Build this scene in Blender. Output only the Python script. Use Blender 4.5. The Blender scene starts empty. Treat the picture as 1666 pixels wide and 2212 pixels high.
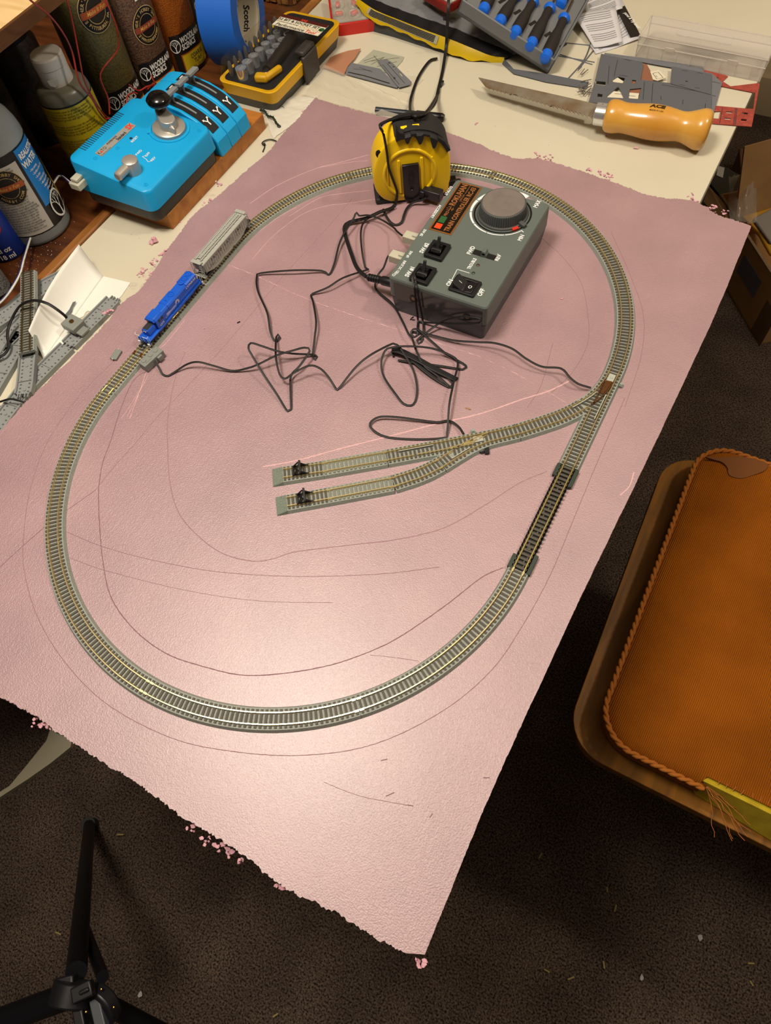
import bpy, math, random
from mathutils import Vector, Matrix
from mathutils.geometry import tessellate_polygon
R = random.Random(7)
PI = math.pi
SC = bpy.context.scene
COL = SC.collection

# ---------------------------------------------------------------- camera
FPX = 1508.6
CZ = 1.316
PITCH, ROLL, TH = .4969, -.172, .9267
def _m(rows): return Matrix(rows)
def _cam_basis():
    c, s = math.cos(ROLL), math.sin(ROLL); A = Matrix(((c, s, 0), (-s, c, 0), (0, 0, 1)))
    c, s = math.cos(PITCH), math.sin(PITCH); B = Matrix(((1, 0, 0), (0, c, s), (0, -s, c)))
    a = PI/2-TH; c, s = math.cos(a), math.sin(a); Cc = Matrix(((c, s, 0), (-s, c, 0), (0, 0, 1)))
    return A @ B @ Cc          # row vector convention: d_cam * M = d_world
CM = _cam_basis()
CMT = CM.transposed()
def at(px, py, z):
    """world point seen at photo pixel (px,py) on the horizontal plane z"""
    d = CMT @ Vector(((px-833)/FPX, -(py-1106)/FPX, -1.0))
    t = (z-CZ)/d.z
    return Vector((d.x*t, d.y*t, z))
cd = bpy.data.cameras.new('camera'); cam = bpy.data.objects.new('camera', cd); COL.objects.link(cam)
mw = CMT.to_4x4(); mw.translation = Vector((0, 0, CZ)); cam.matrix_world = mw
cd.sensor_fit = 'VERTICAL'; cd.sensor_height = 36.0; cd.lens = FPX/2212*36.0
cd.clip_start = .01; cd.clip_end = 30
SC.camera = cam

# ---------------------------------------------------------------- light and exposure
SC.view_settings.view_transform = 'Standard'; SC.view_settings.look = 'None'
SC.view_settings.gamma = 1; SC.view_settings.use_curve_mapping = False
SC.view_settings.exposure = 1.36
w = bpy.data.worlds.new('world'); SC.world = w; w.use_nodes = True
w.node_tree.nodes['Background'].inputs[0].default_value = (1.0, .93, .85, 1)
w.node_tree.nodes['Background'].inputs[1].default_value = .02
def lamp(name, loc, power, rad, col, spot=None):
    l = bpy.data.lights.new(name, 'POINT'); l.energy = power; l.shadow_soft_size = rad; l.color = col
    o = bpy.data.objects.new(name, l); o.location = loc; COL.objects.link(o); return o
lamp('ceiling_bulb', (-.52, .16, 2.08), 23, .17, (1, .90, .77))
lamp('ceiling_bulb', (.58, .85, 2.10), 13, .06, (1, .89, .75))

ZF, ZT, ZB, ZR = 0.0, .754, .779, .785     # floor, table top, foam board top, rail top

# ---------------------------------------------------------------- helpers
def lin(c):
    if isinstance(c, str):
        c = tuple(int(c[i:i+2], 16)/255 for i in (0, 2, 4))
    return tuple((x/12.92 if x <= .04045 else ((x+.055)/1.055)**2.4) for x in c)
MATS = {}
def mat(name, col, rough=.5, metal=0, spec=.5, n=None, bump=None, trans=0, ior=1.45, alpha=1, coat=0, sss=0, coords='Object'):
    """n=(scale, amount, colour2) mottles the colour; bump=(scale, strength)"""
    if name in MATS: return MATS[name]
    m = bpy.data.materials.new(name); m.use_nodes = True; MATS[name] = m
    nt = m.node_tree; b = nt.nodes['Principled BSDF']
    c = lin(col)
    b.inputs['Base Color'].default_value = (*c, 1); b.inputs['Roughness'].default_value = rough
    b.inputs['Metallic'].default_value = metal; b.inputs['Specular IOR Level'].default_value = spec
    b.inputs['Transmission Weight'].default_value = trans; b.inputs['IOR'].default_value = ior
    b.inputs['Alpha'].default_value = alpha; b.inputs['Coat Weight'].default_value = coat
    if sss:
        b.inputs['Subsurface Weight'].default_value = sss; b.inputs['Subsurface Scale'].default_value = .004
    tc = None
    if n or bump:
        tc = nt.nodes.new('ShaderNodeTexCoord')
    if n:
        t = nt.nodes.new('ShaderNodeTexNoise'); t.inputs['Scale'].default_value = n[0]; t.inputs['Detail'].default_value = 4
        nt.links.new(tc.outputs[coords], t.inputs['Vector'])
        r = nt.nodes.new('ShaderNodeValToRGB'); r.color_ramp.elements[0].position = .5-n[1]; r.color_ramp.elements[1].position = .5+n[1]
        r.color_ramp.elements[0].color = (*c, 1); r.color_ramp.elements[1].color = (*lin(n[2]), 1)
        nt.links.new(t.outputs['Fac'], r.inputs[0]); nt.links.new(r.outputs[0], b.inputs['Base Color'])
    if bump:
        t = nt.nodes.new('ShaderNodeTexNoise'); t.inputs['Scale'].default_value = bump[0]; t.inputs['Detail'].default_value = 3
        nt.links.new(tc.outputs[coords], t.inputs['Vector'])
        k = nt.nodes.new('ShaderNodeBump'); k.inputs['Strength'].default_value = bump[1]; k.inputs['Distance'].default_value = bump[2] if len(bump) > 2 else .001
        nt.links.new(t.outputs['Fac'], k.inputs['Height']); nt.links.new(k.outputs[0], b.inputs['Normal'])
    return m
def wood(name, c1, c2, rough=.4, scale=(6, 60, 60), spec=.5, coat=0):
    if name in MATS: return MATS[name]
    m = mat(name, c1, rough, spec=spec, coat=coat); nt = m.node_tree; b = nt.nodes['Principled BSDF']
    tc = nt.nodes.new('ShaderNodeTexCoord'); mp = nt.nodes.new('ShaderNodeMapping'); mp.inputs['Scale'].default_value = scale
    t = nt.nodes.new('ShaderNodeTexNoise'); t.inputs['Scale'].default_value = 1; t.inputs['Detail'].default_value = 6; t.inputs['Distortion'].default_value = .6
    r = nt.nodes.new('ShaderNodeValToRGB'); r.color_ramp.elements[0].position = .35; r.color_ramp.elements[1].position = .68
    r.color_ramp.elements[0].color = (*lin(c2), 1); r.color_ramp.elements[1].color = (*lin(c1), 1)
    L = nt.links.new
    L(tc.outputs['Object'], mp.inputs[0]); L(mp.outputs[0], t.inputs['Vector']); L(t.outputs['Fac'], r.inputs[0]); L(r.outputs[0], b.inputs['Base Color'])
    return m

INV = {}      # world matrices of the things
def props(o, label=None, cat=None, group=None, kind=None):
    if label: o['label'] = label
    if cat: o['category'] = cat
    if group: o['group'] = group
    if kind: o['kind'] = kind
    return o
def thing(name, label, cat, loc=(0, 0, 0), rz=0, group=None):
    o = bpy.data.objects.new(name, None); COL.objects.link(o)
    o.empty_display_size = .01
    o.location = loc; o.rotation_euler = (0, 0, rz)
    INV[o.name] = (Matrix.Translation(Vector(loc)) @ Matrix.Rotation(rz, 4, 'Z'))
    return props(o, label, cat, group)

class MB:
    """mesh builder: everything is placed in world space through self.T"""
    def __init__(s, T=None):
        s.v = []; s.f = []; s.mi = []; s.T = T or Matrix.Identity(4); s.k = 0
    def add(s, vs, fs, k=None, fn=None):
        b = len(s.v)
        for v in vs:
            v = Vector(v)
            if fn: v = Vector(fn(v))
            s.v.append(s.T @ v)
        for f in fs:
            s.f.append([b+i for i in f]); s.mi.append(s.k if k is None else k)
        return s
    def box(s, c, d, rz=0, k=None, M=None, taper=1.0):
        x, y, z = d[0]/2, d[1]/2, d[2]/2; t = taper
        vs = [(-x, -y, -z), (x, -y, -z), (x, y, -z), (-x, y, -z), (-x*t, -y*t, z), (x*t, -y*t, z), (x*t, y*t, z), (-x*t, y*t, z)]
        Mx = Matrix.Translation(Vector(c)) @ (M if M else Matrix.Rotation(rz, 4, 'Z'))
        return s.add([Mx @ Vector(v) for v in vs], [(0, 3, 2, 1), (4, 5, 6, 7), (0, 1, 5, 4), (1, 2, 6, 5), (2, 3, 7, 6), (3, 0, 4, 7)], k)
    def prism(s, pts, z0, z1, k=None, top=None, M=None, holes=None):
        """extrude a 2D outline; top = optional outline of the top (same count)"""
        n = len(pts); top = top or pts
        tp = lambda p, z: (p[0], p[1], z)
        vs = [tp(p, z0) for p in pts]+[tp(p, z1) for p in top]
        if M: vs = [M @ Vector(v) for v in vs]
        fs = [(i, (i+1) % n, n+(i+1) % n, n+i) for i in range(n)]
        tri = tessellate_polygon([[Vector((p[0], p[1], 0)) for p in pts]])
        area = sum(pts[i][0]*pts[(i+1) % n][1]-pts[(i+1) % n][0]*pts[i][1] for i in range(n))
        for a, b, c in tri:
            A, B, Cc = (Vector(pts[i][:2]) for i in (a, b, c))
            cr = (B-A).x*(Cc-A).y-(B-A).y*(Cc-A).x
            if cr < 0: b, c = c, b
            fs.append((a, c, b)); fs.append((n+a, n+b, n+c))
        if area < 0: fs[:n] = [tuple(reversed(f)) for f in fs[:n]]
        return s.add(vs, fs, k)
    def sheet(s, pts, z, th=.0004, k=None, holes=(), M=None):
        """thin flat sheet with holes (outline list + hole outlines)"""
        loops = [list(pts)]+[list(h) for h in holes]
        allp = [p for l in loops for p in l]; n = len(allp)
        tri = tessellate_polygon([[Vector((p[0], p[1], 0)) for p in l] for l in loops])
        vs = [(p[0], p[1], z) for p in allp]+[(p[0], p[1], z+th) for p in allp]
        if M: vs = [M @ Vector(v) for v in vs]
        fs = []
        for a, b, c in tri:
            A, B, Cc = (Vector(allp[i][:2]) for i in (a, b, c))
            if (B-A).x*(Cc-A).y-(B-A).y*(Cc-A).x < 0: b, c = c, b
            fs.append((a, c, b)); fs.append((n+a, n+b, n+c))
        o = 0
        for li, l in enumerate(loops):
            m = len(l); ar = sum(l[i][0]*l[(i+1) % m][1]-l[(i+1) % m][0]*l[i][1] for i in range(m))
            for i in range(m):
                f = (o+i, o+(i+1) % m, n+o+(i+1) % m, n+o+i)
                if (ar < 0) != (li > 0): f = tuple(reversed(f))
                fs.append(f)
            o += m
        return s.add(vs, fs, k)
    def lathe(s, prof, n=32, k=None, M=None, cap=True, ell=1.0):
        """revolve [(r,z)...] about z"""
        vs = []; fs = []
        for r, z in prof:
            for i in range(n):
                a = 2*PI*i/n; vs.append((r*math.cos(a), r*math.sin(a)*ell, z))
        m = len(prof)
        for j in range(m-1):
            for i in range(n):
                i2 = (i+1) % n; fs.append((j*n+i, j*n+i2, (j+1)*n+i2, (j+1)*n+i))
        if cap:
            fs.append(tuple(reversed(range(n)))); fs.append(tuple((m-1)*n+i for i in range(n)))
        if M: vs = [M @ Vector(v) for v in vs]
        return s.add(vs, fs, k)
    def cyl(s, c, r, h, n=24, k=None, M=None, r2=None):
        Mx = Matrix.Translation(Vector(c)) @ (M if M else Matrix.Identity(4))
        return s.lathe([(r, 0), (r if r2 is None else r2, h)], n, k, Mx)
    def ball(s, c, r, n=16, k=None, sc=(1, 1, 1), M=None):
        m = n//2; pr = [(max(r*math.sin(PI*j/m), 1e-6), -r*math.cos(PI*j/m)) for j in range(m+1)]
        Mx = Matrix.Translation(Vector(c)) @ (M if M else Matrix.Identity(4)) @ Matrix.Diagonal((*sc, 1))
        return s.lathe(pr, n, k, Mx, cap=False)
    def rod(s, a, b, r, n=8, k=None, r2=None):
        a, b = Vector(a), Vector(b); d = b-a; q = d.to_track_quat('Z', 'Y').to_matrix().to_4x4()
        return s.lathe([(r, 0), (r if r2 is None else r2, d.length)], n, k, Matrix.Translation(a) @ q)
    def tube(s, pts, r, n=6, k=None, flat=None, closed=False):
        pts = [Vector(p) for p in pts]; N = len(pts); vs = []; up = Vector((0, 0, 1)); prev = None
        for i, p in enumerate(pts):
            a = pts[i-1] if i > 0 else (pts[-1] if closed else p); b = pts[(i+1) % N] if (i < N-1 or closed) else p
            t = (b-a)
            if t.length < 1e-9: t = Vector((1, 0, 0))
            t.normalize()
            ref = up if abs(t.z) < .95 else (prev or Vector((1, 0, 0)))
            x = t.cross(ref).normalized(); y = x.cross(t).normalized(); prev = y
            rr = r[i] if isinstance(r, (list, tuple)) else r
            for j in range(n):
                g = 2*PI*(j+.5)/n
                vs.append(p+x*math.cos(g)*rr*(flat or 1)+y*math.sin(g)*rr)
        fs = []
        for i in range(N if closed else N-1):
            i2 = (i+1) % N
            for j in range(n):
                j2 = (j+1) % n; fs.append((i*n+j, i*n+j2, i2*n+j2, i2*n+j))
        if not closed:
            fs.append(tuple(reversed(range(n)))); fs.append(tuple((N-1)*n+j for j in range(n)))
        return s.add(vs, fs, k)
    def text(s, txt, size, M, bold=0.0, align='CENTER', k=None, th=0.0, sx=1.0, shear=0.0, fn=None, spacing=1.0, lines=1.0):
        vs, fs = text_mesh(txt, bold, align, shear, spacing, lines)
        vs = [Vector((v[0]*size*sx, v[1]*size, th)) for v in vs]
        if fn: vs = [Vector(fn(v)) for v in vs]
        if M: vs = [M @ v for v in vs]
        return s.add(vs, fs, k)
    def build(s, name, m, parent=None, bevel=0, seg=2, smooth=35, sub=0, weld=False):
        me = bpy.data.meshes.new(name)
        vs = s.v
        if parent is not None:
            q = parent; Mi = None
            while q is not None:
                if q.name in INV: Mi = INV[q.name].inverted(); break
                q = q.parent
            if Mi: vs = [Mi @ v for v in s.v]
        me.from_pydata([tuple(v) for v in vs], [], s.f)
        ms = m if isinstance(m, (list, tuple)) else [m]
        for x in ms: me.materials.append(x)
        if len(ms) > 1: me.polygons.foreach_set('material_index', s.mi)
        me.update(); me.validate()
        if smooth:
            me.polygons.foreach_set('use_smooth', [True]*len(me.polygons))
            me.set_sharp_from_angle(angle=math.radians(smooth))
        o = bpy.data.objects.new(name, me); COL.objects.link(o)
        if parent is not None: o.parent = parent
        if weld:
            wm = o.modifiers.new('weld', 'WELD'); wm.merge_threshold = 1e-5
        if bevel:
            bm = o.modifiers.new('bevel', 'BEVEL'); bm.width = bevel; bm.segments = seg; bm.limit_method = 'ANGLE'; bm.angle_limit = math.radians(40)
            bm.harden_normals = False
        if sub:
            sm = o.modifiers.new('sub', 'SUBSURF'); sm.levels = sub; sm.render_levels = sub
        return o
_TX = {}
def text_mesh(txt, bold, align, shear=0, spacing=1.0, lines=1.0):
    key = (txt, bold, align, shear, spacing, lines)
    if key in _TX: return _TX[key]
    cu = bpy.data.curves.new('t', 'FONT'); cu.body = txt; cu.align_x = align; cu.align_y = 'CENTER'; cu.size = 1.0; cu.offset = bold*.45; cu.shear = shear
    cu.space_character = spacing; cu.space_line = lines; cu.resolution_u = 2; cu.fill_mode = 'FRONT'
    o = bpy.data.objects.new('t', cu); COL.objects.link(o)
    bpy.context.view_layer.update()
    dg = bpy.context.evaluated_depsgraph_get(); e = o.evaluated_get(dg); me = e.to_mesh()
    vs = [tuple(v.co) for v in me.vertices]; fs = [tuple(p.vertices) for p in me.polygons]
    e.to_mesh_clear(); bpy.data.objects.remove(o); bpy.data.curves.remove(cu)
    _TX[key] = (vs, fs); return _TX[key]
def rrect(w, h, r, n=6, cx=0, cy=0):
    pts = []
    for (sx, sy, a0) in ((1, 1, 0), (-1, 1, 90), (-1, -1, 180), (1, -1, 270)):
        for i in range(n+1):
            a = math.radians(a0+90*i/n); pts.append((cx+sx*(w/2-r)+r*math.cos(a), cy+sy*(h/2-r)+r*math.sin(a)))
    return pts
def circ(r, n=24, cx=0, cy=0, a0=0, a1=360, e=1.0):
    full = a1-a0 == 360
    return [(cx+r*math.cos(math.radians(a0+(a1-a0)*i/(n if full else n-1))), cy+e*r*math.sin(math.radians(a0+(a1-a0)*i/(n if full else n-1)))) for i in range(n)]
def catmull(P, step=.002, closed=False):
    P = [Vector(p) for p in P]; out = []
    n = len(P); rng = range(n if closed else n-1)
    for i in rng:
        p1, p2 = P[i], P[(i+1) % n]; p0 = P[i-1] if (i > 0 or closed) else p1*2-p2; p3 = P[(i+2) % n] if (i < n-2 or closed) else p2*2-p1
        m = max(1, int((p2-p1).length/step))
        for j in range(m):
            t = j/m; out.append(.5*((2*p1)+(p2-p0)*t+(2*p0-5*p1+4*p2-p3)*t*t+(3*p1-p0-3*p2+p3)*t**3))
    if not closed: out.append(P[-1])
    return out
def frame(o, x, y):
    """4x4 with origin o, x axis x, y axis y (orthonormalised)"""
    x = Vector(x).normalized(); z = x.cross(Vector(y)).normalized(); y = z.cross(x)
    m = Matrix((x, y, z)).transposed().to_4x4(); m.translation = Vector(o); return m
TR = Matrix.Translation
def RX(a): return Matrix.Rotation(math.radians(a), 4, 'X')
def RY(a): return Matrix.Rotation(math.radians(a), 4, 'Y')
def RZ(a): return Matrix.Rotation(math.radians(a), 4, 'Z')
def ribbon(pts, wd, z, th=.00008, jitter=0):
    """thin strip along a polyline: (verts, faces)"""
    vs = []; fs = []; n = len(pts)
    for i, p in enumerate(pts):
        a = pts[max(i-1, 0)]; b = pts[min(i+1, n-1)]; t = Vector((b[0]-a[0], b[1]-a[1])); t = t.normalized() if t.length > 1e-9 else Vector((1, 0))
        nn = Vector((-t.y, t.x))*wd/2*(1+(R.uniform(-jitter, jitter) if jitter else 0))
        vs += [(p[0]+nn.x, p[1]+nn.y, z), (p[0]-nn.x, p[1]-nn.y, z), (p[0], p[1], z+th)]
    for i in range(n-1):
        a = i*3; b = a+3; fs += [(a, a+2, b+2, b), (a+2, a+1, b+1, b+2)]
    return vs, fs
# ================================================================ the setting
carpet = mat('carpet', '5a4a40', 1.0, spec=.1)
def _carpet():
    nt = carpet.node_tree; b = nt.nodes['Principled BSDF']; L = nt.links.new
    tc = nt.nodes.new('ShaderNodeTexCoord')
    n1 = nt.nodes.new('ShaderNodeTexNoise'); n1.inputs['Scale'].default_value = 330; n1.inputs['Detail'].default_value = 3
    n2 = nt.nodes.new('ShaderNodeTexNoise'); n2.inputs['Scale'].default_value = 9; n2.inputs['Detail'].default_value = 3
    L(tc.outputs['Object'], n1.inputs[0]); L(tc.outputs['Object'], n2.inputs[0])
    r = nt.nodes.new('ShaderNodeValToRGB'); r.color_ramp.elements[0].position = .33; r.color_ramp.elements[1].position = .68
    r.color_ramp.elements[0].color = (*lin('1f1815'), 1); r.color_ramp.elements[1].color = (*lin('786659'), 1)
    r2 = nt.nodes.new('ShaderNodeValToRGB'); r2.color_ramp.elements[0].position = .35; r2.color_ramp.elements[1].position = .65
    r2.color_ramp.elements[0].color = (.72, .72, .74, 1); r2.color_ramp.elements[1].color = (1.1, 1.1, 1.1, 1)
    mx = nt.nodes.new('ShaderNodeMix'); mx.data_type = 'RGBA'; mx.blend_type = 'MULTIPLY'; mx.inputs[0].default_value = 1
    L(n1.outputs['Fac'], r.inputs[0]); L(n2.outputs['Fac'], r2.inputs[0]); L(r.outputs[0], mx.inputs[6]); L(r2.outputs[0], mx.inputs[7]); L(mx.outputs[2], b.inputs['Base Color'])
    k = nt.nodes.new('ShaderNodeBump'); k.inputs['Strength'].default_value = 1; k.inputs['Distance'].default_value = .006
    L(n1.outputs['Fac'], k.inputs['Height']); L(k.outputs[0], b.inputs['Normal'])
_carpet()
m = MB(); m.box((0, .8, -.05), (5, 5.2, .1)); props(m.build('floor', carpet), kind='structure')
beige = mat('painted wall', 'b9a888', .9, n=(3, .3, 'a8946f'))
m = MB(); m.box((0, 2.25, 1.2), (5, .1, 2.4)); props(m.build('wall_back', beige), kind='structure')
m = MB(); m.box((-1.25, .8, 1.2), (.1, 5.2, 2.4)); props(m.build('wall_left', mat('panel wall', '3c3028', .9)), kind='structure')
props(MB().box((0, 2.19, .05), (4.8, .02, .1)).build('baseboard_back', mat('baseboard paint', 'a39070', .6)), kind='structure')

m = MB(); m.box((0, .8, 2.50), (5, 5.2, .1)); props(m.build('ceiling', mat('ceiling paint', 'b4ab9c', .9)), kind='structure')
# work table: cream laminate top on steel legs
laminate = mat('cream laminate', 'cfc9b5', .5, n=(5, .25, 'c4bda7'), bump=(900, .08))
T = thing('work_table', 'cream laminate work table carrying the pink board and hobby tools', 'table', (-.37, .8, 0))
m = MB(); m.prism(rrect(.642, 1.40, .015, 5, -.369, .80), ZT-.018, ZT); m.build('table_top', laminate, T, bevel=.002)
leg = mat('steel leg', '4a4640', .5, .6)
for x in (-.64, -.10):
    for y in (.16, 1.44):
        MB().rod((x, y, 0), (x, y, ZT-.018), .014, 12).build('leg', leg, T)
MB().box((-.37, .16, .60), (.54, .02, .04)).box((-.37, 1.44, .60), (.54, .02, .04)).build('crossbar', leg, T)
m = MB()
for i in range(70):
    p = at(R.uniform(120, 1500), R.uniform(60, 560), ZT)
    if -.66 < p.x < -.06 and p.y < 1.3:
        a = R.uniform(0, 6); m.prism([(p.x+.0006*R.uniform(.3, 1)*math.cos(a+j), p.y+.0006*R.uniform(.3, 1)*math.sin(a+j)) for j in (0, 1.5, 3, 4.6)], ZT, ZT+.0002)
sd = m.build('dust_specks', mat('brown dust', '7a6a48', .9), T); sd['kind'] = 'stuff'

# brown desk and hutch at the left
dwood = wood('dark stained wood', '6b3c1c', '3c1f0f', .35, (8, 60, 60))
ewood = wood('lighter wood edge', 'a06a30', '7a4a1e', .45, (60, 8, 60))  # edge strip wood, lighter in tone than the desk top
T = thing('wooden_desk', 'dark stained wooden desk under the bottles at the left', 'desk', (-.93, .75, 0))
m = MB(); m.box((-.945, .75, ZT-.010), (.49, 1.7, .025)); m.build('desk_top', dwood, T, bevel=.003)
m = MB(); m.box((-.697, .75, ZT-.008), (.013, 1.7, .0225)); m.build('edge_strip', ewood, T, bevel=.002)
for y in (-.05, 1.55):
    MB().box((-.94, y, .36), (.44, .03, .74)).build('side_panel', dwood, T)
MB().box((-1.17, .75, .36), (.02, 1.6, .74)).build('back_panel', dwood, T)
m = MB()
for i in range(260):
    a = R.choice(((-.775, .37, .02), (-.74, .36, .012), (-.735, .34, .01), (-.76, .39, .03)))
    x = R.gauss(a[0]+.05, a[2]); y = R.gauss(a[1]-.01, a[2])
    if x > -.71: continue
    s_ = R.uniform(.0002, .0007); m.box((x, y, ZT+.0028), (s_, s_*1.3, .0004), R.uniform(0, 3))
sd = m.build('plaster_dust', mat('plaster dust', 'b9b0a0', .9), T); sd['kind'] = 'stuff'
T = thing('hutch_shelf', 'pale topped wooden shelf above the desk at the top left corner', 'shelf', (-.95, .75, ZT))
MB().box((-.95, .29, .9635), (.50, .58, .010)).build('shelf_board', wood('pale plywood', 'd9bd8c', 'c4a26c', .5, (10, 60, 60)), T)
MB().box((-.7015, .29, .9635), (.004, .58, .0135)).build('front_edge', wood('brown edging', '6a4420', '4c2e14', .5, (60, 8, 60)), T)
MB().box((-1.185, .75, .88), (.02, 1.5, .22)).build('back_panel', mat('black backing', '14100d', .9), T)
for y in (.01,):
    MB().box((-.95, y, .862), (.49, .018, .19)).build('side_panel', dwood, T)

# ================================================================ pink foam board
foam = mat('pink foam', 'b4949a', .40, spec=1.0, coat=.9)
def _foam():
    nt = foam.node_tree; b = nt.nodes['Principled BSDF']; L = nt.links.new; b.inputs['Coat Roughness'].default_value = .37
    tc = nt.nodes.new('ShaderNodeTexCoord')
    n1 = nt.nodes.new('ShaderNodeTexNoise'); n1.inputs['Scale'].default_value = 850; n1.inputs['Detail'].default_value = 2
    n2 = nt.nodes.new('ShaderNodeTexNoise'); n2.inputs['Scale'].default_value = 14; n2.inputs['Detail'].default_value = 5
    mp = nt.nodes.new('ShaderNodeMapping'); mp.inputs['Scale'].default_value = (420, 40, 40); mp.inputs['Rotation'].default_value = (0, 0, math.radians(-8))
    n3 = nt.nodes.new('ShaderNodeTexNoise'); n3.inputs['Scale'].default_value = 1; n3.inputs['Detail'].default_value = 2
    for n in (n1, n2): L(tc.outputs['Object'], n.inputs[0])
    L(tc.outputs['Object'], mp.inputs[0]); L(mp.outputs[0], n3.inputs[0])
    r = nt.nodes.new('ShaderNodeValToRGB'); r.color_ramp.elements[0].position = .3; r.color_ramp.elements[1].position = .7
    r.color_ramp.elements[0].color = (*lin('9a7a80'), 1); r.color_ramp.elements[1].color = (*lin('a8878c'), 1)
    L(n2.outputs['Fac'], r.inputs[0]); L(r.outputs[0], b.inputs['Base Color'])
    ad = nt.nodes.new('ShaderNodeMath'); ad.operation = 'MULTIPLY_ADD'; ad.inputs[1].default_value = .35
    L(n3.outputs['Fac'], ad.inputs[0]); L(n1.outputs['Fac'], ad.inputs[2])
    k = nt.nodes.new('ShaderNodeBump'); k.inputs['Strength'].default_value = .9; k.inputs['Distance'].default_value = .0006
    L(ad.outputs[0], k.inputs['Height']); L(k.outputs[0], b.inputs['Normal'])
_foam()
def fract(n, amp, rnd):
    v = [0]*n
    for o, a in ((7, .7), (21, .55), (55, .5), (110, .4), (230, .3)):
        c = [rnd.uniform(-1, 1) for _ in range(o+2)]
        for i in range(n):
            t = i/(n-1)*o; j = int(t); f = t-j; v[i] += a*(c[j]*(1-f)+c[j+1]*f)
    return [x*amp for x in v]
BZ = ZB
def P2(px, py): p = at(px, py, BZ); return (p.x, p.y)
left_e = [P2(*p) for p in ((683, 210), (640, 258), (598, 305), (572, 335), (540, 362), (500, 398), (470, 425), (420, 462), (372, 522), (340, 572), (300, 625), (262, 655), (215, 715), (165, 762), (120, 808), (60, 868), (0, 935))]
left_e += [(-.557, .06), (-.556, -.03)]
near_e = [(-.556, -.03), (-.46, -.045)]+[P2(*p) for p in ((0, 1503), (60, 1538), (150, 1598), (260, 1668), (400, 1772), (520, 1845), (610, 1912), (700, 1958), (800, 2018), (880, 2062))]
right_e = [P2(*p) for p in ((918, 2062), (1050, 1738), (1210, 1385), (1395, 1000), (1540, 690), (1623, 490))]
far_e = [P2(*p) for p in ((1623, 488), (1560, 468), (1500, 436), (1400, 420), (1290, 378), (1180, 345), (1120, 342), (1060, 322), (985, 292), (900, 270), (800, 246), (735, 228), (683, 210))]
def edge(pts, amp, rnd, step=.0022):
    pl = catmull([(p[0], p[1], 0) for p in pts], step); n = len(pl); j = fract(n, amp, rnd); out = []
    for i, p in enumerate(pl):
        a = pl[max(i-1, 0)]; b = pl[min(i+1, n-1)]; t = (b-a).normalized(); w_ = min(1, i/6, (n-1-i)/6)
        out.append((p.x-t.y*(j[i]+rnd.uniform(-amp, amp)*.5)*w_, p.y+t.x*(j[i]+rnd.uniform(-amp, amp)*.5)*w_))
    return out[:-1]
rb = random.Random(3)
sides = [edge(left_e, .0015, rb, .0012), edge(near_e, .0015, rb, .0012), edge(right_e, .0003, rb, .0015), edge(far_e, .0019, rb, .0012)]; outline = sum(sides, [])
smooth0 = len(sides[0])+len(sides[1]); smooth1 = smooth0+len(sides[2])
lower = [(x, y) if smooth0 <= i < smooth1 else (x+rb.uniform(-.0012, .0012), y+rb.uniform(-.0012, .0012)) for i, (x, y) in enumerate(outline)]
T = thing('foam_board', 'large pink insulation foam board with ragged cut edges holding the track oval', 'foam board', (-.27, .34, ZT))
m = MB()
m.prism(outline, ZT, ZB, top=outline)
nb = len(outline)
for i in range(nb): m.v[i] = Vector((lower[i][0], lower[i][1], ZT))
board = m.build('foam_sheet', foam, T, smooth=30)
# scored lines and scratches
def score(name, pts, wd, mt, th=.0002, jit=.5, step=.002):
    pl = catmull([at(p[0], p[1], ZB) for p in pts], step)
    if jit: pl = [p+Vector((R.uniform(-.0002, .0002)*jit, R.uniform(-.0002, .0002)*jit, 0)) for p in pl]
    v, f = ribbon(pl, wd*.72, ZB+.00004, th, jit*.5); return MB().add(v, f).build(name, mt, T, smooth=60)
sl = mat('torn foam', 'd2a9ac', .7, spec=.3); sdk = mat('grooved foam', '86626a', .8, spec=.2); sdm = mat('faint groove', '98767d', .7, spec=.3)
score('scored_line', [(568, 1008), (640, 995), (740, 968), (850, 940), (950, 914), (1040, 893), (1130, 862), (1185, 845), (1230, 823)], .0019, sl, .0003, .5)
score('scored_line', [(1182, 1018), (1120, 1045), (1050, 1090), (960, 1140), (860, 1165), (760, 1177), (640, 1192), (590, 1207), (545, 1212), (480, 1195), (425, 1155), (385, 1105), (367, 1040), (362, 960), (363, 900), (378, 820), (400, 760)], .0011, sdm)
score('scored_line', [(1088, 1226), (1040, 1248), (960, 1310), (860, 1378), (780, 1415), (700, 1440), (600, 1456), (520, 1458), (440, 1440), (360, 1412), (290, 1360), (240, 1290), (222, 1210), (215, 1130), (213, 1070), (215, 1040), (222, 1000), (240, 950), (262, 880), (290, 820), (322, 800)], .0011, sdk)
score('scored_line', [(205, 1060), (245, 1010), (290, 960), (345, 895), (400, 840), (500, 730), (600, 610), (700, 500), (760, 430)], .0009, sdm)
score('scored_line', [(205, 1060), (120, 1120), (60, 1170), (0, 1225)], .0008, sdk)
score('scored_line', [(330, 690), (300, 735), (230, 795), (160, 870), (100, 960), (65, 1060), (52, 1150), (52, 1230), (80, 1330), (140, 1430), (230, 1520), (360, 1590), (480, 1620), (640, 1632), (800, 1610), (950, 1540), (1060, 1450), (1130, 1350), (1190, 1240), (1240, 1120), (1290, 1000), (1350, 860)], .0008, sdm)
score('scored_line', [(420, 545), (540, 590), (650, 640), (760, 680), (860, 712), (960, 745), (1040, 772), (1120, 810), (1190, 850), (1240, 880)], .0006, sl, .0002, 2)
score('scored_line', [(380, 650), (440, 590), (520, 530), (600, 470), (640, 448)], .0007, sl)
score('scored_line', [(540, 440), (600, 400), (680, 365), (730, 352), (795, 335)], .0008, sl)
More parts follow.
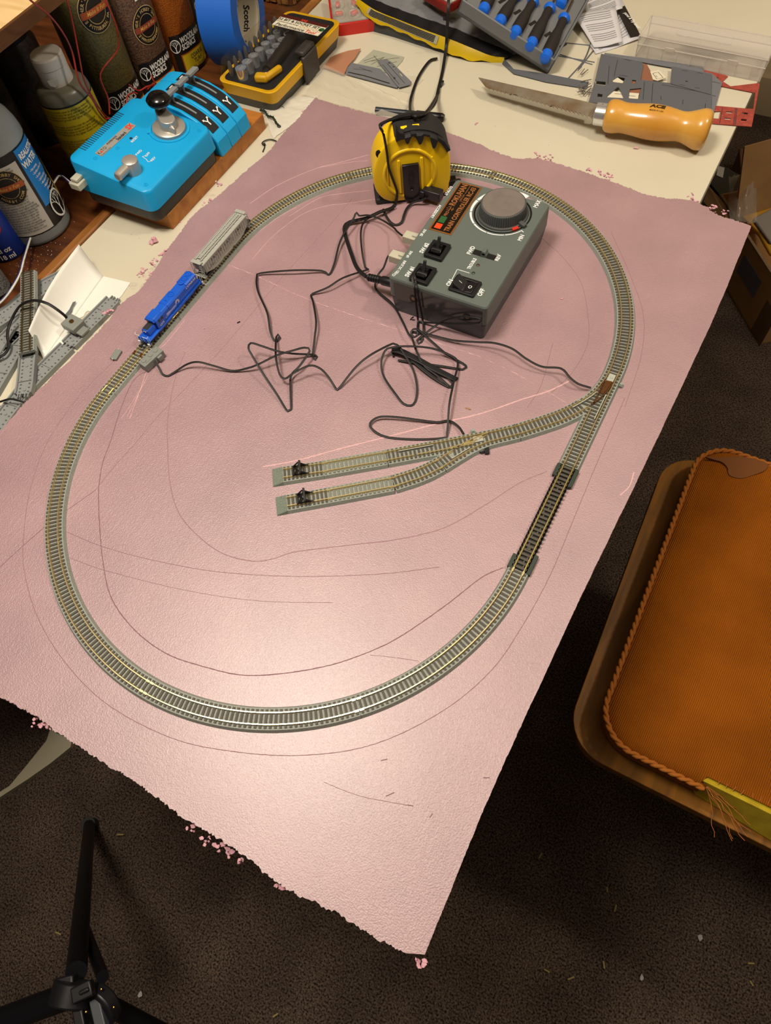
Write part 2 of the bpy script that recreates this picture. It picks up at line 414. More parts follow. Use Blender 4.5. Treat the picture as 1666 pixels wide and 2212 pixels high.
score('scored_line', [(690, 362), (760, 350), (795, 347)], .0006, sl)
score('scored_line', [(625, 467), (690, 428), (740, 418), (800, 411)], .0008, sl)
score('scored_line', [(545, 560), (590, 510), (650, 465), (700, 446), (760, 438), (812, 430)], .0007, sl)
score('scored_line', [(400, 690), (360, 740), (330, 770), (300, 850), (280, 905)], .0008, sl)
score('scored_line', [(320, 810), (295, 860), (275, 900)], .0007, sl)
score('scored_line', [(310, 830), (285, 870), (262, 905)], .0007, sl)
score('scored_line', [(1195, 740), (1170, 830), (1140, 880)], .0006, sdm)
score('scored_line', [(1165, 510), (1215, 555), (1255, 610), (1270, 680), (1270, 740), (1240, 800), (1190, 850)], .0006, sdm)
score('scored_line', [(1320, 500), (1360, 590), (1390, 680), (1385, 770), (1350, 880)], .0006, sdm)
score('scored_line', [(135, 1145), (220, 1180), (330, 1210), (470, 1235), (640, 1245), (820, 1240), (950, 1225)], .0007, sdm)
score('scored_line', [(150, 1205), (230, 1233), (400, 1275), (560, 1298), (720, 1302)], .0005, sdm)
score('scored_line', [(700, 1690), (780, 1720), (890, 1741)], .0005, sdm)
score('scored_line', [(1370, 1020), (1360, 1050), (1340, 1070)], .0014, sl)
score('scored_line', [(800, 1415), (850, 1420), (905, 1428)], .0005, sdm)
for (x, y, dx, dy) in ((837, 1640, -14, 3), (852, 1712, -18, 8), (893, 1741, -12, -2), (935, 1757, -6, 9), (1058, 1680, -14, 0)):
    p = at(x, y, ZB); q = at(x+dx, y+dy, ZB)
    score('dent', [(x, y), (x+dx*.5, y+dy*.5), (x+dx, y+dy)], .0010, sdk, .0001, 0)
# torn flakes hanging on the cut edges
def flake(m, p, s):
    n = R.randint(5, 7); pts = []
    for i in range(n):
        a = 2*PI*i/n+R.uniform(-.3, .3); pts.append((p.x+s*R.uniform(.4, 1)*math.cos(a), p.y+s*R.uniform(.3, .8)*math.sin(a)))
    M = TR(Vector((p.x, p.y, p.z))) @ Matrix.Rotation(R.uniform(-.7, .7), 4, Vector((R.uniform(-1, 1), R.uniform(-1, 1), 0)).normalized()) @ TR(-Vector((p.x, p.y, 0)))
    m.prism(pts, 0, s*R.uniform(.25, .6), M=M)
lf = mat('torn foam flake', 'd9a7b2', .75, n=(300, .2, 'c08c98'))
for spots, z in ((((338, 562), (350, 556), (330, 575), (345, 585), (300, 592), (312, 590), (322, 600), (335, 598), (228, 678), (236, 672), (360, 545)), ZB-.006),
                 (((1165, 340), (1178, 344), (1188, 338), (1276, 368), (1296, 375), (1308, 380), (1320, 382), (1492, 430), (1500, 438), (1535, 450), (1545, 452), (1565, 462)), ZB-.003),
                 (((80, 1555), (95, 1562), (103, 1570), (415, 1790), (445, 1815), (470, 1828), (500, 1838), (522, 1850), (600, 1915), (615, 1918), (912, 2078), (470, 398), (450, 440), (448, 445)), ZB-.008)):
    for q in spots:
        m = MB(); p = at(q[0], q[1], z)
        for j in range(6): flake(m, p+Vector((R.gauss(0, .0022), R.gauss(0, .0022), R.gauss(0, .0018))), R.uniform(.0012, .003))
        m.build('torn_flake', lf, T, smooth=0)
# loose crumbs lying about
for (x, y, z, s, lb) in ((332, 523, ZT, .0045, 'largest loose pink foam crumb on the cream table near the power pack'), (1310, 292, ZT, .0016, 'small pink foam crumb on the table just below the saw blade'), (1374, 322, ZT, .0022, 'pink foam crumb on the table below the saw handle'),
                     (443, 710, ZB, .0009, 'tiny pale foam crumb on the board right of the blue locomotive'), (1213, 645, ZB, .0012, 'pale foam crumb on the board between controller and right curve'), (653, 242, ZB, .0012, 'tiny foam crumb on the far left corner of the board'), (390, 480, ZT, .0012, 'tiny tan crumb on the table beside the wooden plank'), (1028, 268, ZT, .0015, 'white curled shaving on the table right of the tape measure')):
    m = MB(); p = at(x, y, z)
    for j in range(4): flake(m, p+Vector((R.gauss(0, s*.5), R.gauss(0, s*.5), s*.3)), s)
    tag_o = m.build('foam_crumb', lf, smooth=0); props(tag_o, lb, 'crumb', 'loose foam crumbs')
m = MB(); p = at(516, 697, ZB); m.box(p+Vector((0, 0, .0006)), (.0035, .0009, .0009), math.radians(60)); props(m.build('black_sliver', mat('black plastic', '18171a', .4)), 'tiny black sliver lying alone on the board left of the wires', 'sliver')
m = MB(); p = at(1020, 886, ZB)
for j in range(7): flake(m, p+Vector((R.uniform(-.009, .009), R.gauss(0, .0006), 0)), .0014)
props(m.build('torn_patch', mat('brown torn foam', 'a8845f', .8)), 'small brown torn scrap on the board above the right end of the scored line', 'scrap')
# ================================================================ model railway track
roadbed = mat('grey roadbed plastic', '9a9f97', .62, n=(900, .22, '7d837b'), bump=(900, .3, .0004))
sleeper = mat('brown grey sleeper', '4b453b', .6)
railm = mat('nickel silver rail', 'e2d2a0', .25, .85)
darkrail = mat('tarnished rail', 'a08050', .3, 1.0)
bladem = mat('bronze switch blade', '7a5230', .35, .8)
palebed = mat('pale grey plastic', 'a9aca0', .55)
blackpl = mat('black plastic', '18171a', .4)
RB = .0150      # not used for scale, kept for reference of roadbed spread
GA = .0044      # half distance between rail centres
def offs(path, d):
    out = []; n = len(path)
    for i, p in enumerate(path):
        a = path[max(i-1, 0)]; b = path[min(i+1, n-1)]; t = Vector((b[0]-a[0], b[1]-a[1])).normalized()
        out.append((p[0]-t.y*d, p[1]+t.x*d))
    return out
def plen(path): return sum((Vector(path[i+1][:2])-Vector(path[i][:2])).length for i in range(len(path)-1))
def sample(path, pitch, start=None):
    L = plen(path); n = max(1, round(L/pitch)); out = []; want = [(i+.5)*L/n for i in range(n)]; acc = 0; k = 0
    for i in range(len(path)-1):
        a, b = Vector(path[i][:2]), Vector(path[i+1][:2]); d = (b-a).length
        while k < n and want[k] <= acc+d:
            t = (want[k]-acc)/d; out.append((a+(b-a)*t, math.atan2((b-a).y, (b-a).x))); k += 1
        acc += d
    return out
def sweep(m, path, prof, k=None, z=0.0):
    """prof = [(offset, height)...] closed section"""
    n = len(prof); vs = []; cols = [offs(path, o) for o, _ in prof]
    for i in range(len(path)):
        for j in range(n): vs.append((cols[j][i][0], cols[j][i][1], z+prof[j][1]))
    fs = []
    for i in range(len(path)-1):
        for j in range(n):
            j2 = (j+1) % n; fs.append((i*n+j, (i+1)*n+j, (i+1)*n+j2, i*n+j2))
    fs.append(tuple(range(n))); fs.append(tuple((len(path)-1)*n+j for j in reversed(range(n))))
    return m.add(vs, fs, k)
BED = [(-.0098, 0), (.0098, 0), (.0082, .0036), (-.0082, .0036)]
def railprof(o): return [(o-.0008, .0038), (o+.0008, .0038), (o+.0008, .0043), (o+.0003, .0046), (o+.00042, .0054), (o+.00038, .0060), (o-.00038, .0060), (o-.00042, .0054), (o-.0003, .0046), (o-.0008, .0043)]
def arc(cx, cy, r, a0, a1, step=.003):
    n = max(2, int(abs(a1-a0)*r/step)); return [(cx+r*math.cos(a0+(a1-a0)*i/n), cy+r*math.sin(a0+(a1-a0)*i/n)) for i in range(n+1)]
def line(a, b, n=24): return [(a[0]+(b[0]-a[0])*i/n, a[1]+(b[1]-a[1])*i/n) for i in range(n+1)]
def sleepers(m, path, z, wid=.0142, pitch=.00385, lo=0, hi=1):
    s_ = sample(path, pitch); n = len(s_)
    for i, (p, a) in enumerate(s_):
        if lo*n <= i <= hi*n: m.box((p.x, p.y, z+.0039), (.0019, wid, .0012), a)
def track(label, path, group, bed=None, slp=None, z=ZB, rail=None, name='track_piece'):
    c = path[len(path)//2]
    T = thing(name, label, 'track', (c[0], c[1], z), 0, group)
    m = MB(); sweep(m, path, BED, z=z); m.build('roadbed', bed or roadbed, T, smooth=30)
    m = MB(); sleepers(m, path, z); m.build('sleepers', slp or sleeper, T, smooth=0)
    for s in (-1, 1):
        m = MB(); sweep(m, path, railprof(s*GA), z=z); m.build('rail', rail or railm, T, smooth=30)
    m = MB()
    for e in (0, -1):
        q = path[e]; q2 = path[1 if e == 0 else -2]; a = math.atan2(q2[1]-q[1], q2[0]-q[0]); dx, dy = -math.sin(a), math.cos(a)
        for s in (-1, 1): m.box((q[0]+s*GA*dx+(q2[0]-q[0])*.5, q[1]+s*GA*dy+(q2[1]-q[1])*.5, z+.0046), (.004, .0016, .0014), a)
    m.build('rail_joiner', rail or railm, T, smooth=0)
    return T
OX, OY, OR, OL = -.2695, .3415, .2199, .1103
GO = 'grey roadbed track pieces of the oval'
q = PI/4; yN, yF = OY-OL, OY+OL; e = .0003
where = ('near right, beside the black section', 'at the bottom of the oval, right of its lowest point', 'at the bottom left of the oval', 'on the left bend below the rerailer')
for i in range(4):
    a0 = -i*q-e; a1 = -(i+1)*q+e
    track('curved grey track piece '+where[i], arc(OX, yN, OR, a0, a1), GO)
where = ('on the right bend just above the first turnout', 'upper right bend beside the controller knob', 'at the top bend behind the tape measure', 'upper left bend touching the hopper wagon')
for i in range(4):
    track('curved grey track piece '+where[i], arc(OX, yF, OR, i*q+e, (i+1)*q-e), GO)
xl = OX-OR
track('straight grey track piece under the blue locomotive with the feeder', line((xl, yN+e), (xl, OY-e)), GO)
track('straight grey track piece under the grey hopper wagon', line((xl, OY+e), (xl, yF-e)), GO)

# black single-track bridge-like section on the right
xr = OX+OR
T = thing('black_track_section', 'dark track section with black bed and open sleepers on the right straight', 'track', (xr, OY-.055, ZB))
blackbed = mat('black track bed', '14120f', .5); dslp = mat('dark grey sleeper', '4a453c', .6); greenpl = mat('dark green end plastic', '26352a', .5)
pth = line((xr, OY-e), (xr, yN+e), 60)
m = MB(); sweep(m, pth, [(-.0056, 0), (.0056, 0), (.0056, .0026), (-.0056, .0026)], z=ZB); m.build('track_bed', blackbed, T)
m = MB(); rr = random.Random(5)
for p, a in sample(pth, .0042):
    m.box((p.x, p.y, ZB+.0036), (.0021, .0136, .0016), a)
    for s in (-1, 1): m.box((p.x-s*.0066, p.y, ZB+.0022), (.0021, .0014, .0044), a)
    if rr.random() < .6: m.box((p.x+rr.uniform(-.0025, .0025), p.y+.0021, ZB+.0032), (.0022, .0012, .0012), a)
m.build('sleepers', dslp, T, smooth=0)
for s in (-1, 1):
    m = MB(); sweep(m, pth, railprof(s*GA), z=ZB); m.build('rail', mat('olive tinted rail', 'b5a468', .35, .9), T, smooth=30)
for (y, d) in ((OY-.007, 1), (yN+.006, -1)):
    m = MB(); m.box((xr-.0078, y, ZB+.002), (.0044, .013, .0042)).box((xr+.0082, y-.003*d, ZB+.002), (.0036, .019, .0042))
    m.build('end_clip', greenpl, T, bevel=.0004)
for y in (OY-.02, yN+.021):
    MB().lathe([(.0016, 0), (.0016, .0008), (.0009, .0008), (.0009, .0002)], 14, M=TR((xr, y, ZB+.0042))).build('screw_boss', dslp, T)

# turnouts
def spl(pts, step=.003): return [(p.x, p.y) for p in catmull([(x, y, 0) for x, y in pts], step)]
def cut(path, a, b):
    n = len(path); return path[int(a*(n-1)):int(b*(n-1))+1]
def turnout(label, main, div, side, mt, lever=True):
    """side=+1: the diverging leg leaves to the left of the travel direction"""
    c = main[len(main)//2]
    T = thing('turnout', label, 'turnout', (c[0], c[1], ZB), 0)
    m = MB(); sweep(m, main, BED, z=ZB); sweep(m, div, BED, z=ZB+.00003); m.build('roadbed', roadbed, T, smooth=30)
    m = MB(); sm = sample(main, .00385); sd_ = sample(div, .00385)
    for i, (p, a) in enumerate(sm):
        # nearest diverging point on the same normal
        best = min(div, key=lambda q_: abs((q_[0]-p.x)*math.cos(a)+(q_[1]-p.y)*math.sin(a)))
        off = -(best[0]-p.x)*math.sin(a)+(best[1]-p.y)*math.cos(a)
        if abs(off) < .0125:
            m.box((p.x-math.sin(a)*off/2, p.y+math.cos(a)*off/2, ZB+.0039), (.0019, .0142+abs(off), .0012), a)
        else: m.box((p.x, p.y, ZB+.0039), (.0019, .0142, .0012), a)
    for (p, a) in sd_:
        if min((Vector(q_)-p).length for q_ in main) > .0125: m.box((p.x, p.y, ZB+.0039), (.0019, .0142, .0012), a)
    m.build('sleepers', sleeper, T, smooth=0)
    for pt_, s in ((main, -side), (div, side)):
        m = MB(); sweep(m, pt_, railprof(s*GA), z=ZB); m.build('rail', mt, T, smooth=30)
    # inner rails: from the frog outward
    n = len(main); fi = next((i for i, p in enumerate(div) if min((Vector(q_)-Vector(p)).length for q_ in main) > 2*GA+.0008), len(div)-2); fr_ = fi/(len(div)-1)
    for pt_, s in ((cut(main, min(fr_+.02, .9), 1), side), (cut(div, min(fr_+.02, .9), 1), -side)):
        if len(pt_) > 2:
            m = MB(); sweep(m, pt_, railprof(s*GA), z=ZB); m.build('rail', mt, T, smooth=30)
    b0 = max(fr_-.42, .08)
    m = MB()
    for pt_, s in ((cut(main, b0, fr_-.01), side), (cut(div, b0, fr_-.01), -side)):
        if len(pt_) > 2: sweep(m, pt_, [(s*GA-.0006, .0042), (s*GA+.0006, .0042), (s*GA+.0005, .0061), (s*GA-.0005, .0061)], z=ZB)
    i0 = int(b0*(len(main)-1)); i1 = int(fr_*(len(main)-1)); a_ = offs(main, side*(GA-.0012)); b_ = offs(div, -side*(GA-.0012))
    k1 = max(i0+2, int(i0+(i1-i0)*.62)); j0 = int(b0*(len(div)-1)); j1 = max(j0+2, int(j0+(fr_*(len(div)-1)-j0)*.62))
    poly = a_[i0:k1]+list(reversed(b_[j0:j1]))
    if len(poly) > 4: m.prism(poly, ZB+.0043, ZB+.0052)
    m.build('switch_blade', bladem if mt is darkrail or label.startswith('turnout on') else railm, T, smooth=30)
    for pt_, s in ((main, -side), (div, side)):
        g_ = offs(cut(pt_, max(fr_-.14, .1), min(fr_+.12, .95)), s*(GA-.0019))
        m = MB(); sweep(m, g_, [(-.0004, .0040), (.0004, .0040), (.0004, .0061), (-.0004, .0061)], z=ZB); m.build('guard_rail', palebed, T, smooth=30)
    # cover plate and pivot
    k = max(1, int(b0*(len(main)-1))-1); p = Vector(main[k]); a = math.atan2(main[k+1][1]-main[k][1], main[k+1][0]-main[k][0])
    m = MB(); m.box((p.x-.002*math.cos(a), p.y-.002*math.sin(a), ZB+.0046), (.009, .0062, .0011), a); m.cyl((p.x-.002*math.cos(a), p.y-.002*math.sin(a), ZB+.0051), .0013, .0005, 14)
    m.build('motor_cover', palebed, T, bevel=.0002)
    if lever:
        x_, y_ = p.x+math.sin(a)*side*.0108, p.y-math.cos(a)*side*.0108
        m = MB(); m.box((x_, y_, ZB+.002), (.004, .003, .002), a); m.cyl((x_, y_, ZB+.003), .0013, .001, 12); m.build('throw_lever', mat('pale green grey plastic', '87988c', .5), T)
    return T
main1 = line((xr, yF-e), (xr, OY+e), 40)
div1 = spl([(xr, yF-e), (-.0506, .440), (-.0552, .4215), (-.0653, .4025), (-.0765, .3868), (-.0905, .3715), (-.1045, .3572)])
t1 = turnout('turnout on the right straight where the siding track leaves the oval', main1, div1, -1, railm)
u = Vector((-.7975, -.6033))
pm0 = Vector((-.1045, .3572)); pj = Vector((-.1991, .2818))
main2 = spl([tuple(pm0), (-.1163, .3468), (-.1304, .3356), (-.1574, .3141), (-.1845, .2932), tuple(pj)])
div2 = spl([tuple(pm0), (-.1163, .3468), (-.1265, .3372), (-.1360, .3250), (-.1440, .3110), (-.1520, .2960)])
t2 = turnout('second turnout in the middle of the board splitting the siding in two', main2, div2, 1, railm)
m = MB(); p = at(1052, 974, ZB+.002)
m.box(p, (.004, .006, .003), .5); m.tube([p, p+Vector((-.004, -.004, 0)), p+Vector((-.008, -.003, -.001)), p+Vector((-.009, .001, -.001))], .0008); m.build('switch_motor_plug', blackpl, t2)
# siding legs
ue = Vector((-.2452, .247)); 
GS = 'siding track pieces'
track('curved grey siding track piece bending from the second turnout to the lower stub', spl([(-.1523, .2957), (-.1580, .2865), (-.1665, .2755), (-.1811, .2603)]), GS)
def bumper(label, a, b, c, bend=None):
    """a -> b plain, b -> c bumper track ending in a ramp"""
    pa, pb, pc = Vector(a), Vector(b), Vector(c)
    pre = [(x, y) for x, y in (bend or [])]
    path = spl(pre+[tuple(pa+(pb-pa)*t) for t in (0, .25, .5, .75, 1)]) if pre else line(a, b, 20)
    track(label[0], path, GS, slp=mat('pale moulded sleeper', '77786c', .6))
    T = thing('bumper_track', label[1], 'track', (pb.x, pb.y, ZB), 0, 'bumper tracks')
    d = (pc-pb).normalized(); ang = math.atan2(d.y, d.x); L = (pc-pb).length; pe = pb+d*(L-.010)
    m = MB(); sweep(m, line(pb, pe, 4), BED, z=ZB); m.build('roadbed', roadbed, T)
    nrm = Vector((-d.y, d.x))
    m = MB(); w0 = .0098
    e0 = pe; e1 = pe+d*.010
    vs = [(*(e0+nrm*.0098), ZB), (*(e0-nrm*.0098), ZB), (*(e1-nrm*.0098), ZB), (*(e1+nrm*.0098), ZB), (*(e0+nrm*.0082), ZB+.0036), (*(e0-nrm*.0082), ZB+.0036), (*(e1-nrm*.0090), ZB+.0010), (*(e1+nrm*.0090), ZB+.0010)]
    m.add(vs, [(0, 1, 2, 3)[::-1], (4, 5, 6, 7), (0, 1, 5, 4), (1, 2, 6, 5), (2, 3, 7, 6), (3, 0, 4, 7)]); m.build('end_ramp', mat('speckled grey ramp', '7f8a7c', .7, n=(1500, .15, '5f695e'), bump=(1600, .5, .0004)), T)
    m = MB(); sleepers(m, line(pb, pe, 10), ZB); m.build('sleepers', sleeper, T, smooth=0)
    for s in (-1, 1):
        m = MB(); sweep(m, line(pb, pe-d*.0004, 4), railprof(s*GA), z=ZB); m.build('rail', railm, T)
    q0 = pb+d*(L-.010)*.55; m = MB(); z = ZB+.006
    for s in (-1, 1):
        g_ = nrm*s*GA
        A3 = lambda f, h, g=g_: Vector((*(q0+d*f+g), ZB+h))
        m.rod(A3(-.006, .006), A3(.001, .0125), .0007, 6).rod(A3(.007, .006), A3(.001, .0125), .0007, 6).rod(A3(-.003, .006), A3(.001, .0125), .0006, 6)
        m.box((*(q0+g_), ZB+.0066), (.015, .0013, .0010), ang)
    m.box((*(q0+d*-.0005), ZB+.0122), (.0018, .0125, .0028), ang); m.box((*(q0+d*.0068), ZB+.0068), (.0012, .010, .0012), ang)
    m.rod(Vector((*(q0+nrm*GA+d*.006), ZB+.006)), Vector((*(q0-nrm*GA), ZB+.012)), .0006, 6).rod(Vector((*(q0-nrm*GA+d*.006), ZB+.006)), Vector((*(q0+nrm*GA), ZB+.012)), .0006, 6)
    m.build('buffer_stop', blackpl, T, smooth=0)
pe1 = at(697, 1008.5, ZR); ee1 = at(588, 1029, ZB+.003)
bumper(('straight grey siding track piece on the upper stub', 'upper siding end with black buffer stop and grey ramp'), tuple(pj+u*.0006), (pe1.x, pe1.y), (ee1.x, ee1.y))
s0 = Vector((-.1811, .2603)); pl1 = at(708, 1067, ZR); el1 = at(596, 1091, ZB+.003)
bumper(('straight grey siding track piece on the lower stub', 'lower siding end with black buffer stop and grey ramp'), tuple(s0+u*.0006), (pl1.x, pl1.y), (el1.x, el1.y))

# power feeder clipped on the left straight, and the loose cover plate
gpl = mat('grey feeder plastic', '7f837e', .5)
T = thing('track_feeder', 'grey rail power feeder clipped beside the track below the locomotive', 'feeder', tuple(at(325, 775, ZB)))
p0, p1 = at(305, 788, ZB+.009), at(345, 752, ZB+.009); d = (p1-p0); L = d.length; ang = math.atan2(d.y, d.x); c = (p0+p1)/2
m = MB(); m.box((c.x, c.y, ZB+.005), (L, .011, .009), ang); M0 = TR((c.x, c.y, ZB)) @ Matrix.Rotation(ang, 4, 'Z')
m.box((0, 0, 0), (.006, .003, .006), M=M0 @ TR((.006, -.0062, .005))); m.build('housing', gpl, T, bevel=.0007)
m = MB()
for x, y in ((-.008, .001), (.001, .001), (.008, .001)): m.cyl((0, 0, 0), .0026, .0006, 16, M=M0 @ TR((x, y, .0095)))
m.box((0, 0, 0), (.007, .0012, .0005), M=M0 @ TR((-.005, -.003, .0097))); m.build('raised_marks', gpl, T, bevel=.0002)
m = MB()
for s in (-1, 1): m.box((xl+s*GA, at(300, 765, ZR).y, ZB+.0052), (.0012, .004, .0026))
m.build('contact_spring', mat('copper', 'c07a40', .3, 1), T)
T = thing('cover_plate', 'small loose grey plastic plate lying on the board left of the feeder', 'plate', tuple(at(250, 766, ZB)))
p0, p1 = at(244, 776, ZB+.002), at(257, 756, ZB+.002); d = p1-p0; c = (p0+p1)/2; ang = math.atan2(d.y, d.x)
MB().box((c.x, c.y, ZB+.0017), (d.length, .0075, .0022), ang).build('plate', gpl, T, bevel=.0005)
m = MB(); [m.ball(Vector((c.x, c.y, ZB+.0026))+Vector(d).normalized()*s*.0065, .0011, 8) for s in (-1, 1)]; m.build('pin', palebed, T)

# ================================================================ rolling stock
def lighttext(m, s, size, M, **kw): return m.text(s, size, M, **kw)
blue = mat('locomotive blue', '1558c8', .38, spec=.5)
dkblue = mat('dark blue nose top', '2a3040', .6)
wht = mat('white print', 'e6e6e2', .6)
blk = mat('black truck plastic', '121214', .5)
steel = mat('wheel steel', '8a8378', .35, 1)
wy0 = at(316, 741, ZR+.006).y; wy1 = at(424, 612, ZR+.010).y
LL = .098; Yc = (wy0+.049)
def loco():
    T = thing('locomotive', 'blue diesel locomotive with white lettering and white handrails on the left straight', 'model locomotive', (xl, Yc, ZR), -PI/2)
    F = TR((xl, Yc, ZR)) @ Matrix.Rotation(-PI/2, 4, 'Z')       # local +x = cab end, towards the near side
    m = MB(F); m.box((0, 0, .0052), (.093, .0155, .0016)); m.box((0, 0, .0038), (.030, .0125, .0042), taper=1.25); m.box((.046, 0, .0035), (.0016, .0150, .0050)).box((-.046, 0, .0035), (.0016, .0150, .0050))
    for s in (-1, 1): m.box((-.001, s*.0072, .0046), (.060, .0010, .0020))
    m.build('underframe', blue, T, bevel=.0003)
    m = MB(F)
    hood = [(-.0061, 0), (.0061, 0), (.0061, .0098), (.0044, .0120), (-.0044, .0120), (-.0061, .0098)]
    def slab(m, x0, x1, prof, z): 
        n = len(prof); vs = [(x0, y, z+h) for y, h in prof]+[(x1, y, z+h) for y, h in prof]
        return m.add(vs, [(i, n+i, n+(i+1) % n, (i+1) % n) for i in range(n)]+[tuple(range(n)), tuple(reversed(range(n, 2*n)))])
    slab(m, -.043, .016, hood, .006)
    slab(m, -.012, .006, [(-.0066, .0056), (.0066, .0056), (.0066, .0104), (.0050, .0124), (-.0050, .0124), (-.0066, .0104)], .006)
    slab(m, -.043, -.026, [(-.0065, .0070), (.0065, .0070), (.0065, .0112), (.0048, .0126), (-.0048, .0126), (-.0065, .0112)], .006)
    m.build('long_hood', blue, T, bevel=.0003)
    m = MB(F)
    for x in (-.040, -.0325, -.0265, -.008): m.lathe([(.0034, 0), (.0034, .0008), (.0029, .0009), (.0026, .0003), (.0008, .0003), (.0006, .0008)], 20, M=TR((x, 0, .0184 if x < -.01 else .0182)))
    m.box((.001, 0, .0184), (.0008, .0030, .0012)); m.build('roof_fans', blue, T)
    m = MB(F); cab = [(-.0070, 0), (.0070, 0), (.0070, .0105), (.0048, .0134), (-.0048, .0134), (-.0070, .0105)]
    slab(m, .016, .0285, cab, .006); slab(m, .0285, .0305, [(-.0066, .0102), (.0066, .0102), (.0045, .0132), (-.0045, .0132)], .006)
    cabo = m.build('cab', blue, T, bevel=.0004)
    m = MB(F)
    for s in (-1, 1):
        for x in (.0192, .0236): m.box((x, s*.00705, .0142), (.0030, .0003, .0034))
    m.box((.0286, .0045, .0142), (.0003, .0034, .0030)).box((.0286, -.0045, .0142), (.0003, .0034, .0030)); m.build('window', mat('dark window', '12161c', .15), cabo)
    m = MB(F); slab(m, .0285, .0405, [(-.0044, 0), (.0044, 0), (.0044, .0062), (.0034, .0078), (-.0034, .0078), (-.0044, .0062)], .006); m.build('nose', blue, T, bevel=.0004)
    MB(F).box((.0346, 0, .0139), (.0095, .0066, .0003)).build('nose_top', mat('anti glare black', '262629', .7), T)
    m = MB(F)
    for s in (-1, 1): m.ball((.0405, s*.0011, .0118), .0007, 8)
    m.build('headlight', mat('headlight', 'f0ead0', .2), T)
    m = MB(F)
    for s in (-1, 1):
        ys = s*.0079
        m.tube([(.0475, ys, .0020), (.0475, ys, .0120), (.0455, ys, .0128), (.0455, ys, .006)], .00022, 5).tube([(-.0475, ys, .0020), (-.0475, ys, .0120), (-.0455, ys, .0128), (-.0455, ys, .006)], .00022, 5)
        m.box((.0478, s*.0062, .0030), (.0012, .0028, .0004)).box((.0478, s*.0062, .0010), (.0012, .0028, .0004)).box((-.0478, s*.0062, .0030), (.0012, .0028, .0004)).box((-.0478, s*.0062, .0010), (.0012, .0028, .0004))
        m.tube([(.0475, s*.0020, .0045), (.0475, s*.0020, .0120), (.0475, s*.0079, .0120)], .00022, 5).tube([(-.0475, s*.0020, .0045), (-.0475, s*.0020, .0120), (-.0475, s*.0079, .0120)], .00022, 5)
    m.build('end_handrail', wht, T, smooth=0)
    m = MB(F)
    for s in (-1, 1):
        m.tube([(-.045, s*.0077, .0110), (.014, s*.0077, .0110)], .0002, 5)
        for i in range(7): m.rod((-.045+i*.0098, s*.0077, .006), (-.045+i*.0098, s*.0077, .0110), .00018, 5)
    m.build('side_handrail', blue, T, smooth=0)
    for i, x in enumerate((-.029, .029)):
        m = MB(F)
        for s in (-1, 1):
            m.box((x, s*.0060, .0018), (.026, .0012, .0030))
            for k in (-.009, 0, .009): m.box((x+k, s*.0068, .0016), (.0036, .0012, .0034))
        m.box((x, 0, .0024), (.022, .008, .003)); tr = m.build('truck', blk, T, bevel=.0003)
        for k in (-.009, 0, .009):
            m = MB(F)
            for s in (-1, 1): m.cyl((x+k, s*.0049, .0022), .0034, .0009, 18, M=RX(90))
            m.build('wheelset', steel, tr)
    for s in (-1, 1):
        m = MB(F); m.box((s*.0500, 0, .0030), (.0060, .0016, .0016)).box((s*.0532, 0, .0030), (.0020, .0030, .0026)); m.build('coupler', blk, T, bevel=.0002)
    # lettering on both sides
    m = MB(F)
    for s in (-1, 1):
        # plane facing +/-y ; text runs so it reads from outside
        X = Vector((1, 0, 0))*(-s); Y = Vector((0, 0, 1))
        def pl(x, y_, z): return frame((x, s*(y_+.00012), z), X, Y)
        m.text('CONRAIL', .0036, pl(-.0325, .0065, .0148), bold=.03, sx=1.15, shear=.25)
        m.text('6373', .0034, pl(.0220, .0070, .0085), bold=.03)
        m.text('QUALITY', .0022, pl(.0105, .0061, .0090), bold=.03, shear=.25)
        for k in range(3):
            m.add([(0, 0, 0), (.016, 0, 0), (.016, .0006, 0), (0, .0006, 0)], [(0, 1, 2, 3)], fn=lambda v, k=k, s=s: pl(-.004, .0061, .0088+k*.0012) @ Vector((-v[0] if s > 0 else v[0], v[1], 0)))
        for r0 in (.0030, .0019):
            ring = circ(r0, 18, a0=-60, a1=200)+list(reversed(circ(r0-.0006, 18, a0=-60, a1=200)))
            m.prism(ring, 0, .00005, M=pl(-.0068, .0066, .0118))
    m.build('lettering', wht, T, smooth=0)
loco()
lgrey = mat('light grey wagon plastic', 'a2a49c', .5)
